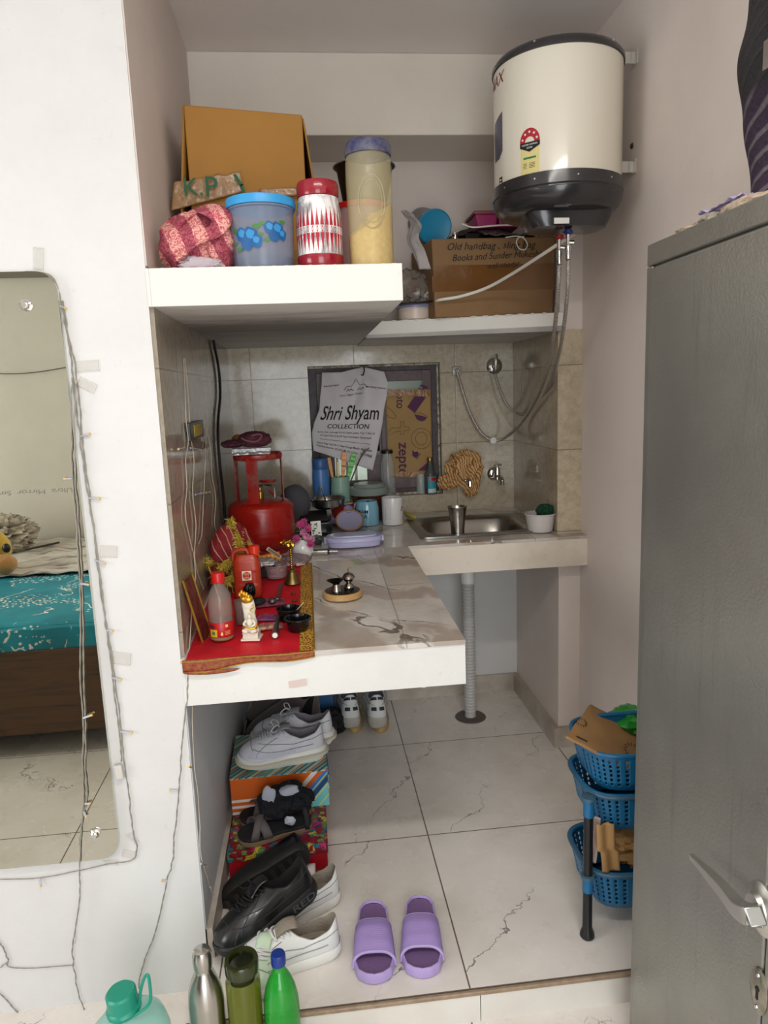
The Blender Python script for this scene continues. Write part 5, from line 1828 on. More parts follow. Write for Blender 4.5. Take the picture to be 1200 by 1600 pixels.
# glass bottle on the sill and the two by the right frame
q = V((at(607, 770, Y=3.155).x, 3.155, WZ0 + .0025))
gb = thing('glass_bottle', 'empty clear glass milk bottle with a black cap in front of the brown paper', 'bottle', (q.x, 3.155, q.z))
hb_ = at(607, 703, Y=3.155).z - q.z
MB().lathe([(0, .001), (.030, .001), (.033, .005), (.033, hb_ * .62), (.031, hb_ * .72), (.022, hb_ * .85), (.021, hb_ * .93)], 40).build('bottle', GLASS, gb)
MB().lathe([(.021, hb_ * .93), (.0265, hb_ * .93), (.0265, hb_ - .004), (.024, hb_), (0, hb_)], 32).build('cap', BLACKP, gb)
q = at(677, 768, Y=3.15)
lb_ = thing('labelled_bottle', 'slim glass bottle with a gold cap and turquoise label in the right window corner', 'bottle', (q.x - .012, 3.15, WZ0 + .0025))
hb_ = at(677, 716, Y=3.15).z - WZ0
MB().lathe([(0, .001), (.026, .001), (.028, .004), (.028, hb_ * .52), (.013, hb_ * .78), (.011, hb_ * .94)], 36).build('bottle', M('dark tinted glass', '#5b5f5c', .05, see=.35), lb_)
MB().lathe([(.011, hb_ * .93), (.013, hb_ * .93), (.013, hb_), (0, hb_)], 24).build('cap', M('brass', '#a98746', .3, 1.), lb_)
fL = lambda a0: (lambda x, y: V((.0288 * sin(a0 + x / .0288), -.0288 * cos(a0 + x / .0288), y)))
mb = MB()
patch(mb, fL(.15), -.022, .022, .006, hb_ * .50, nx_=10)
mb.build('label', M('turquoise label', '#2f96a8', .5), lb_)
mb = MB()
patch(mb, lambda x, y: fL(.15)(x, y) * 1.0 + V((0, -.0006, 0)), -.014, .018, hb_ * .38, hb_ * .47, nx_=8)
mb.build('label_emblem', RED, lb_)
mb = MB()
patch(mb, lambda x, y: fL(.15)(x, y) + V((0, -.0006, 0)), -.020, .020, .008, .026, nx_=8)
mb.build('label_panel', M('pale label', '#c8d4d6', .5), lb_)
q = at(662, 768, Y=3.165)
tag(MB().lathe([(0, .001), (.020, .001), (.022, .004), (.022, .075), (.018, .085), (.018, .092), (.016, .092), (.016, .004), (0, .003)], 32).build('small_glass', GLASS, loc=(q.x - .012, 3.166, WZ0 + .0025)), 'small empty clear glass jar left of the turquoise labelled bottle', 'glass')
q = at(573, 772, Y=3.09)
tag(MB().lathe([(0, .001), (.018, .001), (.023, .03), (.024, .032), (.0225, .032), (.017, .004), (0, .003)], 32).build('steel_cup', STEEL, loc=(.1995, 3.10, zled + .0006)), 'small steel cup right of the green cutlery cup on the ledge', 'cup')

# ================================================================ prayer corner
AC = newmat('red satin cloth')
n, p = AC[1], AC[2]
v, x, y, z = n.obj()
n.put(p.inputs['Base Color'], n.mix(n.rng(n.noise(v, 9, 3), .4, .7), rgb('#cc1024'), rgb('#a30d1c')))
p.inputs['Roughness'].default_value = .55
n.put(p.inputs['Normal'], n.bump(n.noise(v, 22, 4), .5, .006))
ac = thing('altar_cloth', 'red cloth with gold borders spread over the left front corner of the counter', 'cloth', (-.17, 1.66, zc(1.66)))
o = ac.location
AX0, AX1_, AYB = -.322, -.018, 2.36


def acl(a, b, x0=AX0, x1=AX1_, lift=.0012):
    y_ = lerp(1.648, AYB, b)
    x_ = lerp(x0, x1, a)
    z_ = zc(max(y_, 1.655)) + lift + .0012 * abs(nz(x_ * 30, y_ * 24))
    return V((x_, y_, z_)) - o


MB().grid(acl, 30, 60).build('cloth', AC[0], ac)
BOR = newmat('gold woven border')
n, p = BOR[1], BOR[2]
v, x, y, z = n.obj()
ck = n.node('ShaderNodeTexVoronoi', feature='DISTANCE_TO_EDGE')
n.put(ck.inputs['Vector'], v)
ck.inputs['Scale'].default_value = 130
g_ = n.rng(ck.outputs[0], .10, .2)
n.put(p.inputs['Base Color'], n.mix(g_, rgb('#cfa03c'), rgb('#5a2016')))
p.inputs['Roughness'].default_value = .5
p.inputs['Metallic'].default_value = .1
n.put(p.inputs['Normal'], n.bump(g_, .5, .002))
BOR = BOR[0]
GTR = M('gold braid trim', '#a8812f', .4, .5, bump=(120, .8))
MB().grid(lambda a, b: acl(a, b, -.052, -.018, .0026), 6, 60).build('gold_border', BOR, ac)
MB().tube([acl(1, i / 40, -.052, -.016, .003) for i in range(41)], .0022, 6).build('braid', GTR, ac)


def hang(a, b):
    x_ = lerp(AX0 - .008, AX1_ + .002, a)
    drop = lerp(.030, .014, a) + .004 * sin(a * 9)
    return V((x_, 1.648 - .003 * sin(a * 11), zc(1.66) + .001 - drop * b)) - o


MB().grid(hang, 50, 4).build('hanging_edge', M('dark red brocade', '#7c2016', .6, var=(120, '#9c6a2a', .7)), ac, solid=.0015)
for b_ in (.12, 1.0):
    MB().tube([hang(i / 50, b_) + V((0, -.0015, 0)) for i in range(51)], .0016, 6).build('braid', GTR, ac)
MB().grid(lambda a, b: V((lerp(AX0 - .006, -.195, a), 1.644, zc(1.66) - .027 - .010 * b * sin(pi * min(1, a * 1.0 + .02)) ** .4)) - o, 20, 3).build('folded_edge', M('dark red brocade', '#7c2016', .6), ac, solid=.002)
OA = .0030     # cloth thickness under the altar things


def A(u, v, dy=0.):
    q = onc(u, v, OA)
    y_ = q.y + dy
    return V((q.x * (y_ / q.y), y_, zc(y_) + OA))


# leaning picture frame in front, with dark red and gold inlay
RGI = newmat('dark red gilt picture')
n, p = RGI[1], RGI[2]
v, x, y, z = n.obj()
w = n.noise(n.comb(n.math('MULTIPLY', x, 2.), n.math('MULTIPLY', y, 2.), z), 30, 5, .7, 1.5)
n.put(p.inputs['Base Color'], n.ramp(w, [(.38, rgb('#35100f')), (.5, rgb('#6e1d22')), (.56, rgb('#7a4a33')), (.62, rgb('#54181c'))]))
p.inputs['Roughness'].default_value = .3
n.put(p.inputs['Normal'], n.bump(w, .5, .003))
RGI = RGI[0]


def leaning_frame(lab, q4, th, dirv):
    q4 = [V(a) for a in q4]
    base = q4[0].copy()
    e = thing('picture_frame', lab, 'picture frame', base)
    L = [a - base for a in q4]
    dirv = V(dirv)
    c = sum(L, V()) / 4
    inn = [c + (a - c) * .93 for a in L]
    MB().hexa([a for a in inn] + [a + dirv * th for a in inn]).build('picture', RGI, e)
    MB().tube(L, .003, 6, closed=True).build('frame', GTR, e)
    return e


q4 = [at(321, 1018, X=-.292), at(329, 985, X=-.280), at(299, 895, X=-.322), at(286, 908, X=-.323)]
leaning_frame('small gold edged red picture leaning on the left wall at the counter front', q4, .004, (-.6, 0, -.1))
a1 = A(372, 952)
q4 = [at(352, 965, Y=2.02), at(371, 950, Y=2.10), at(350, 872, Y=2.14), at(326, 884, Y=2.06)]
leaning_frame('tall gold edged picture leaning behind the oil bottle', q4, .004, (-.6, .2, 0))
# oil bottle with red cap and label
q = A(346, 1004)
ob = thing('oil_bottle', 'clear plastic oil bottle with a red cap and red yellow label on the altar cloth', 'bottle', (q.x, q.y + .026, zc(q.y + .026) + OA))
k_ = .170 / .173
PETB = M('clear bottle plastic', '#c9bcb2', .1, see=.76, spec=.8)
MB().lathe([(0, .001), (.026, .001), (.0305, .006), (.031, .050), (.0295, .062), (.0305, .078), (.030, .100), (.027, .118), (.018, .135), (.0125, .146), (.0125, .152)], 44).build('bottle', PETB, ob)
MB().lathe([(0, .003), (.028, .003), (.0288, .012), (0, .013)], 36).build('oil', M('golden oil', '#9a6a1d', .1), ob)
MB().lathe([(.0125, .148), (.0165, .148), (.0172, .152), (.0165, .170), (.015, .173), (0, .173)], 36, wob=lambda a, z: 1 + .012 * cos(a * 28)).build('cap', RED, ob)
MB().lathe([(.0312, .012), (.0316, .013), (.0316, .050), (.0312, .051)], 44).build('label', M('red label', '#b3121c', .35), ob)
fo = lambda a0, r=.0320: (lambda x, y: V((r * sin(a0 + x / r), -r * cos(a0 + x / r), y)))
mb = MB()
patch(mb, fo(-.62), -.009, .012, .014, .033, nx_=8)
mb.build('label_panel', M('label yellow', '#d8a92a', .4), ob)
mb = MB()
patch(mb, fo(-.7), 0, 0, 0, 0, nx_=12, ny_=3, shape=lambda a, b: (lerp(-.010, .010, a), .040 + (b - .5) * .012 * sin(pi * a)))
mb.build('label_oval', M('label brown', '#4a1f1a', .4), ob)
mb = MB()
petal(mb, fo(-.62, .0326), .002, .024, .005)
mb.build('label_leaf', LEAF, ob)
mb = MB()
petal(mb, fo(.12, .0322), 0, .021, .0032)
petal(mb, fo(.12, .0322), 0, .025, .0018)
patch(mb, fo(.55, .0322), -.004, .003, .038, .045, nx_=3)
for y_ in (.019, .023, .027):
    patch(mb, fo(.6, .0322), -.008, .007, y_, y_ + .001, nx_=4)
mb.build('label_drop', M('label gold', '#e8c070', .4), ob)
# small empty glass behind it
q = A(377, 978)
tag(MB().lathe([(0, .001), (.014, .001), (.015, .003), (.0175, .066), (.0165, .066), (.0135, .005), (0, .004)], 32).build('small_glass', M('smoky clear glass', '#a08a80', .05, see=.6), loc=q + V((0, .015, .0005))), 'narrow empty glass between the oil bottle and the white idol', 'glass')

# white and gold idol on a square plinth
q = A(393, 1003)
idl = thing('idol', 'small white seated idol with a gold hand canopy on a square plinth', 'idol', (q.x, q.y + .022, zc(q.y + .022) + OA), rot=(0, 0, radians(-8)))
IV = M('ivory resin', '#d9d2c0', .4, bump=(90, .3), subs=.05)
s1_ = .9
MB().box((-.024, -.022, 0), (.024, .022, .005)).box((-.019, -.018, .005), (.019, .018, .018)).box((-.020, -.019, .018), (.020, .019, .021)).build('plinth', IV, idl, bev=.0012)


def idol_back(a, b):
    # slab leaning back which narrows towards the gold canopy
    w = 2 * pi * a
    z_ = lerp(.021, .105, b)
    rx = interp([0, .2, .5, .8, 1], [.019, .016, .0145, .016, .014], b)
    ry = interp([0, .3, 1], [.014, .010, .007], b)
    k = 1 + .14 * nz(cos(w) * 2.5, sin(w) * 2.5, b * 9)
    return V((rx * cos(w) * k - .006 * b, ry * sin(w) * k + .004, z_))


MB().grid(idol_back, 32, 30, cu=True).build('backrest', IV, idl)
mb = MB()
mb.blob((-.001, -.012, .030), (.015, .012, .010), 1, .05, seg=20, ridge=False)
mb.blob((0, -.012, .045), (.0085, .008, .013), 2, .05, seg=18, ridge=False)
mb.blob((.0005, -.013, .062), (.0055, .0055, .0065), 3, .03, seg=16, ridge=False)
for s_ in (-1, 1):
    mb.tube(crom([(s_ * .008, -.012, .053), (s_ * .014, -.018, .044), (s_ * .006, -.023, .038)]), .003, 8)
    mb.tube(crom([(s_ * .003, -.014, .030), (s_ * .015, -.022, .028), (s_ * .004, -.026, .026)]), .0045, 8)
mb.build('seated_figure', IV, idl)
mb = MB()
for i, (dx, h_) in enumerate(((-.014, .128), (-.009, .134), (-.003, .130), (.003, .128), (.008, .122))):
    mb.tube(crom([(dx * .9 - .005, .002, .098), (dx - .006, -.004, .112), (dx - .006, -.012, h_ - .006), (dx - .006, -.016, h_ - .012)]), .0034, 8)
mb.blob((-.006, .0, .104), (.016, .009, .012), 4, .1, seg=20, ridge=False)
mb.build('gold_canopy', GOLD, idl)
mb = MB().tube(crom([(-.018, -.016, .034), (-.010, -.024, .040), (.0, -.026, .036), (.012, -.024, .034), (.018, -.018, .042), (.016, -.014, .030)]), .0022, 8)
mb.tube(crom([(.010, -.012, .070), (.004, -.014, .078), (.012, -.012, .085), (.008, -.010, .09)]), .0015, 6)
mb.build('gold_sash', GOLD, idl)

# black idol and black lump
q = A(391, 945)
bi = thing('black_idol', 'small glossy black stone idol behind the white one', 'idol', q + V((0, .012, 0)))
MB().lathe([(0, .001), (.016, .001), (.013, .012), (.012, .030)], 24).blob((0, 0, .040), (.016, .014, .019), 4, .25, seg=26).build('stone', M('glossy black stone', '#0b0d10', .2), bi)
MB().blob((.002, -.012, .046), (.006, .005, .008), 3, .1, seg=14).build('face', M('glossy black stone', '#0b0d10', .2), bi)
q = A(404, 948)
tag(MB().blob((0, 0, .011), (.019, .016, .012), 7, .15, seg=24).build('black_stone', M('matt black', '#101010', .7), loc=q + V((.002, .008, .001))), 'round matt black stone beside the black idol', 'stone')

# packets and pouches
def pouch(name, lab, u, v, w, d_, col, sd, h=.010, see=.35, rot=0., var=None, z=0., cat='packet'):
    q = A(u, v)
    m_ = M(name + str(sd) + ' film', col, .15, see=see, bump=(55, 1.), var=var)
    e = MB().grid(lambda a, b: V(((a - .5) * w, (b - .5) * d_, .0015 + h * (sin(pi * a) * sin(pi * b)) ** .5 * (.7 + .5 * nz(a * 5, b * 5, sd)))), 22, 16)
    e.grid(lambda a, b: V(((a - .5) * w, (b - .5) * d_, .0006)), 2, 2)
    o_ = e.build(name, m_, loc=q + V((0, 0, z)), rot=(0, 0, radians(rot)))
    return tag(o_, lab, cat)


pouch('clear_pouch', 'clear pouch with red threads and a coin stack behind the bowls', 422, 942, .085, .075, '#a8555f', 1, .012, .3, 10, (60, '#4a3a6c', .8))
pouch('clear_pouch', 'clear pouch with red and purple packets beside the white idol', 418, 966, .070, .05, '#a84a60', 2, .011, .25, -8, (30, '#3a3f8c', .7))
pouch('clear_pouch', 'empty clear pouch with tan nuts at its front edge beside the white idol', 420, 980, .075, .045, '#c08a86', 3, .012, .55, 4)
for i, (u, v, s_) in enumerate(((411, 984, .009), (424, 981, .008), (431, 976, .007))):
    q = A(u, v)
    tag(MB().blob((0, 0, s_ * .6), (s_ * 1.3, s_, s_ * .6), i, .1, seg=18, ridge=False).build('nut', M('tan shell', '#b98a68', .5), loc=q + V((0, -.006, .0005)), rot=(0, 0, i)), ('leftmost', 'middle', 'rightmost')[i] + ' of three tan nuts in front of the clear pouch', 'nut')
for i in range(4):
    q = A(426, 946)
    tag(MB().lathe([(0, 0), (.0115, 0), (.0118, .0006), (.0115, .0016), (0, .0016)], 28).build('coin', M('grey coin metal', '#7b766f', .35, .9), loc=q + V((.0006 * (i % 2), -.006 + .0004 * i, .0135 + .0018 * i))), 'grey coin in the small stack on the clear pouch', 'coin', 'stack of grey coins')
a_, b_ = A(430, 945), A(437, 915)
d = b_ - a_
d.z = 0
tag(MB().ribbon([V((0, 0, 0)), d * 1.0], .009, (0, 0, 1), .004).build('metal_strip', STEEL_D, loc=a_ + V((.006, 0, .0145)), bev=.001), 'dull metal strip lying on the clear pouch beside the coins', 'strip')
for i, (u, v) in enumerate(((459, 928), (460, 939))):
    q = A(u, v)
    tag(MB().lathe([(0, 0), (.008, 0), (.0082, .0006), (.008, .0014), (0, .0014)], 24).build('coin', M('brass', '#a98746', .3, 1.), loc=q + V((0, 0, .0012))), ('farther', 'nearer')[i] + ' brass coin on the red cloth beside the gold border', 'coin')
# grey cylinder pen (incense holder)
a_, b_ = A(430, 998), A(434, 962)
d = b_ - a_
d.z = 0
ip = thing('torch', 'small grey torch lying on the red cloth pointing to the front', 'torch', a_)
MB().tube([V((0, 0, .009)), d * .25 + V((0, 0, .009)), d * .3 + V((0, 0, .0085)), d + V((0, 0, .008))], lambda t: .0085 if t < .5 else .0078, 18).build('barrel', M('grey brown metal', '#6d665e', .3, .7), ip)
dn = d.normalized()
MB().tube([V((0, 0, .009)) - dn * .002, V((0, 0, .009))], .0065, 18).build('lens', M('pale lens', '#e3ded7', .2), ip)
# black bowls
for (u, v, lab) in ((466, 990, 'front black plastic bowl on the gold border'), (452, 974, 'rear black plastic bowl holding a small stick')):
    q = A(u, v)
    e = thing('black_bowl', lab, 'bowl', (q.x, q.y + .026, zc(q.y + .026) + OA + .0006), group='pair of black bowls')
    MB().lathe([(0, .001), (.025, .001), (.0265, .003), (.032, .029), (.0355, .0305), (.0355, .0325), (.031, .0325), (.0255, .006), (0, .005)], 44).build('bowl', M('glossy black plastic', '#0c0c0d', .12), e)
q = A(452, 974)
tag(MB().tube([(.008, -.01, .016), (.040, .018, .042)], .0012, 6).build('match_stick', M('pale wood stick', '#d9bfa5', .6), loc=(q.x, q.y + .026, q.z)), 'thin pale stick leaning in the rear black bowl', 'stick')
# brass bell with long handle
q = A(457, 915)
be = thing('brass_bell', 'brass hand bell with a long ornate handle on the red cloth', 'bell', (q.x, q.y + .024, zc(q.y + .024) + OA + .0006))
BR = M('aged brass', '#7d6a3f', .35, .9)
MB().lathe([(.0255, .0), (.027, .001), (.0245, .006), (.0175, .018), (.0155, .030), (.0125, .036), (.0135, .038), (.0105, .042), (.011, .044), (.005, .048)], 40).build('bell_cup', BR, be)
hz_ = at(453, 852, Y=be.location.y).z - be.location.z
BR2 = M('polished brass', '#b08a3c', .25, 1.)
prof = [(.0035, .047)]
for i in range(8):
    z_ = .05 + (hz_ - .062) * i / 8
    prof += [(.0028, z_), (.0045, z_ + .004), (.0028, z_ + .008)]
prof += [(.003, hz_ - .012), (.006, hz_ - .006), (.0, hz_)]
MB().lathe(prof, 16).build('handle', BR2, be)
mb = MB()
for s_ in (-1, 1):
    mb.blob((s_ * .007, 0, hz_ - .001), (.007, .003, .005), 4, .3, seg=16)
mb.tube([(0, 0, hz_), (0, 0, hz_ + .008)], .003, 8)
mb.build('finial', BR2, be)
# clear tub with nuts
q = A(432, 907)
ctb = thing('clear_tub', 'round clear plastic tub holding two brown nuts on the altar cloth', 'tub', (q.x, q.y + .03, zc(q.y + .03) + OA + .0006))
PT = M('rosy clear tub plastic', '#d0b4b8', .15, see=.74)
MB().lathe([(0, .001), (.030, .001), (.032, .003), (.037, .040), (.041, .041), (.041, .044), (.0365, .044), (.031, .005), (0, .004)], 44).build('tub', PT, ctb)
for i, (dx, dy) in enumerate(((-.010, -.004), (.014, .002))):
    tag(MB().blob((0, 0, .010), (.0105, .010, .009), i + 5, .05, seg=20, ridge=False).build('nut', M('brown nut shell', '#a5745a', .5), loc=ctb.location + V((dx, dy, .010))), ('left', 'right')[i] + ' brown nut inside the round clear tub', 'nut')
pouch('sugar_heap', 'white crystals on the bottom of the round clear tub', 432, 898, .044, .036, '#cdb7bb', 4, .004, .0, 0, z=.006, cat='sugar').location = ctb.location + V((0, 0, .0048))
# black box with clear packet, orange packet, matchbox, gold wrap
q = A(419, 908)
tag(MB().box((-.034, -.018, 0), (.030, .018, .030)).build('black_box', BLACKP, loc=(q.x - .008, q.y + .05, zc(q.y + .05) + OA + .0006), bev=.002), 'small black box behind the round clear tub', 'box')
q2 = V((q.x - .008, q.y + .05, zc(q.y + .05) + OA + .032))
tag(MB().blob((0, 0, .014), (.040, .022, .014), 5, .2, seg=30, flat=.0).build('foil_packet', FOIL, loc=q2), 'shiny clear packet lying on the small black box', 'packet')
q = at(420, 862, Y=2.26)
orp = thing('incense_packet', 'orange printed packet leaning behind the matchbox under the cylinder', 'packet', (q.x - .002, 2.27, zc(2.27) + OA + .034), rot=(0, radians(-9), 0))
MB().box((-.046, -.008, 0), (.040, .008, .032)).build('packet', M('orange foil packet', '#c9741c', .3), orp, bev=.002)
mb = MB()
for i in range(6):
    mb.blob((-.036 + .013 * i, -.0088, .017), (.0052, .001, .010), i, .6, fr=3, seg=14)
mb.build('printed_motif', M('yellow orange print', '#f0a52c', .4), orp)
MB().box((-.0465, -.0084, -.0004), (.0405, -.0080, .003)).build('stripe', M('dark brown print', '#3d2213', .5), orp)
tag(MB().box((-.044, -.018, 0), (.038, .02, .033)).build('white_box', M('grey white card', '#a59f9b', .5), loc=(q.x - .002, 2.275, zc(2.275) + OA + .0006), bev=.002), 'pale carton beneath the orange printed packet', 'box')
q = at(428, 864, Y=2.22)
mt_ = thing('matchbox', 'small cream edged matchbox tilted in front of the orange packet', 'matchbox', q, rot=(radians(70), radians(38), 0))
MB().box((-.026, -.006, -.004), (.026, .006, .004)).build('sleeve', M('cream card', '#cdb594', .6), mt_, bev=.0008)
MB().box((-.023, -.0045, .0041), (.023, .0045, .0046)).build('striker', M('brown striker', '#6d574c', .8), mt_)
q = at(448, 850, Y=2.26)
tag(MB().blob((0, 0, 0), (.018, .010, .008), 4, .45, fr=3, seg=26).build('gold_wrap', M('crumpled gold foil', '#b58b35', .22, 1., bump=(90, 1.)), loc=q + V((0, .02, 0))), 'crumpled gold foil by the bell handle below the cylinder', 'foil')
# clear pouch with white balls below the vase
q = A(462, 885)
pc2 = thing('clear_pouch', 'clear pouch of small white balls lying below the white vase', 'pouch', q + V((0, .02, 0)))
MB().blob((0, 0, .018), (.045, .026, .018), 3, .3, seg=36, flat=.0).build('pouch', M('clear pouch film', '#a9969a', .1, see=.6, bump=(40, 1.)), pc2)
for i, (dx, dy) in enumerate(((-.026, -.018), (.008, -.026), (.016, -.020), (.000, -.012), (-.012, -.020), (.026, -.014))):
    MB().blob((dx, dy, .008), (.0075, .007, .007), i, .05, seg=14, ridge=False).build('ball', M('ivory balls', '#d5c3b5', .5), pc2)

# orange jerrycan with a round printed sticker
q = A(391, 938)
jc = thing('water_can', 'orange red plastic holy water can with a handle and round white sticker', 'can', (q.x - .006, q.y + .035, zc(q.y + .035) + OA + .0006))
OR = M('orange red plastic', '#b4341a', .3, var=(8, '#8f2413', .5))
hj = at(391, 858, Y=jc.location.y - .03).z - jc.location.z
hw2, hd2 = .040, .028


def jer(a, b):
    z_ = b * hj * .86
    k = interp([0, .04, .3, .34, .6, .64, .86, 1], [.92, 1, 1, .97, .97, 1, .96, .72], b)
    x_, y_ = rr(a, hw2 * k, hd2 * k, .5)
    return V((x_, y_, .001 + z_))


MB().grid(jer, 48, 40, cu=True).add([V((*rr(i / 48, hw2 * .72, hd2 * .72, .5), .001 + hj * .86)) for i in range(48)], [tuple(range(48))]).add([V((*rr(i / 48, hw2 * .92, hd2 * .92, .5), .001)) for i in range(48)], [tuple(range(48))[::-1]]).build('can_body', OR, jc)
MB().tube(crom([(-.040, 0, hj * .74), (-.036, 0, hj * .90), (-.020, 0, hj * .955), (.000, 0, hj * .95), (.008, 0, hj * .86)]), .0062, 10).build('handle', OR, jc)
MB().lathe([(.013, hj * .84), (.013, hj * .89), (.0155, hj * .89), (.0155, hj * 1.02), (.013, hj * 1.03), (0, hj * 1.03)], 28, c=(.024, 0, 0), wob=lambda a, z: 1 + .02 * cos(a * 20)).build('cap', M('bright orange red plastic', '#df3418', .35), jc)
zs_ = hj * .47
MB().box((-.013, -hd2 - .0012, zs_ - .014), (.014, -hd2 - .0004, zs_ + .014)).build('sticker', WHITEP, jc)
mb = MB()
ring2 = [(.0005 + .0115 * cos(i * pi / 16), .0115 * sin(i * pi / 16)) for i in range(32)]
mb.add([V((x_, -hd2 - .0017, zs_ + y_)) for x_, y_ in ring2], [tuple(range(32))])
mb.build('sticker_disc', M('sticker red', '#b81420', .4), jc)
mb = MB().text('गंगा', .0105, lambda x, y: V((x + .0005, -hd2 - .0022, zs_ + .0035 + y)), offset=.01)
mb.text('जल', .0095, lambda x, y: V((x + .0005, -hd2 - .0022, zs_ - .006 + y)), offset=.01)
mb.build('lettering', M('sticker yellow', '#f1c35a', .4), jc)

# goddess in red cloth with gold tinsel
ch = thing('draped_idol', 'idol draped in dark red cloth with gold tinsel garlands against the left wall', 'idol', (-.262, 2.16, zc(2.16) + OA))
CHU = newmat('dark red chunri cloth')
n, p = CHU[1], CHU[2]
v, x, y, z = n.obj()
w = n.math('ADD', n.math('MULTIPLY', x, 1.0), n.math('ADD', n.math('MULTIPLY', z, .5), n.math('MULTIPLY', n.noise(v, 8, 3), .05)))
l1 = n.line(w, .024, 0, .0035)
n.put(p.inputs['Base Color'], n.mix(n.math('MULTIPLY', l1, .8), rgb('#7d0f1c'), rgb('#c79a78')))
p.inputs['Roughness'].default_value = .75
n.put(p.inputs['Normal'], n.bump(n.math('ADD', l1, n.noise(v, 60, 3)), .6, .004))
hc = at(350, 812, Y=2.16).z - ch.location.z


def chun(a, b):
    w = 2 * pi * a
    z_ = lerp(.002, hc, b)
    rx = interp([0, .3, .6, .85, 1], [.050, .060, .066, .045, .001], b)
    ry = interp([0, .3, .6, .85, 1], [.045, .050, .050, .035, .001], b)
    k = 1 + .14 * sin(w * 5 + b * 4) * (1 - b) + .12 * nz(cos(w) * 2, sin(w) * 2, b * 4)
    return V((rx * cos(w) * k + .012 * b, ry * sin(w) * k, z_))


MB().grid(chun, 80, 50, cu=True).build('cloth', CHU[0], ch)
mb = MB().grid(lambda a, b: V((.030 + .045 * b + .014 * (a - .5), -.030 - .012 * b + .008 * sin(a * 8), hc * (.95 - .60 * b) + .012 * (a - .5))), 8, 16)
mb.build('cloth_tail', CHU[0], ch, solid=.002)
TIN = M('gold tinsel foil', '#dcc65a', .42, .55)


def tinsel(name, pts, n_, ln, seed, parent):
    rnd = random.Random(seed)
    P = crom(pts, 8)
    mb = MB()
    mb.tube(P, .0022, 5)
    for i in range(n_):
        c = P[rnd.randrange(len(P))]
        d_ = V((rnd.gauss(0, 1), rnd.gauss(0, 1), rnd.gauss(0, 1))).normalized()
        l_ = ln * rnd.uniform(.5, 1.2)
        s_ = d_.orthogonal().normalized() * .0015
        mid = c + d_ * l_ * .55 + V((0, 0, .002))
        e_ = c + d_ * l_ + V((0, 0, -.004 * rnd.random()))
        mb.add([c - s_, c + s_, mid + s_, mid - s_, e_ + s_ * .5, e_ - s_ * .5], [(0, 1, 2, 3), (3, 2, 4, 5)])
    o_ = mb.build(name, TIN, parent, flat=True)
    return o_


tinsel('tinsel', [(-.075, -.035, hc * .50), (-.04, -.06, hc * .36), (0, -.066, hc * .40), (.035, -.055, hc * .58), (.03, -.035, hc * .80), (.012, -.01, hc * .98)], 900, .020, 1, ch)
tinsel('tinsel', [(-.045, -.05, hc * .22), (-.01, -.066, hc * .16), (.03, -.062, hc * .30), (.05, -.052, hc * .45)], 700, .019, 2, ch)
tinsel('tinsel', [(.055, -.03, hc * .66), (.07, -.03, hc * .56), (.085, -.028, hc * .50)], 260, .018, 3, ch)
# beaded brocade strip hanging between the frame and the can
P = crom([(.045, -.055, hc * .40), (.062, -.065, hc * .22), (.070, -.07, .03), (.066, -.08, .004)], 8)
mb = MB()
rnd = random.Random(3)
for i in range(240):
    c = P[rnd.randrange(len(P))]
    mb.blob(c + V((rnd.uniform(-.013, .013), rnd.uniform(-.005, .005), rnd.uniform(-.006, .006))), (.0018,) * 3, 0, 0, seg=6, ridge=False)
o = mb.build('bead_trim', M('bronze beads', '#a8743f', .35, .6), ch)
o['kind'] = 'stuff'

# white vase with pink flowers
q = onc(474, 876)
va_ = thing('flower_vase', 'small white vase of pink artificial flowers in front of the stove', 'vase', (q.x, q.y + .03, zc(q.y + .03) + .0006))
MB().lathe([(0, .001), (.022, .001), (.030, .010), (.037, .030), (.034, .048), (.022, .060), (.018, .064), (.021, .068), (.018, .067), (.015, .060), (0, .055)], 44).build('vase', WHITEC, va_)
FLP = [M('pink petals', '#c9508c', .6), M('pale pink petals', '#dd93b4', .6)]
LFG = M('leaf green', '#2f6b2b', .5)
fz = lambda u, v, dy=0.: at(u, v, Y=va_.location.y + dy) - va_.location
flw = [(469, 820, 0, -.02), (481, 826, 0, -.03), (475, 816, 0, .0), (487, 843, 1, -.02), (479, 838, 1, -.03), (463, 842, 0, -.03), (485, 851, 0, -.035), (474, 832, 1, -.01)]
rnd = random.Random(11)
for i, (u, v, k, dy) in enumerate(flw):
    c = fz(u, v, dy)
    e = MB()
    nrm = V((rnd.uniform(-.4, .4), -1, rnd.uniform(0, .7))).normalized()
    t1 = nrm.orthogonal().normalized()
    t2 = nrm.cross(t1)
    for lay in range(3):
        for j in range(12):
            a = 2 * pi * (j + .5 * lay) / 12 + rnd.uniform(-.1, .1)
            d_ = (t1 * cos(a) + t2 * sin(a))
            L_ = .0165 * (1 - .22 * lay)
            tip = c + d_ * L_ + nrm * (.002 + .005 * lay)
            mid = c + d_ * L_ * .55 + nrm * (.003 + .004 * lay)
            s_ = nrm.cross(d_) * .0026
            e.add([c + nrm * .001 * lay, mid - s_, tip, mid + s_], [(0, 1, 2, 3)])
    fo_ = e.build('flower', FLP[k], va_, flat=True)
    P = crom([(0, 0, .058), V((c.x * .4, c.y * .4, .058 + (c.z - .058) * .5)), c - nrm * .002], 4)
    MB().tube(P, .0012, 5).build('stem', LFG, va_)
mb = MB()
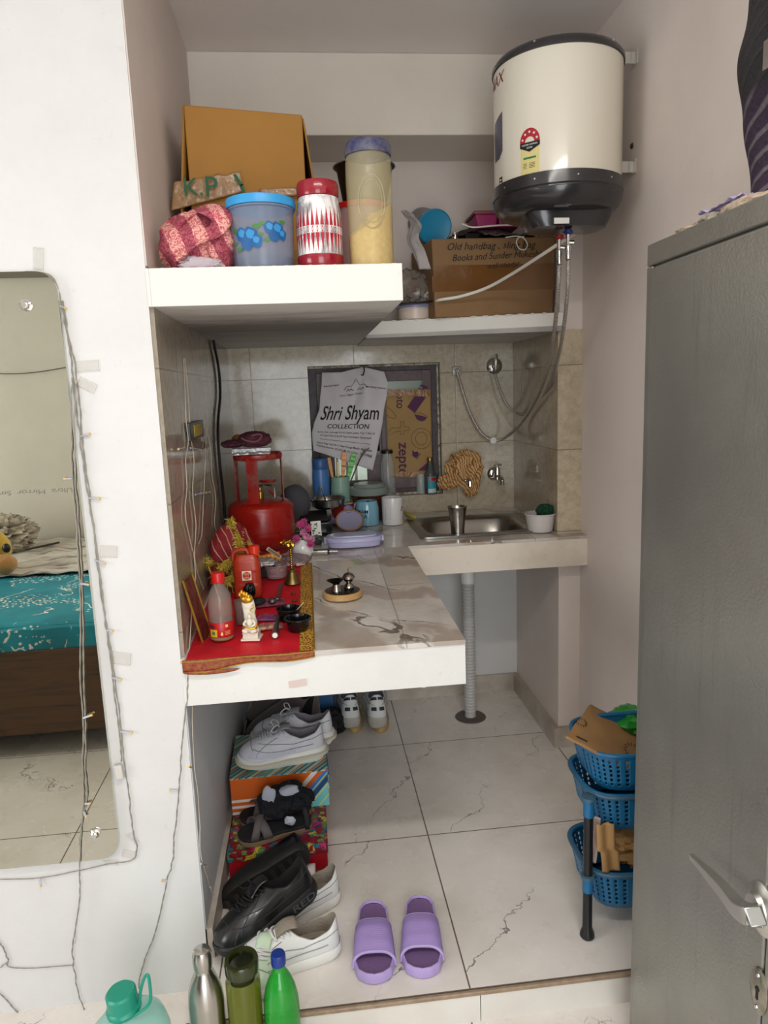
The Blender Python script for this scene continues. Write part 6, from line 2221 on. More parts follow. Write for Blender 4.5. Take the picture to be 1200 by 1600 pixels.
for i in range(90):
    u, v = rnd.uniform(458, 500), rnd.uniform(818, 862)
    if (u - 477) ** 2 / 22 ** 2 + (v - 838) ** 2 / 26 ** 2 > 1:
        continue
    c = fz(u, v, rnd.uniform(-.02, .02))
    d_ = V((rnd.gauss(0, 1), rnd.gauss(-.5, 1), rnd.gauss(.2, 1))).normalized()
    s_ = d_.orthogonal().normalized() * .0035
    mb.add([c, c + d_ * .006 - s_, c + d_ * .014, c + d_ * .006 + s_], [(0, 1, 2, 3)])
lf = mb.build('foliage', LFG, va_, flat=True)
lf['kind'] = 'stuff'
q = at(491, 827, Y=2.62)
tag(MB().box((-.016, -.001, -.026), (.022, .001, .030)).build('price_card', WHITEP, loc=V((q.x + .004, 2.62, q.z)), rot=(radians(-12), 0, radians(10))), 'white card standing behind the pink flowers', 'card')

# wooden disc with two small oil lamps
q = onc(537, 943)
wd = thing('wooden_board', 'round pale wooden board with a dark steel plate near the middle of the counter', 'board', (q.x, q.y + .056, zc(q.y + .056) + .0006))
MB().lathe([(0, .001), (.056, .001), (.058, .003), (.058, .017), (.056, .019), (0, .019)], 56, wob=lambda a, z: 1 + .01 * cos(3 * a)).build('board', M('pale wood', '#c9a26b', .6, var=(25, '#a57b48', .6)), wd)
MB().lathe([(0, .0192), (.049, .0192), (.051, .021), (.049, .0215), (0, .0205)], 56).build('plate', M('dark tarnished steel', '#4b4844', .3, 1.), wd)
SV = M('tarnished silver', '#a39d93', .22, 1.)
c = wd.location + V((-.017, -.010, .0218))
ol = thing('oil_lamp', 'low steel oil lamp with a leaf shaped black wick cup on the wooden board', 'oil lamp', c)
MB().lathe([(0, 0), (.016, 0), (.015, .004), (.010, .020), (.011, .022), (0, .022)], 32).build('stand', SV, ol)
MB().lathe([(.0, .022), (.010, .023), (.020, .031), (.021, .033), (.018, .032), (.008, .026), (0, .025)], 32, wob=lambda a, z: 1 + .35 * max(0, cos(a - pi)) ** 6).build('cup', M('blackened metal', '#191715', .4, .8), ol)
c = wd.location + V((.020, .006, .0218))
ol = thing('oil_lamp', 'small steel lamp with a domed top and hooked finial on the wooden board', 'oil lamp', c)
MB().lathe([(0, 0), (.014, 0), (.016, .005), (.012, .012), (.007, .017), (.009, .021), (.013, .024), (.017, .031), (.016, .034)], 36).build('stand', SV, ol)
MB().lathe([(.0185, .033), (.019, .035), (.014, .043), (.006, .048), (0, .049)], 36).build('dome', SV, ol)
MB().tube(crom([(0, 0, .049), (0, 0, .056), (.001, 0, .061), (.006, 0, .063), (.009, 0, .060)]), .0013, 8).build('hook', SV, ol)
# ================================================================ shoes
WT = [(0, 0), (.006, .26), (.02, .44), (.05, .60), (.10, .70), (.25, .74), (.42, .74), (.60, .90), (.75, 1.), (.86, .96), (.93, .80), (.97, .58), (.99, .34), (1, 0)]


def wprof(s):
    return interp([a for a, b in WT], [b for a, b in WT], s)


class Shoe:
    def __init__(s, L=.28, W=.10, heel=.032, toe=.022, collar=.072, back=.098, front=.100, qx=.47, flare=1.05, spring=.014, open_w=.66):
        s.L, s.W, s.heel, s.toe, s.collar, s.back, s.front, s.qx, s.flare, s.spring, s.open_w = L, W, heel, toe, collar, back, front, qx, flare, spring, open_w

    def out(s, a, k=1.):
        """outline, a = 0 heel, .5 toe"""
        u = a * 2 if a <= .5 else (1 - a) * 2
        sd = -1 if a <= .5 else 1
        # slow the parameter at both ends so they are round
        t = .5 - .5 * cos(pi * u)
        x = s.L * (.5 + (t - .5) * (1 + (k - 1) * .35))
        y = sd * wprof(t) * s.W / 2 * k + .008 * sin(pi * t) * (1 if True else 0)
        return x, y, t

    def hs(s, t):
        return lerp(s.heel, s.toe, t) + s.spring * max(0, (t - .72) / .28) ** 2

    def S(s, a, t):
        x, y, tt = s.out(a, .97)
        p0 = V((x, y, s.hs(tt) - .002))
        ang = 2 * pi * a
        qx_ = s.L * (.03 + (s.qx - .03) * (.5 - .5 * cos(ang)))
        qy_ = -sin(ang) * s.W * .5 * s.open_w * .92 + .004
        c_ = .5 - .5 * cos(ang)
        qz_ = interp([0, .2, .55, .8, 1], [s.back, s.collar + .010, s.collar, s.collar + .012, s.front], c_)
        q = V((qx_, qy_, qz_))
        tw = max(0, (c_ - .5) * 2)
        c1 = p0 + V((.0 - .004 * tw, 0, lerp(.030, .040, tw)))
        c2 = p0.lerp(q, .62)
        c2.z = lerp(q.z - .018, lerp(p0.z, q.z, .70) + .010, tw)
        c2.y = lerp(p0.y * .96, c2.y, .5)
        u = 1 - t
        return p0 * u ** 3 + c1 * 3 * u * u * t + c2 * 3 * u * t * t + q * t ** 3

    def build(s, name, lab, loc, rot, up, sole, lining, lace, foxing=None, seam=None, laces=True, bow=True, grp=None, tread=None, text=None, tongue=True, band=None, strips=(), scale_z=1.):
        e = thing(name, lab, 'shoe' if 'boot' not in name else 'boot', loc, rot, grp)
        n = 72
        # sole
        lev = [(0, .90, 0), (0, .96, .12), (0, s.flare, .45), (0, s.flare * .99, .85), (0, .99, 1.0)]

        def sol(a, b):
            i = round(b * 4)
            _, k, zf = lev[i]
            x, y, t = s.out(a, k)
            zb_ = s.spring * max(0, (t - .72) / .28) ** 2 + .003 * max(0, 1 - t / .1)
            return V((x, y, zb_ + (s.hs(t) - zb_) * zf))
        mb = MB().grid(sol, n, 4, cu=True)
        mb.grid(lambda a, b: (lambda p: V((p[0], p[1] * b, (s.spring * max(0, (p[2] - .72) / .28) ** 2 + .003 * max(0, 1 - p[2] / .1)) + .0002)))(s.out(a, .90)), n, 3, cu=True)
        mb.build('sole', sole, e)
        if tread:
            mb = MB()
            for i in range(9):
                xx = s.L * (.08 + .10 * i)
                w_ = wprof(xx / s.L) * s.W / 2 * .72
                mb.box((xx, -w_, -.0025), (xx + s.L * .045, w_, .0005))
            mb.build('tread', tread, e)
        if band:
            mb = MB()
            pts = [(lambda p: V((p[0], p[1], 0)))(s.out(i / n, s.flare * 1.004)) for i in range(n)]
            pts = []
            for i in range(n):
                x, y, t = s.out(i / n, s.flare * 1.004)
                pts.append(V((x, y, s.hs(t) * .55)))
            mb.tube(pts, s.heel * .16, 6, closed=True)
            mb.build('midsole_band', band, e)
        # upper and lining from the same curves
        MB().grid(lambda a, b: s.S(a, b), n, 14, cu=True).build('upper', up, e)

        def inn(a, b):
            q = s.S(a, 1.)
            c = V((s.L * .24, .002, 0))
            k = [1., .985, .93, .90, .3][round(b * 4)]
            z = [q.z, q.z + .0025, q.z - .012, s.heel + .010, s.heel + .008][round(b * 4)]
            return V((c.x + (q.x - c.x) * k, c.y + (q.y - c.y) * k, z))
        MB().grid(inn, n, 4, cu=True).build('lining', lining, e)
        if tongue:
            def tg(a, b):
                base = s.S(.5, .80)
                tip = V((s.L * (s.qx - .075), .004, s.front + .016))
                p_ = base.lerp(tip, b) + V((0, 0, .010 * sin(pi * b)))
                return p_ + V((0, (a - .5) * s.W * .42, -.006 * (2 * a - 1) ** 2))
            MB().grid(tg, 10, 8).build('tongue', lining if lining.name != 'dark lining' else up, e, solid=.004)
        if laces:
            mb = MB()
            for i in range(5):
                t_ = .93 - .085 * i
                dl = .105 - .010 * i
                pts = [s.S(.5 + dl * (k / 4 - 1), t_ - .0) + V((0, 0, .003 + .003 * (1 - abs(k / 4 - 1)))) for k in range(9)]
                mb.tube(pts, .0026, 6)
                if i < 4:
                    mb.tube([s.S(.5 - dl, t_) + V((0, 0, .003)), s.S(.5, t_ - .04) + V((0, 0, .006)), s.S(.5 + dl - .01, t_ - .085) + V((0, 0, .003))], .0022, 6)
            if bow:
                c = s.S(.5, .95) + V((0, 0, .008))
                for sd in (-1, 1):
                    mb.tube(crom([c, c + V((.012, sd * .018, .020)), c + V((.030, sd * .036, .012)), c + V((.024, sd * .026, .0)), c]), .0022, 6)
            mb.build('laces', lace, e)
        if seam:
            mb = MB()
            for sd in (-1, 1):
                f_ = lambda k: k if sd == -1 else 1 - k
                mb.tube([s.S(f_(.03 + .40 * i / 14), .50 + .22 * sin(pi * i / 14)) + V((0, sd * .0006, .0006)) for i in range(15)], .0011, 5)
                mb.tube([s.S(f_(.12 + .30 * i / 10), .26 + .10 * (i / 10)) + V((0, sd * .0008, .0005)) for i in range(11)], .0011, 5)
                mb.tube([s.S(f_(.36 + .04 * i / 10), .15 + .65 * (i / 10)) + V((0, sd * .0006, .0008)) for i in range(11)], .0011, 5)
            mb.tube([s.S(.40 + .20 * i / 16, .30 + .12 * sin(pi * i / 16)) + V((0, 0, .0008)) for i in range(17)], .0011, 5)
            mb.build('seam', seam, e)
        for (mm, a0, a1, t0, t1) in strips:
            MB().grid(lambda a, b: s.S(lerp(a0, a1, a), lerp(t0, t1, b)) + V((0, -.0012 if a0 < .5 else .0012, .0010)), 12, 5).build('overlay', mm, e)
        if text:
            tx, tm, tz, ts = text
            mb = MB()

            def tf(x, y):
                # along the outer heel side of the sole (a < .5 side faces -y)
                t = min(.98, max(.02, .20 - x / s.L))
                aa = 1 - .5 * (math.acos(1 - 2 * t) / pi)
                X_, Y_, t_ = s.out(aa, s.flare * 1.012)
                return V((X_, Y_ + .0008, tz + y))
            mb.text(tx, ts, tf, offset=.02, sx=1.5)
            mb.build('lettering', tm, e)
        return e


def floor_at(u, v, z=0.):
    return at(u, v, Z=z)


DL = M('dark lining', '#141214', .9)
GLN = M('grey lining', '#85828a', .9, bump=(120, .5))
WKN = M('white grey mesh', '#cdcdd3', .7, bump=(160, .4), var=(20, '#b5b6bd', .5))
WSO = M('white foam sole', '#dfded8', .45)
CSO = M('cream foam band', '#c6c2ad', .5)
LAC = M('grey white lace', '#b9bcc0', .8)
GSE = M('grey seam', '#6f737b', .7)
BLT = M('black leather', '#0f1012', .32, coat=.2, bump=(60, .12))
BSO = M('black rubber', '#121213', .5)
BLC = M('black lace', '#0a0a0c', .8)
WLT = M('white leather', '#d9dad8', .38, bump=(50, .1))
GSE2 = M('pale grey seam', '#8b8d8c', .7)
BSU = M('charcoal suede', '#5a5250', .9, bump=(140, .4), sheen=.2)

# ---- shoe boxes
BBX0, BBX1, BBY0, BBY1, BBZ = -.312, -.012, 1.955, 2.36, .094
COLG = newmat('comic patterned box print')
n, p = COLG[1], COLG[2]
v, x, y, z = n.obj()
br = n.node('ShaderNodeTexVoronoi', distance='CHEBYCHEV')
n.put(br.inputs['Vector'], v)
br.inputs['Scale'].default_value = 62
h = n.node('ShaderNodeSeparateColor')
n.put(h.inputs[0], br.outputs['Color'])
c = n.ramp(h.outputs[0], [(0, rgb('#8f1722')), (.2, rgb('#6e8a4a')), (.34, rgb('#b32b68')), (.5, rgb('#2c6f78')), (.62, rgb('#c9b23a')), (.74, rgb('#7a1420')), (.9, rgb('#3a2f6e'))])
for e_ in c.node.color_ramp.elements:
    pass
c.node.color_ramp.interpolation = 'CONSTANT'
ln = n.rng(n.noise(v, 90, 2, .5, 2.), .5, .54)
c = n.mix(n.math('MULTIPLY', ln, .55), c, rgb('#2a1218'))
n.put(p.inputs['Base Color'], c)
p.inputs['Roughness'].default_value = .45
b2 = thing('shoe_box', 'red shoe box with a busy comic patterned lid on the floor below the striped box', 'shoe box', (BBX0, BBY0, 0))
w_, d_ = BBX1 - BBX0, BBY1 - BBY0
MB().box((.003, .003, .0005), (w_ - .003, d_ - .003, BBZ - .002)).build('box_body', M('red card', '#a30f1c', .45), b2, bev=.001)
MB().box((0, 0, BBZ - .032), (w_, d_, BBZ)).build('lid', COLG[0], b2, bev=.001)
STR = newmat('blue orange striped box print')
n, p = STR[1], STR[2]
v, x, y, z = n.obj()
dg = n.math('ADD', n.math('MULTIPLY', x, 1.0), n.math('ADD', n.math('MULTIPLY', y, -.8), n.math('MULTIPLY', z, -.75)))
k1 = n.math('FRACT', n.math('MULTIPLY', dg, 17))
c = n.ramp(k1, [(0, rgb('#5aa79c')), (.22, rgb('#2b4f7a')), (.36, rgb('#7fc4bb')), (.52, rgb('#d9d6c8')), (.60, rgb('#cf5a22')), (.74, rgb('#2f9aa0')), (.88, rgb('#244b86'))])
c.node.color_ramp.interpolation = 'CONSTANT'
k2 = n.line(n.math('ADD', n.math('MULTIPLY', x, 1.0), n.math('ADD', n.math('MULTIPLY', y, -.9), n.math('MULTIPLY', z, -1.2))), .021, 0, .003)
c = n.mix(n.math('MULTIPLY', k2, .8), c, rgb('#e3cf4a'))
n.put(p.inputs['Base Color'], c)
p.inputs['Roughness'].default_value = .4
ORB = newmat('orange box print')
n, p = ORB[1], ORB[2]
v, x, y, z = n.obj()
c = n.mix(n.math('MULTIPLY', n.line(z, .021, .006, .009), n.math('LESS_THAN', z, .062)), rgb('#cf5f1c'), rgb('#e0d9ce'))
dgo = n.math('SUBTRACT', x, n.math('MULTIPLY', n.math('SUBTRACT', .125, z), -.9))
c = n.mix(n.math('GREATER_THAN', dgo, .265), c, rgb('#d9d6c8'))
c = n.mix(n.math('GREATER_THAN', dgo, .285), c, rgb('#cf5a22'))
c = n.mix(n.math('GREATER_THAN', dgo, .305), c, rgb('#2478b8'))
c = n.mix(n.math('GREATER_THAN', dgo, .33), c, rgb('#1d3f66'))
c = n.mix(n.math('GREATER_THAN', dgo, .35), c, rgb('#6fbfc0'))
k2 = n.math('MULTIPLY', n.line(n.math('ADD', x, n.math('MULTIPLY', z, -.9)), .035, 0, .004), n.math('GREATER_THAN', dgo, .30))
c = n.mix(k2, c, rgb('#e3cf4a'))
n.put(p.inputs['Base Color'], c)
p.inputs['Roughness'].default_value = .4
AXA, AYA, AZA = -.316, 2.145, BBZ + .0005
AW, AD, AH = .318, .30, .128
b1 = thing('shoe_box', 'orange and blue striped shoe box under the white running shoes', 'shoe box', (AXA, AYA, AZA), rot=(0, 0, radians(1.5)))
MB().box((.002, .002, 0), (AW - .002, AD, AH - .004)).build('box_body', ORB[0], b1, bev=.001)
mb = MB().box((0, 0, AH - .003), (AW, AD, AH)).box((AW - .003, 0, AH * .35), (AW, AD, AH - .003))
mb.build('lid', STR[0], b1, bev=.0008)
MB().box((AW - .0005, .03, .02), (AW + .0012, .15, AH - .02)).build('side_print', M('tan orange print', '#c98a3a', .5), b1)
MB().box((AW - .002, 0, AH - .018), (AW + .0014, AD, AH + .0006)).build('blue_edge', M('strong blue card', '#1f4f9a', .4), b1)
ZA = AZA + AH + .0006

# ---- the white running shoes on the striped box
run = Shoe(L=.285, W=.100, heel=.050, toe=.028, collar=.086, back=.118, front=.112, flare=1.12, spring=.018)
p0 = floor_at(442, 1200, ZA)
for (lab, dx, dy, hd) in (('nearer of the two white grey running shoes on the striped box', .140, .060, 184), ('farther of the two white grey running shoes on the striped box', .172, .150, 172)):
    run.build('running_shoe', lab, (p0.x + dx, p0.y + dy, ZA), (0, 0, radians(hd)), WKN, WSO, GLN, LAC, seam=GSE, band=CSO, strips=[(M('pale lilac overlay', '#bcbcc9', .5), .60, .80, .08, .34), (M('pale lilac overlay', '#bcbcc9', .5), .20, .40, .08, .34)])
# ---- dark ankle boots behind, on a black carton
q = at(395, 1155, Y=2.52)
tag(MB().box((-.16, 0, 0), (.125, .30, .156)).build('black_carton', M('black card', '#131214', .7), loc=(-.150, 2.49, .0006), bev=.002), 'black carton under the dark suede ankle boots at the back', 'box')
boot = Shoe(L=.29, W=.10, heel=.030, toe=.016, collar=.150, back=.155, front=.155, qx=.36, flare=1.03, spring=.008, open_w=.72)
for (lab, x_, y_, hd) in (('nearer dark suede ankle boot on the black carton', -.012, 2.555, 181), ('farther dark suede ankle boot on the black carton', -.022, 2.68, 176)):
    e = boot.build('ankle_boot', lab, (x_, y_, .1578), (0, 0, radians(hd)), BSU, BSO, DL, BLC, laces=False, tongue=False)
    MB().grid(lambda a, b: boot.S(lerp(.80, .875, a), lerp(.45, .98, b)) + V((0, .0015, 0)), 6, 10).build('elastic_gusset', M('black elastic', '#0d0c0d', .95, bump=(200, .6)), e)
# ---- blue box and black folded bag at the back
q0, q1 = at(489, 1085, Y=2.93), at(526, 1110, Y=2.93)
e = thing('storage_crate', 'blue plastic crate with grey edge posts at the back under the counter', 'crate', (q0.x - .04, 2.93, .0006))
MB().box((0, 0, 0), (q1.x - q0.x + .035, .16, .30)).build('crate_body', M('denim blue plastic', '#3f6c9f', .4), e, bev=.004)
for xx in (0, q1.x - q0.x + .035):
    MB().tube([(xx, -.006, 0), (xx, -.006, .30)], .006, 8).build('post', M('grey post', '#6a6f78', .4, .5), e)
tag(MB().blob((0, 0, .045), (.070, .045, .050), 4, .3, fr=2.5, seg=36, flat=.0005).build('folded_bag', M('black nylon', '#0f0f12', .6, bump=(40, .6)), loc=(.022, 2.86, .0006)), 'crumpled black nylon bag in front of the blue crate', 'bag')

# ---- heel-on trainers with tan soled slippers beneath
TAN = M('tan sole', '#b99a66', .6)
hs_ = Shoe(L=.27, W=.112, heel=.050, toe=.03, collar=.115, back=.150, front=.145, flare=1.05)
GRS = M('dirty white sole', '#b5b0a6', .6, bump=(90, .6))
NAV = M('navy green overlay', '#1f2e3c', .5)
for i, (px, lab) in enumerate(((549, 'left trainer of the white and navy pair seen from behind, by the back wall'), (590, 'right trainer of the white and navy pair seen from behind, by the back wall'))):
    q = floor_at(px + 2, 1139, .02)
    s_ = tag(MB().prism([(.045 * cos(a) * (1 if abs(sin(a)) < .9 else 1), .125 + .125 * sin(a)) for a in [2 * pi * k / 36 for k in range(36)]], 0, .022).build('slipper', TAN, loc=(q.x + .010, q.y - .002, .0006), bev=.004), ('left', 'right')[i] + ' tan soled slipper beneath the white and navy trainers', 'slipper')
    e = hs_.build('trainer', lab, (q.x, q.y - .008, .0232), (0, 0, radians(92 - 4 * i)), M('white trainer leather', '#dcdcd8', .45), GRS, GLN, LAC, seam=GSE, strips=[(NAV, .005, .10, .72, .86), (NAV, .90, .995, .72, .86), (NAV, .94, .985, .30, .44), (NAV, .015, .06, .30, .44)], tread=M('navy tread', '#20355c', .6))

# ---- black sandals and socks on the comic box
SB = M('black footbed', '#171619', .85)
GST = M('grey strap', '#57504f', .75)


def sandal(lab, heel, toe, z, grp=None):
    a_, b_ = V((heel.x, heel.y, 0)), V((toe.x, toe.y, 0))
    d_ = b_ - a_
    L = d_.length
    e = thing('sandal', lab, 'sandal', (a_.x, a_.y, z), (0, 0, atan2(d_.y, d_.x)), grp)
    ou = []
    for i in range(60):
        a = i / 60
        u = a * 2 if a <= .5 else (1 - a) * 2
        t = .5 - .5 * cos(pi * u)
        ou.append((L * t, (-1 if a <= .5 else 1) * wprof(t) * .048))
    MB().prism(ou, 0, .014).build('sole', M('worn tan edge', '#77604a', .7), e, bev=.002)
    MB().prism([(x * .985 + L * .0075, y * .95) for x, y in ou], .0141, .024).build('footbed', SB, e, bev=.003)

    def strap(x0, x1, hgt, w):
        def fn(a, b):
            an = pi * a
            return V((lerp(x0, x1, a) + (b - .5) * w, .047 * cos(an), .018 + hgt * sin(an) ** .7))
        return MB().grid(fn, 18, 3)
    strap(L * .62, L * .80, .042, .028).build('strap', GST, e, solid=.003)
    strap(L * .80, L * .60, .046, .024).build('strap', GST, e, solid=.003)
    strap(L * .10, L * .12, .060, .014).build('heel_strap', SB, e, solid=.003)
    return e


ZB = BBZ + .0006
sandal('nearer black sandal with grey crossed straps on the comic patterned box', floor_at(487, 1274, ZB + .02) + V((0, -.018, 0)), floor_at(370, 1312, ZB + .02) + V((0, .020, 0)), ZB)
sandal('farther black sandal with grey crossed straps tucked under the socks', floor_at(487, 1262, ZB + .02) + V((0, .022, 0)), floor_at(372, 1286, ZB + .02) + V((0, .028, 0)), ZB)
SK = M('black knit sock', '#101118', .95, bump=(130, .5))
q = at(442, 1258, Y=2.07)
tag(MB().blob((-.01, 0, -.004), (.052, .040, .040), 6, .42, fr=1.7, seg=60, fine=.12).blob((.050, -.008, .006), (.046, .030, .026), 8, .42, fr=1.8, seg=44, fine=.12).blob((.03, .004, .034), (.036, .024, .020), 2, .42, fr=1.8, seg=44, fine=.12).build('sock_bundle', SK, loc=(q.x - .005, 2.07, ZB + .085)), 'bundle of black knitted socks lying on the grey strapped sandals', 'socks')
WS = M('white sock', '#a6a9b4', .9, bump=(120, .4))
for (u, v, r, sd, lab, rx) in ((420, 1247, (.020, .012, .036), 3, 'white sock end with a navy stripe sticking up left of the black socks', 0), (452, 1234, (.032, .02, .014), 5, 'crumpled white sock end behind the black socks', 0), (453, 1282, (.016, .010, .013), 7, 'small white sock tip in front of the black socks', 0)):
    q = at(u, v, Y=2.05 if lab[0] != 's' else 1.995)
    tag(MB().blob((0, 0, 0), r, sd, .5, fr=1.1, seg=40, fine=.15, ridge=False).build('sock', WS, loc=q), lab, 'sock')

# ---- black trainer lying on its side with the tread facing out
tp = Shoe(L=.285, W=.105, heel=.034, toe=.026, collar=.075, back=.10, front=.10)
hq, tq = at(478, 1335, Y=1.90), at(368, 1398, Y=1.845)
d_ = tq - hq
e = tp.build('black_trainer', 'black trainer on its side showing its grey rubber tread, against the red box', (hq.x + .012, hq.y + .0, hq.z + .002), (radians(88), radians(24), radians(196)), BLT, M('black brown rubber', '#1d1a18', .6), DL, BLC, tread=M('grey black tread', '#2e2c2a', .55), bow=False)
# ---- big black trainer in front
bt = Shoe(L=.295, W=.108, heel=.042, toe=.032, collar=.078, back=.108, front=.108, flare=1.07)
hq, tq = at(500, 1440, Y=1.735), at(352, 1492, Y=1.60)
hd = atan2(tq.y - hq.y, tq.x - hq.x)
BT_LOC = V((hq.x - .004, hq.y + .035, .082))
bt.build('black_trainer', 'glossy black leather trainer leaning on the white shoes at the front', BT_LOC, (radians(14), radians(12), hd), BLT, BSO, DL, BLC, seam=M('dark grey seam', '#2c2e31', .5), text=('RED', M('dark grey rubber', '#3c3f42', .5), .020, .026), bow=True)
# ---- white trainers
wtn = Shoe(L=.28, W=.104, heel=.036, toe=.028, collar=.074, back=.106, front=.100, flare=1.07)
q = floor_at(536, 1492)
wtn.build('white_trainer', 'white leather trainer on the floor in front of the black trainer', (q.x - .006, q.y + .022, .0006), (0, 0, radians(190)), WLT, WSO, M('beige mesh lining', '#8f8578', .9, bump=(160, .8)), M('white lace', '#dcdcda', .8), seam=GSE2, bow=False)
q = floor_at(530, 1440)
wtn.build('white_trainer', 'white leather trainer behind the black trainer with only its heel showing', (q.x + .002, q.y + .10, .0006), (0, 0, radians(205)), WLT, WSO, M('beige mesh lining', '#8f8578', .9), M('white lace', '#dcdcda', .8), seam=GSE2, bow=False)
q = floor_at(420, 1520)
Shoe(L=.20, W=.09, heel=.03, toe=.028, collar=.06, back=.08, front=.08).build('white_trainer', 'white trainer toe behind the green bottle, green tint of the bottle painted in', (q.x + .02, q.y + .10, .0006), (0, 0, radians(-106)), M('white leather tinted by bottle', '#c3d8bd', .4), WSO, DL, M('white lace', '#dcdcda', .8), seam=GSE2, bow=False)  # white leather; green light through the bottle is put into the colour
# ---- red and white slipper by the box corner
q = floor_at(503, 1368, .0)
e = thing('slipper', 'red slipper with a white strap beside the comic patterned box', 'slipper', (-.006, 1.918, .0006), (0, 0, radians(180)))
e.scale = (.62, .62, .8)
ou = [(.13 + .13 * cos(2 * pi * k / 40), .042 * sin(2 * pi * k / 40)) for k in range(40)]
MB().prism(ou, 0, .022).build('sole', M('red foam', '#b5182a', .5), e, bev=.004)
MB().prism([(.13 + (x - .13) * .9, y * .86) for x, y in ou], .0221, .026).build('footbed', M('brown grey footbed', '#6d5852', .8), e)
MB().grid(lambda a, b: V((.10 + (b - .5) * .05, .042 * cos(pi * a), .018 + .045 * sin(pi * a) ** .7)), 18, 4).build('strap', M('white rubber strap', '#d8d0cc', .5), e, solid=.005)

# ---- lavender slides
LAVS = M('lavender foam', '#b09bd0', .5, bump=(30, .08))
LAVF = M('dusky purple footbed', '#765a86', .6, bump=(220, .5))
rib = newmat('ribbed lavender strap')
n, p = rib[1], rib[2]
v, x, y, z = n.obj()
n.put(p.inputs['Base Color'], rgb('#a48cca'))
p.inputs['Roughness'].default_value = .5
n.put(p.inputs['Normal'], n.bump(n.math('SINE', n.math('MULTIPLY', x, 2400)), .35, .001))
for (lab, hp_, tp_) in (('left slide of the lavender pair in the middle of the floor', (583, 1425), (586, 1536)), ('right slide of the lavender pair in the middle of the floor', (656, 1417), (661, 1527))):
    a_, b_ = floor_at(*hp_), floor_at(*tp_)
    d_ = b_ - a_
    L = d_.length + .01
    e = thing('slide_sandal', lab, 'sandal', (a_.x, a_.y, .0006), (0, 0, atan2(d_.y, d_.x)), 'pair of lavender slides')
    WW_ = .104

    def so(a, k):
        u = a * 2 if a <= .5 else (1 - a) * 2
        t = .5 - .5 * cos(pi * u)
        w = interp([0, .01, .04, .10, .3, .6, .8, .92, .98, 1], [0, .34, .56, .74, .82, .96, 1, .84, .46, 0], t)
        return L * (.5 + (t - .5) * (1 + (k - 1) * .4)), (-1 if a <= .5 else 1) * w * WW_ / 2 * k, t
    lv = [(.90, .0), (.98, .004), (1.0, .014), (.99, .026), (.95, .030), (.90, .030), (.86, .024)]

    def sg_(a, b):
        k, z_ = lv[round(b * 6)]
        x_, y_, t = so(a, k)
        return V((x_, y_, z_ + (.010 * max(0, .3 - t) / .3 if z_ > .02 else 0)))
    mb = MB().grid(sg_, 80, 6, cu=True)
    mb.grid(lambda a, b: V((so(a, .9)[0], so(a, .9)[1] * b, .0004)), 80, 2, cu=True)
    mb.build('sole', LAVS, e)
    mb = MB().grid(lambda a, b: (lambda q_: V((q_[0], q_[1] * b, .0235 + (.008 * max(0, .3 - q_[2]) / .3) * 1 - .002 * (1 - b ** 2))))(so(a, .875)), 80, 6, cu=True)
    mb.build('footbed', LAVF, e)

    def stp(a, b):
        t = lerp(.36, .75, b)
        w = interp([.2, .5, .8, 1], [.78, .92, 1.0, .9], t) * WW_ / 2 * 1.02
        an = pi * a
        y_ = w * (abs(cos(an)) ** .62) * (1 if cos(an) > 0 else -1)
        z_ = .012 + interp([0, .3, .7, 1], [.040, .044, .038, .030], b) * sin(an) ** .62
        x_ = L * t + (.020 * cos(an) ** 2 * (b - .0)) * .6 - .010 * (1 - b) * 0
        return V((x_, y_, z_))
    MB().grid(stp, 36, 16).build('strap', rib[0], e, solid=.0055)
    MB().tube([stp(i / 36, 1.) + V((.001, 0, 0)) for i in range(37)], .0042, 8).build('strap_rim', LAVS, e)
    MB().tube([stp(i / 36, 0.) for i in range(37)], .0034, 8).build('strap_rim', LAVS, e)

# ================================================================ bottles at the foot of the pillar
BY = 1.395


def pxr(u, w, y):
    q = at(u, 1560, Y=y)
    return szp(w, q) / 2


ztop = at(318, 1480, Y=BY).z
H = ztop - ZF
x_ = at(320, 1540, Y=BY).x
sb = thing('steel_bottle', 'brushed steel water bottle with a domed cap, leftmost of the three standing bottles', 'bottle', (x_, BY, ZF + .0005))
r = .0385
MB().lathe([(0, .001), (r * .95, .001), (r, .004), (r, H * .62), (r * .93, H * .70), (r * .72, H * .78), (r * .50, H * .835), (r * .46, H * .85), (r * .46, H * .862)], 56).build('bottle', STEEL, sb)
MB().lathe([(r * .44, H * .862), (r * .53, H * .864), (r * .56, H * .90), (r * .55, H * .95), (r * .45, H * .985), (r * .2, H), (0, H)], 48).build('cap', STEEL, sb)
OLV = M('olive transparent plastic', '#6b7216', .08, see=.42, spec=.7)
OLD = M('dark olive plastic', '#2c3210', .15, see=.12, spec=.6)
x_ = at(379, 1545, Y=BY).x
ztop = at(377, 1497, Y=BY).z
H = ztop - ZF
ob2 = thing('olive_bottle', 'olive green transparent water bottle with a dark round cap, middle of the three', 'bottle', (x_ + .002, BY, ZF + .0005))
r = .0375
MB().lathe([(0, .001), (r * .95, .001), (r, .005), (r, H * .83), (r * .90, H * .855), (r * .90, H * .86)], 56).build('bottle', OLV, ob2)
MB().lathe([(0, .006), (r * .9, .006), (r * .92, H * .70), (0, H * .705)], 40).build('water', M('olive water', '#8f8f2c', .05, see=.45), ob2)
MB().lathe([(r * .72, H * .83), (r * .74, H * .90), (r * .97, H * .905), (r * .99, H * .985), (r * .93, H), (r * .72, H), (r * .70, H * .975), (0, H * .972)], 56).build('cap', OLD, ob2)
MB().lathe([(r * .68, H * .974), (r * .70, H * .977), (r * .66, H * .979), (0, H * .979)], 40).build('cap_disc', M('darker olive plastic', '#151a08', .15), ob2)
x_ = at(438, 1545, Y=BY).x
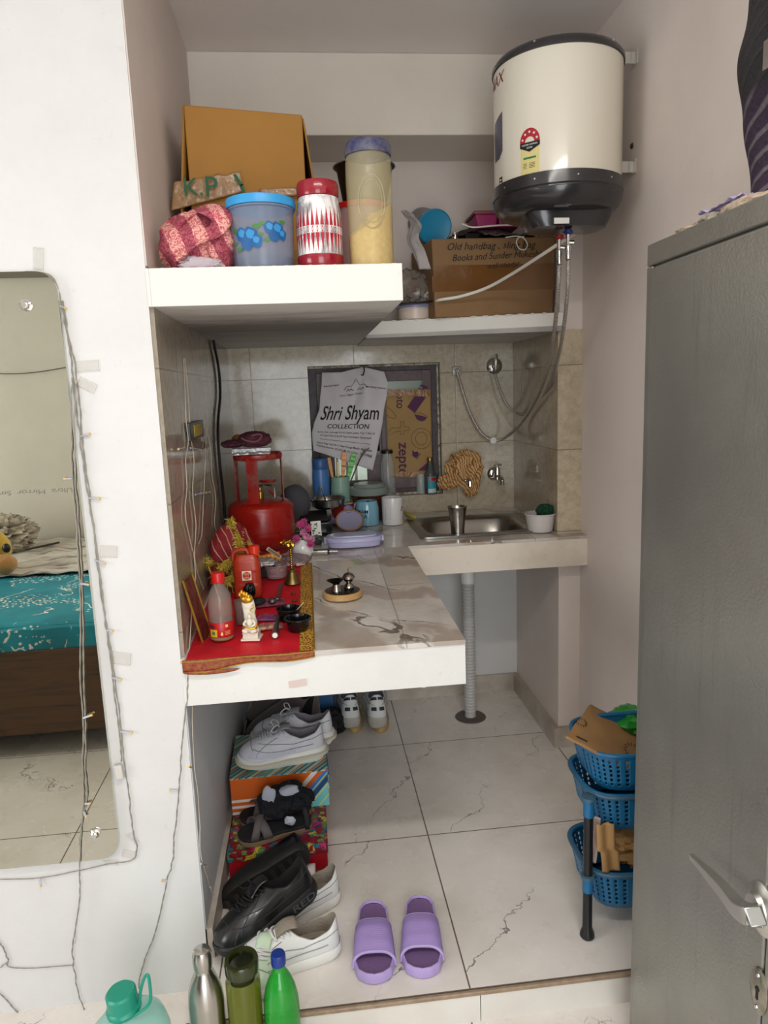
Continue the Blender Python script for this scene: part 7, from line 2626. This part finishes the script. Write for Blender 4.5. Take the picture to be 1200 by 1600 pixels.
ztop = at(437, 1489, Y=BY).z
H = ztop - ZF
gbt = thing('green_bottle', 'bright green plastic bottle with a blue cap, rightmost of the three', 'bottle', (x_, BY, ZF + .0005))
r = .0395
GRB = M('bright green clear plastic', '#17a52e', .06, see=.38, spec=.8)
MB().lathe([(0, .001), (r * .8, .001), (r * .97, .012), (r, .03), (r, H * .56), (r * .97, H * .64), (r * .84, H * .73), (r * .62, H * .81), (r * .40, H * .865), (r * .33, H * .885), (r * .33, H * .905), (r * .38, H * .907), (r * .38, H * .915), (r * .33, H * .917), (r * .33, H * .93)], 56, wob=lambda a, z: 1 + .006 * cos(5 * a + z * 30)).build('bottle', GRB, gbt)
MB().lathe([(r * .36, H * .915), (r * .41, H * .917), (r * .41, H * .985), (r * .36, H), (0, H)], 48, wob=lambda a, z: 1 + .012 * cos(a * 36)).build('cap', M('royal blue plastic', '#14307c', .35), gbt)
# big water can with a mint cap
CY = 1.36
q = at(216, 1600, Y=CY)
zc_top = at(202, 1540, Y=CY).z
wc = thing('water_jug', 'large clear water jug with a teal cap and ring handle at the bottom left', 'jug', (q.x - .004, CY, ZF + .0005), rot=(radians(2), radians(-4), 0))
H = zc_top - ZF
r = .083
JUG = M('mint clear plastic', '#9fd6cc', .06, see=.5, spec=.8)
MB().lathe([(0, .001), (r * .9, .001), (r, .01), (r, H * .45), (r * 1.0, H * .62), (r * .93, H * .70), (r * .70, H * .765), (r * .40, H * .81), (r * .30, H * .83), (r * .30, H * .87)], 64, wob=lambda a, z: 1 + .010 * cos(6 * a) * (1 if z < H * .7 else .6)).build('jug_body', JUG, wc)
MINT = M('teal plastic', '#138a72', .35)
MB().lathe([(r * .30, H * .845), (r * .42, H * .848), (r * .43, H * .87), (r * .40, H * .885), (r * .38, H * .89), (r * .375, H * .985), (r * .33, H * 1.0), (0, H * 1.003)], 48, wob=lambda a, z: 1 + .01 * cos(a * 40)).build('cap', MINT, wc)
a0 = V((r * .40, -.005, H * .875))
tq_ = at(250, 1517, Y=CY) - V((q.x - .004, CY, ZF))
MB().tube(crom([a0, a0.lerp(tq_, .5) + V((-.004, 0, .004)), tq_ + V((-.006, 0, -.004)), tq_ + V((.0, 0, .0)), tq_ + V((.003, -.004, -.010)), a0.lerp(tq_, .5) + V((.012, -.012, -.022)), a0 + V((-.004, -.020, -.004))], 6), .0032, 8).build('ring_handle', MINT, wc)

# ================================================================ blue basket rack by the right wall
BLK = M('blue basket plastic', '#115f8a', .4, bump=(20, .05))
GBL = M('grey blue ring plastic', '#39596b', .45)
FX, FY = .652, 1.588
zb_ = lambda v_: at(917, v_, Y=FY).z
rk = thing('basket_rack', 'two tier blue plastic basket rack with black posts beside the steel cupboard', 'basket rack', (FX, FY, 0))
RW, RD = .33, .235      # footprint right and back of the front left post
z1, z2, z3, z4, z5 = zb_(1392), zb_(1372), zb_(1275), zb_(1250), zb_(1182)
posts = [(0, 0), (RW - .012, 0), (RW * .62, RD - .05)]
for (dx, dy) in posts:
    mb = MB().lathe([(0, .001), (.016, .001), (.019, .006), (.018, .016), (.0125, .030), (.012, z1)], 24, c=(dx, dy, 0))
    pe = mb.build('post', M('black post plastic', '#121315', .35), rk)
    MB().lathe([(.012, z1), (.0135, z1), (.0135, z2 + .004)], 24, c=(dx, dy, 0)).build('post_sleeve', BLK, rk)
    MB().lathe([(.012, z2), (.012, z3)], 24, c=(dx, dy, 0)).build('post', M('black post plastic', '#121315', .35), rk)
    MB().lathe([(.012, z3), (.0135, z3), (.0135, z4 + .01), (0, z4 + .01)], 24, c=(dx, dy, 0)).build('post_sleeve', BLK, rk)
    for zz_ in (z2 + .006, z4 + .006):
        MB().lathe([(0, -.004), (.018, -.004), (.018, .004), (.010, .006), (0, .006)], 24, c=(dx, dy, zz_)).build('ring', GBL, rk)
bcx, bcy = RW / 2 + .002, RD / 2 - .022


def basket(zlo, zhi, sh, name='basket'):
    ex, ey = RW / 2 - .006, RD / 2 - .003

    def fn(a, b):
        k = interp([0, .25, 1], [.80, .90, 1.0], b)
        x_, y_ = rr(a, ex * k, ey * k, .55)
        return V((bcx + x_, bcy + y_, lerp(zlo, zhi, b)))
    # slots: alternating columns of small holes
    def skip(i, j):
        return j >= 3 and j <= 20 and (i % 6) in (2, 3) and (j % 3) != 0
    mb = MB().grid(fn, 216, 24, cu=True, skip=skip)
    mb.grid(lambda a, b: (lambda q: V((bcx + (q.x - bcx) * b, bcy + (q.y - bcy) * b, zlo)))(fn(a, 0)), 72, 3, cu=True)
    e = mb.build(name, BLK, rk, solid=.003)
    MB().tube([fn(i / 90, 1.) for i in range(90)], .006, 8, closed=True).build('rim', BLK, e)
    return e


z6 = at(985, 1312, Y=FY - .01).z
z7 = at(985, 1435, Y=FY - .01).z
basket(max(.03, z7 + .02), z2 + .01, 0)
basket(z6 + .02, z4 + .01, 0)
basket(z4 + .012, z5, 0)
for zz_ in (z4 + .008, z2 + .010):
    MB().tube([V((bcx + rr(i / 90, RW / 2 - .003, RD / 2 + .001, .55)[0], bcy + rr(i / 90, RW / 2 - .003, RD / 2 + .001, .55)[1], zz_)) for i in range(90)], .0055, 8, closed=True).build('ring_band', GBL, rk)
# contents
KB = M('kraft paper bag', '#a07a4a', .75, var=(8, '#80603a', .6), bump=(16, .5))
bc0 = V((FX + bcx, FY + bcy, 0))
tag(MB().blob((0, 0, .0), (.12, .078, .060), 3, .32, fr=2.6, seg=60).build('paper_bag', KB, loc=(bc0.x + .03, bc0.y - .01, z2 + .045)), 'crumpled brown paper bag filling the lower blue basket', 'paper bag')
q = at(935, 1345, Y=1.575)
tag(MB().grid(lambda a, b: V((lerp(-.018, .028, a) + .018 * b * (1 if b > .5 else 0), -.004 * sin(a * 8) - .008 * sin(b * 3), lerp(.09, -.045, b) + .004 * nz(a * 5, b * 5))), 10, 20).build('paper_flap', KB, loc=q + V((.012, .004, .01)), solid=.002), 'folded brown paper flap hanging over the rim of the lower basket', 'paper')
WPA = M('white pink paper', '#c7b3ac', .7, var=(18, '#8f6d69', .7), bump=(14, .6))
tag(MB().grid(lambda a, b: V((lerp(-.012, .014, a) * (1.2 - .5 * b), -.006 * sin(a * 7 + b * 3), lerp(.085, -.04, b))), 10, 20).build('paper_scrap', WPA, loc=at(927, 1325, Y=1.60), solid=.0015), 'pale printed paper scrap between the black post and the brown flap', 'paper')
# flattened kraft bag on the top, green wrapper behind
c4 = [at(886, 1164, Y=1.60), at(924, 1112, Y=1.83), at(1008, 1155, Y=1.83), at(1010, 1232, Y=1.575)]
kb0 = sum(c4, V()) / 4
c4 = [a - kb0 for a in c4]
kb = thing('flat_paper_bag', 'flattened brown paper bag lying across the top of the blue basket', 'paper bag', kb0 + V((-.004, 0, .022)))
MB().grid(lambda a, b: c4[0].lerp(c4[1], b).lerp(c4[3].lerp(c4[2], b), a) + V((0, 0, .006 * nz(a * 4, b * 4, 2))), 20, 20).build('bag', KB, kb, solid=.003)
mb = MB()
f = lambda a, b: c4[0].lerp(c4[1], b).lerp(c4[3].lerp(c4[2], b), a) + V((0, -.0025, .004 + .006 * nz(a * 4, b * 4, 2)))
for (ca, cb_, R0) in ((.04, .45, .10), (.84, .42, .16)):
    for k in range(16):
        an = 2 * pi * k / 16
        mb.ribbon([f(min(1, max(0, ca + R0 * .7 * cos(an))), cb_ + R0 * .7 * sin(an)), f(min(1, max(0, ca + R0 * cos(an))), cb_ + R0 * sin(an))], .0018, (0, -.7, .7), .0005)
mb.ribbon([f(.10, .12), f(.24, .10)], .004, (0, -.7, .7), .0005)
o = mb.build('print', INK, kb)
q = at(972, 1130, Y=1.83)
tag(MB().blob((0, 0, 0), (.07, .05, .035), 5, .3, seg=30).build('green_wrapper', M('shiny green wrapper', '#1f8a2e', .2, coat=.4), loc=q + V((.03, -.01, .012))), 'shiny green wrapper at the back of the top basket', 'wrapper')
# ================================================================ fairy lights, cables, tape
WM = M('clear grey wire', '#8e887d', .35)
WM2 = M('cream wire', '#c2b9a5', .4)
BULB = M('clear bulb plastic', '#cfcdd6', .1, see=.35)
YTIP = M('yellow led tip', '#d9b45a', .4)
YF = YP - .004


def strand(lab, pts, plane, bulbs=(), mat=WM, r=.0010, tw=.0011, sd=0, cat='string lights', name='string_light', n_=7, off=0.):
    fn = (lambda u, v: at(u, v, Y=plane)) if plane > 0 else (lambda u, v: at(u, v, X=plane))
    P = crom([fn(*a) for a in pts], n_)
    o0 = P[0].copy()
    e = thing(name, lab, cat, o0)
    Q = []
    for i, q in enumerate(P):
        j = V((nz(i * .35, sd) * .0035, nz(i * .3, sd, 5) * .001, 0))
        if plane < 0:
            j = V((abs(j.y) + .0, j.x, 0))
        else:
            j.y = -abs(j.y)
        Q.append(q + j - o0)
    for k in (0, 1):
        R = [q + V((cos(i * 1.3 + k * pi) * tw * (0 if plane < 0 else 1), (cos(i * 1.3 + k * pi) * tw if plane < 0 else sin(i * 1.3 + k * pi) * .0004), 0)) for i, q in enumerate(Q)]
        MB().tube(R, r, 6).build('wire', mat, e)
    for (u, v, du, dv) in bulbs:
        a_ = fn(u, v) - o0
        b_ = fn(u + du, v + dv) - o0 + (V((.004, 0, 0)) if plane < 0 else V((0, -.004, 0)))
        d_ = (b_ - a_)
        bu = MB().tube([a_, a_ + d_ * .8], .0024, 8).build('bulb', BULB, e)
        MB().tube([a_ + d_ * .8, b_], .0026, 8).build('bulb_tip', YTIP, bu)
    return e


strand('fairy light wire running down the right edge of the mirror with sideways bulbs', [(40, 424), (66, 426), (84, 436), (95, 470), (103, 510), (111, 560), (115, 600), (121, 650), (127, 700), (134, 750), (142, 800), (150, 850), (157, 905), (163, 950), (169, 1000), (175, 1050), (181, 1100), (187, 1150), (190, 1190)], YF,
       [(92, 477, 12, 6), (118, 604, 2, -9), (126, 682, 16, -4), (138, 778, 20, 1), (148, 875, 18, 6), (167, 985, 11, 1), (176, 1059, 15, 3), (188, 1143, 20, 1)], sd=1)
strand('second fairy light wire beside the mirror edge, ending at the taped bottom corner', [(98, 470), (106, 520), (118, 575), (125, 640), (130, 700), (138, 760), (147, 830), (153, 890), (163, 960), (172, 1010), (182, 1080), (190, 1150), (196, 1205), (203, 1255), (207, 1295), (214, 1325), (206, 1344), (170, 1350), (120, 1361), (60, 1372), (0, 1374)], YF, [(62, 1372, 3, 12)], sd=2)
strand('fairy light wire hanging straight down over the mirror glass', [(113, 590), (111, 640), (112, 700), (114, 760), (120, 830), (124, 900), (126, 980), (125, 1060), (130, 1130), (129, 1200), (131, 1250), (127, 1300), (124, 1360), (125, 1400), (118, 1450), (113, 1490), (117, 1520), (122, 1550), (132, 1578)], YF - .016,
       [(112, 748, -12, 0), (130, 1122, 15, -6), (131, 1268, 4, 8), (117, 1464, 1, 8)], mat=WM, sd=3)
strand('second wire of the pair hanging over the mirror glass', [(118, 600), (117, 700), (119, 770), (125, 850), (129, 930), (130, 1010), (131, 1080), (134, 1140), (133, 1200), (136, 1245), (128, 1285), (124, 1320)], YF - .016, [(126, 912, 14, 1), (133, 1256, 9, -2)], sd=4)
strand('fairy light wire falling along the niche corner down to the water jug', [(292, 1030), (294, 1060), (291, 1100), (285, 1160), (281, 1210), (278, 1260), (272, 1310), (270, 1345), (262, 1372), (252, 1420), (240, 1465), (226, 1500), (218, 1530), (217, 1545)], YF, [(289, 1033, -7, 2), (278, 1235, -13, -1), (262, 1376, -9, -1)], sd=5)
strand('fairy light wire crossing the lower pillar left of the water jug', [(-10, 1462), (4, 1480), (12, 1497), (13, 1510), (40, 1513), (75, 1511), (116, 1508)], YF, sd=6)
strand('fairy light wire dropping to the lower left corner of the pillar', [(-10, 1545), (10, 1562), (30, 1585), (56, 1604)], YF, sd=7)
strand('fairy light wire along the foot of the pillar to the water jug', [(60, 1604), (95, 1594), (130, 1582), (150, 1577), (178, 1570)], YF, sd=8)
strand('short wire kinked below the first crossing wire', [(0, 1512), (8, 1506), (13, 1503)], YF, sd=18)
# inside the niche
XW = XL + .012
strand('pale fairy light wire on the left tiles hanging past the wall switch', [(287, 560), (289, 610), (291, 660), (294, 690), (290, 720), (292, 760), (289, 800), (296, 840), (303, 870), (305, 905), (300, 950), (296, 1010), (292, 1032)], XW, [(298, 700, 14, 3), (288, 700, -12, 2)], WM2, .0012, sd=9)
strand('second pale wire beside it with crossing bulbs', [(289, 560), (294, 620), (298, 680), (303, 720), (301, 770), (306, 820), (304, 870), (312, 905), (318, 920)], XW, [(305, 773, 16, -3)], WM2, .0012, sd=10)
strand('pale wire on the tiles between the wall switch and the black cable', [(322, 668), (321, 710), (319, 760), (317, 800), (315, 835), (310, 850)], XW, [(318, 770, 8, -1)], WM2, .0012, sd=11)
strand('pale wire hanging nearest to the black cable', [(322, 668), (329, 700), (331, 740), (337, 780), (335, 815), (338, 830)], XW, [], WM2, .0012, sd=12)
strand('thin wire end with a clear plug on the grey wall below the counter', [(300, 1100), (301, 1150), (304, 1200), (309, 1240), (312, 1290), (313, 1330), (320, 1360), (328, 1385)], XL + .008, [(302, 1200, -10, -2), (314, 1350, 8, 3), (328, 1386, 3, 13)], WM2, .0011, sd=13)
P = crom([at(u, v, X=XL + .016) for u, v in [(333, 527), (336, 545), (340, 565), (343, 590), (344, 620), (341, 655), (341, 690), (344, 730), (348, 765), (351, 800), (352, 830)]], 8)
o0 = P[0].copy()
bkc = thing('power_cable', 'thick black twin cable hanging from the shelf beside the gas cylinder', 'cable', o0)
for k in (-1, 1):
    MB().tube([q - o0 + V((0, k * .0048, 0)) for q in P], .0044, 8).build('cable', M('black cable rubber', '#16171b', .35), bkc)
# wall switch
q4 = [at(291, 662, X=XL + .010), at(314, 655, X=XL + .010), at(314, 682, X=XL + .010), at(293, 690, X=XL + .010)]
sw = thing('wall_switch', 'small black framed switch with a yellow sticker on the left tiles', 'switch', q4[3])
ya, yb_, za_, zb2 = q4[3].y, q4[2].y, (q4[3].z + q4[2].z) / 2, (q4[0].z + q4[1].z) / 2
MB().box((0, 0, 0), (.010, yb_ - ya, zb2 - za_)).build('frame', BLACKP, sw, bev=.002)
MB().box((.0102, (yb_ - ya) * .25, (zb2 - za_) * .18), (.0115, (yb_ - ya) * .80, (zb2 - za_) * .82)).build('sticker', M('mottled yellow', '#c2a92a', .5, var=(160, '#6a5a1a', .8)), sw)
# cord sagging on the far wall reflected in the mirror
strand('thin dark wire sagging across the rear wall, reflected in the mirror', [(0, 0), (1, 1)], YF, sd=14) if False else None
P = [V((lerp(-2.15, -1.50, t), -1.565, 1.66 - .030 * sin(pi * min(1, t * 1.05)))) for t in [i / 24 for i in range(25)]]
o0 = P[0].copy()
tag(MB().tube([q - o0 for q in P], .0028, 6).build('wall_wire', M('dark wire', '#4b443b', .5), loc=o0), 'thin dark wire sagging along the rear wall, seen in the mirror', 'wire')
# connector block at the mirror edge
q = at(186, 1206, Y=YF - .006)
tag(MB().box((-.0095, -.006, -.018), (.0095, .005, .018)).build('wire_connector', M('milky connector plastic', '#c9c4bd', .35), loc=q, rot=(0, radians(-4), 0), bev=.003), 'small milky plastic connector block on the wire at the mirror edge', 'connector')
# strips of clear tape on the pillar
for i, (u, v, w, h, r, lab) in enumerate([(136, 572, .052, .024, -2, 'clear tape strip holding the wires at the upper mirror edge'), (136, 602, .040, .022, 30, 'slanting clear tape strip just below the upper one'), (170, 862, .038, .028, 5, 'clear tape strip beside the mirror level with the bed top reflection'), (189, 1029, .046, .030, 12, 'clear tape strip beside the mirror level with the counter front'), (60, 404, .022, .046, 6, 'clear tape strip above the top corner of the mirror'), (207, 1310, .014, .032, -35, 'uppermost clear tape scrap at the bottom corner of the mirror'), (202, 1335, .034, .020, 20, 'lower clear tape scrap at the bottom corner of the mirror'), (172, 1348, .036, .014, 5, 'clear tape strip along the wire under the mirror')]):
    q = at(u, v, Y=YP - .0022)
    mb = MB().grid(lambda a, b: V(((a - .5) * w, -.0012 * abs(nz(a * 6, b * 4, i)), (b - .5) * h)), 10, 6)
    tag(mb.build('tape_strip', M('clear wall tape', '#f2f0ec', .15, see=.72), loc=q, rot=(0, radians(r), 0), solid=.0004), lab, 'tape')
bpy.context.view_layer.update()
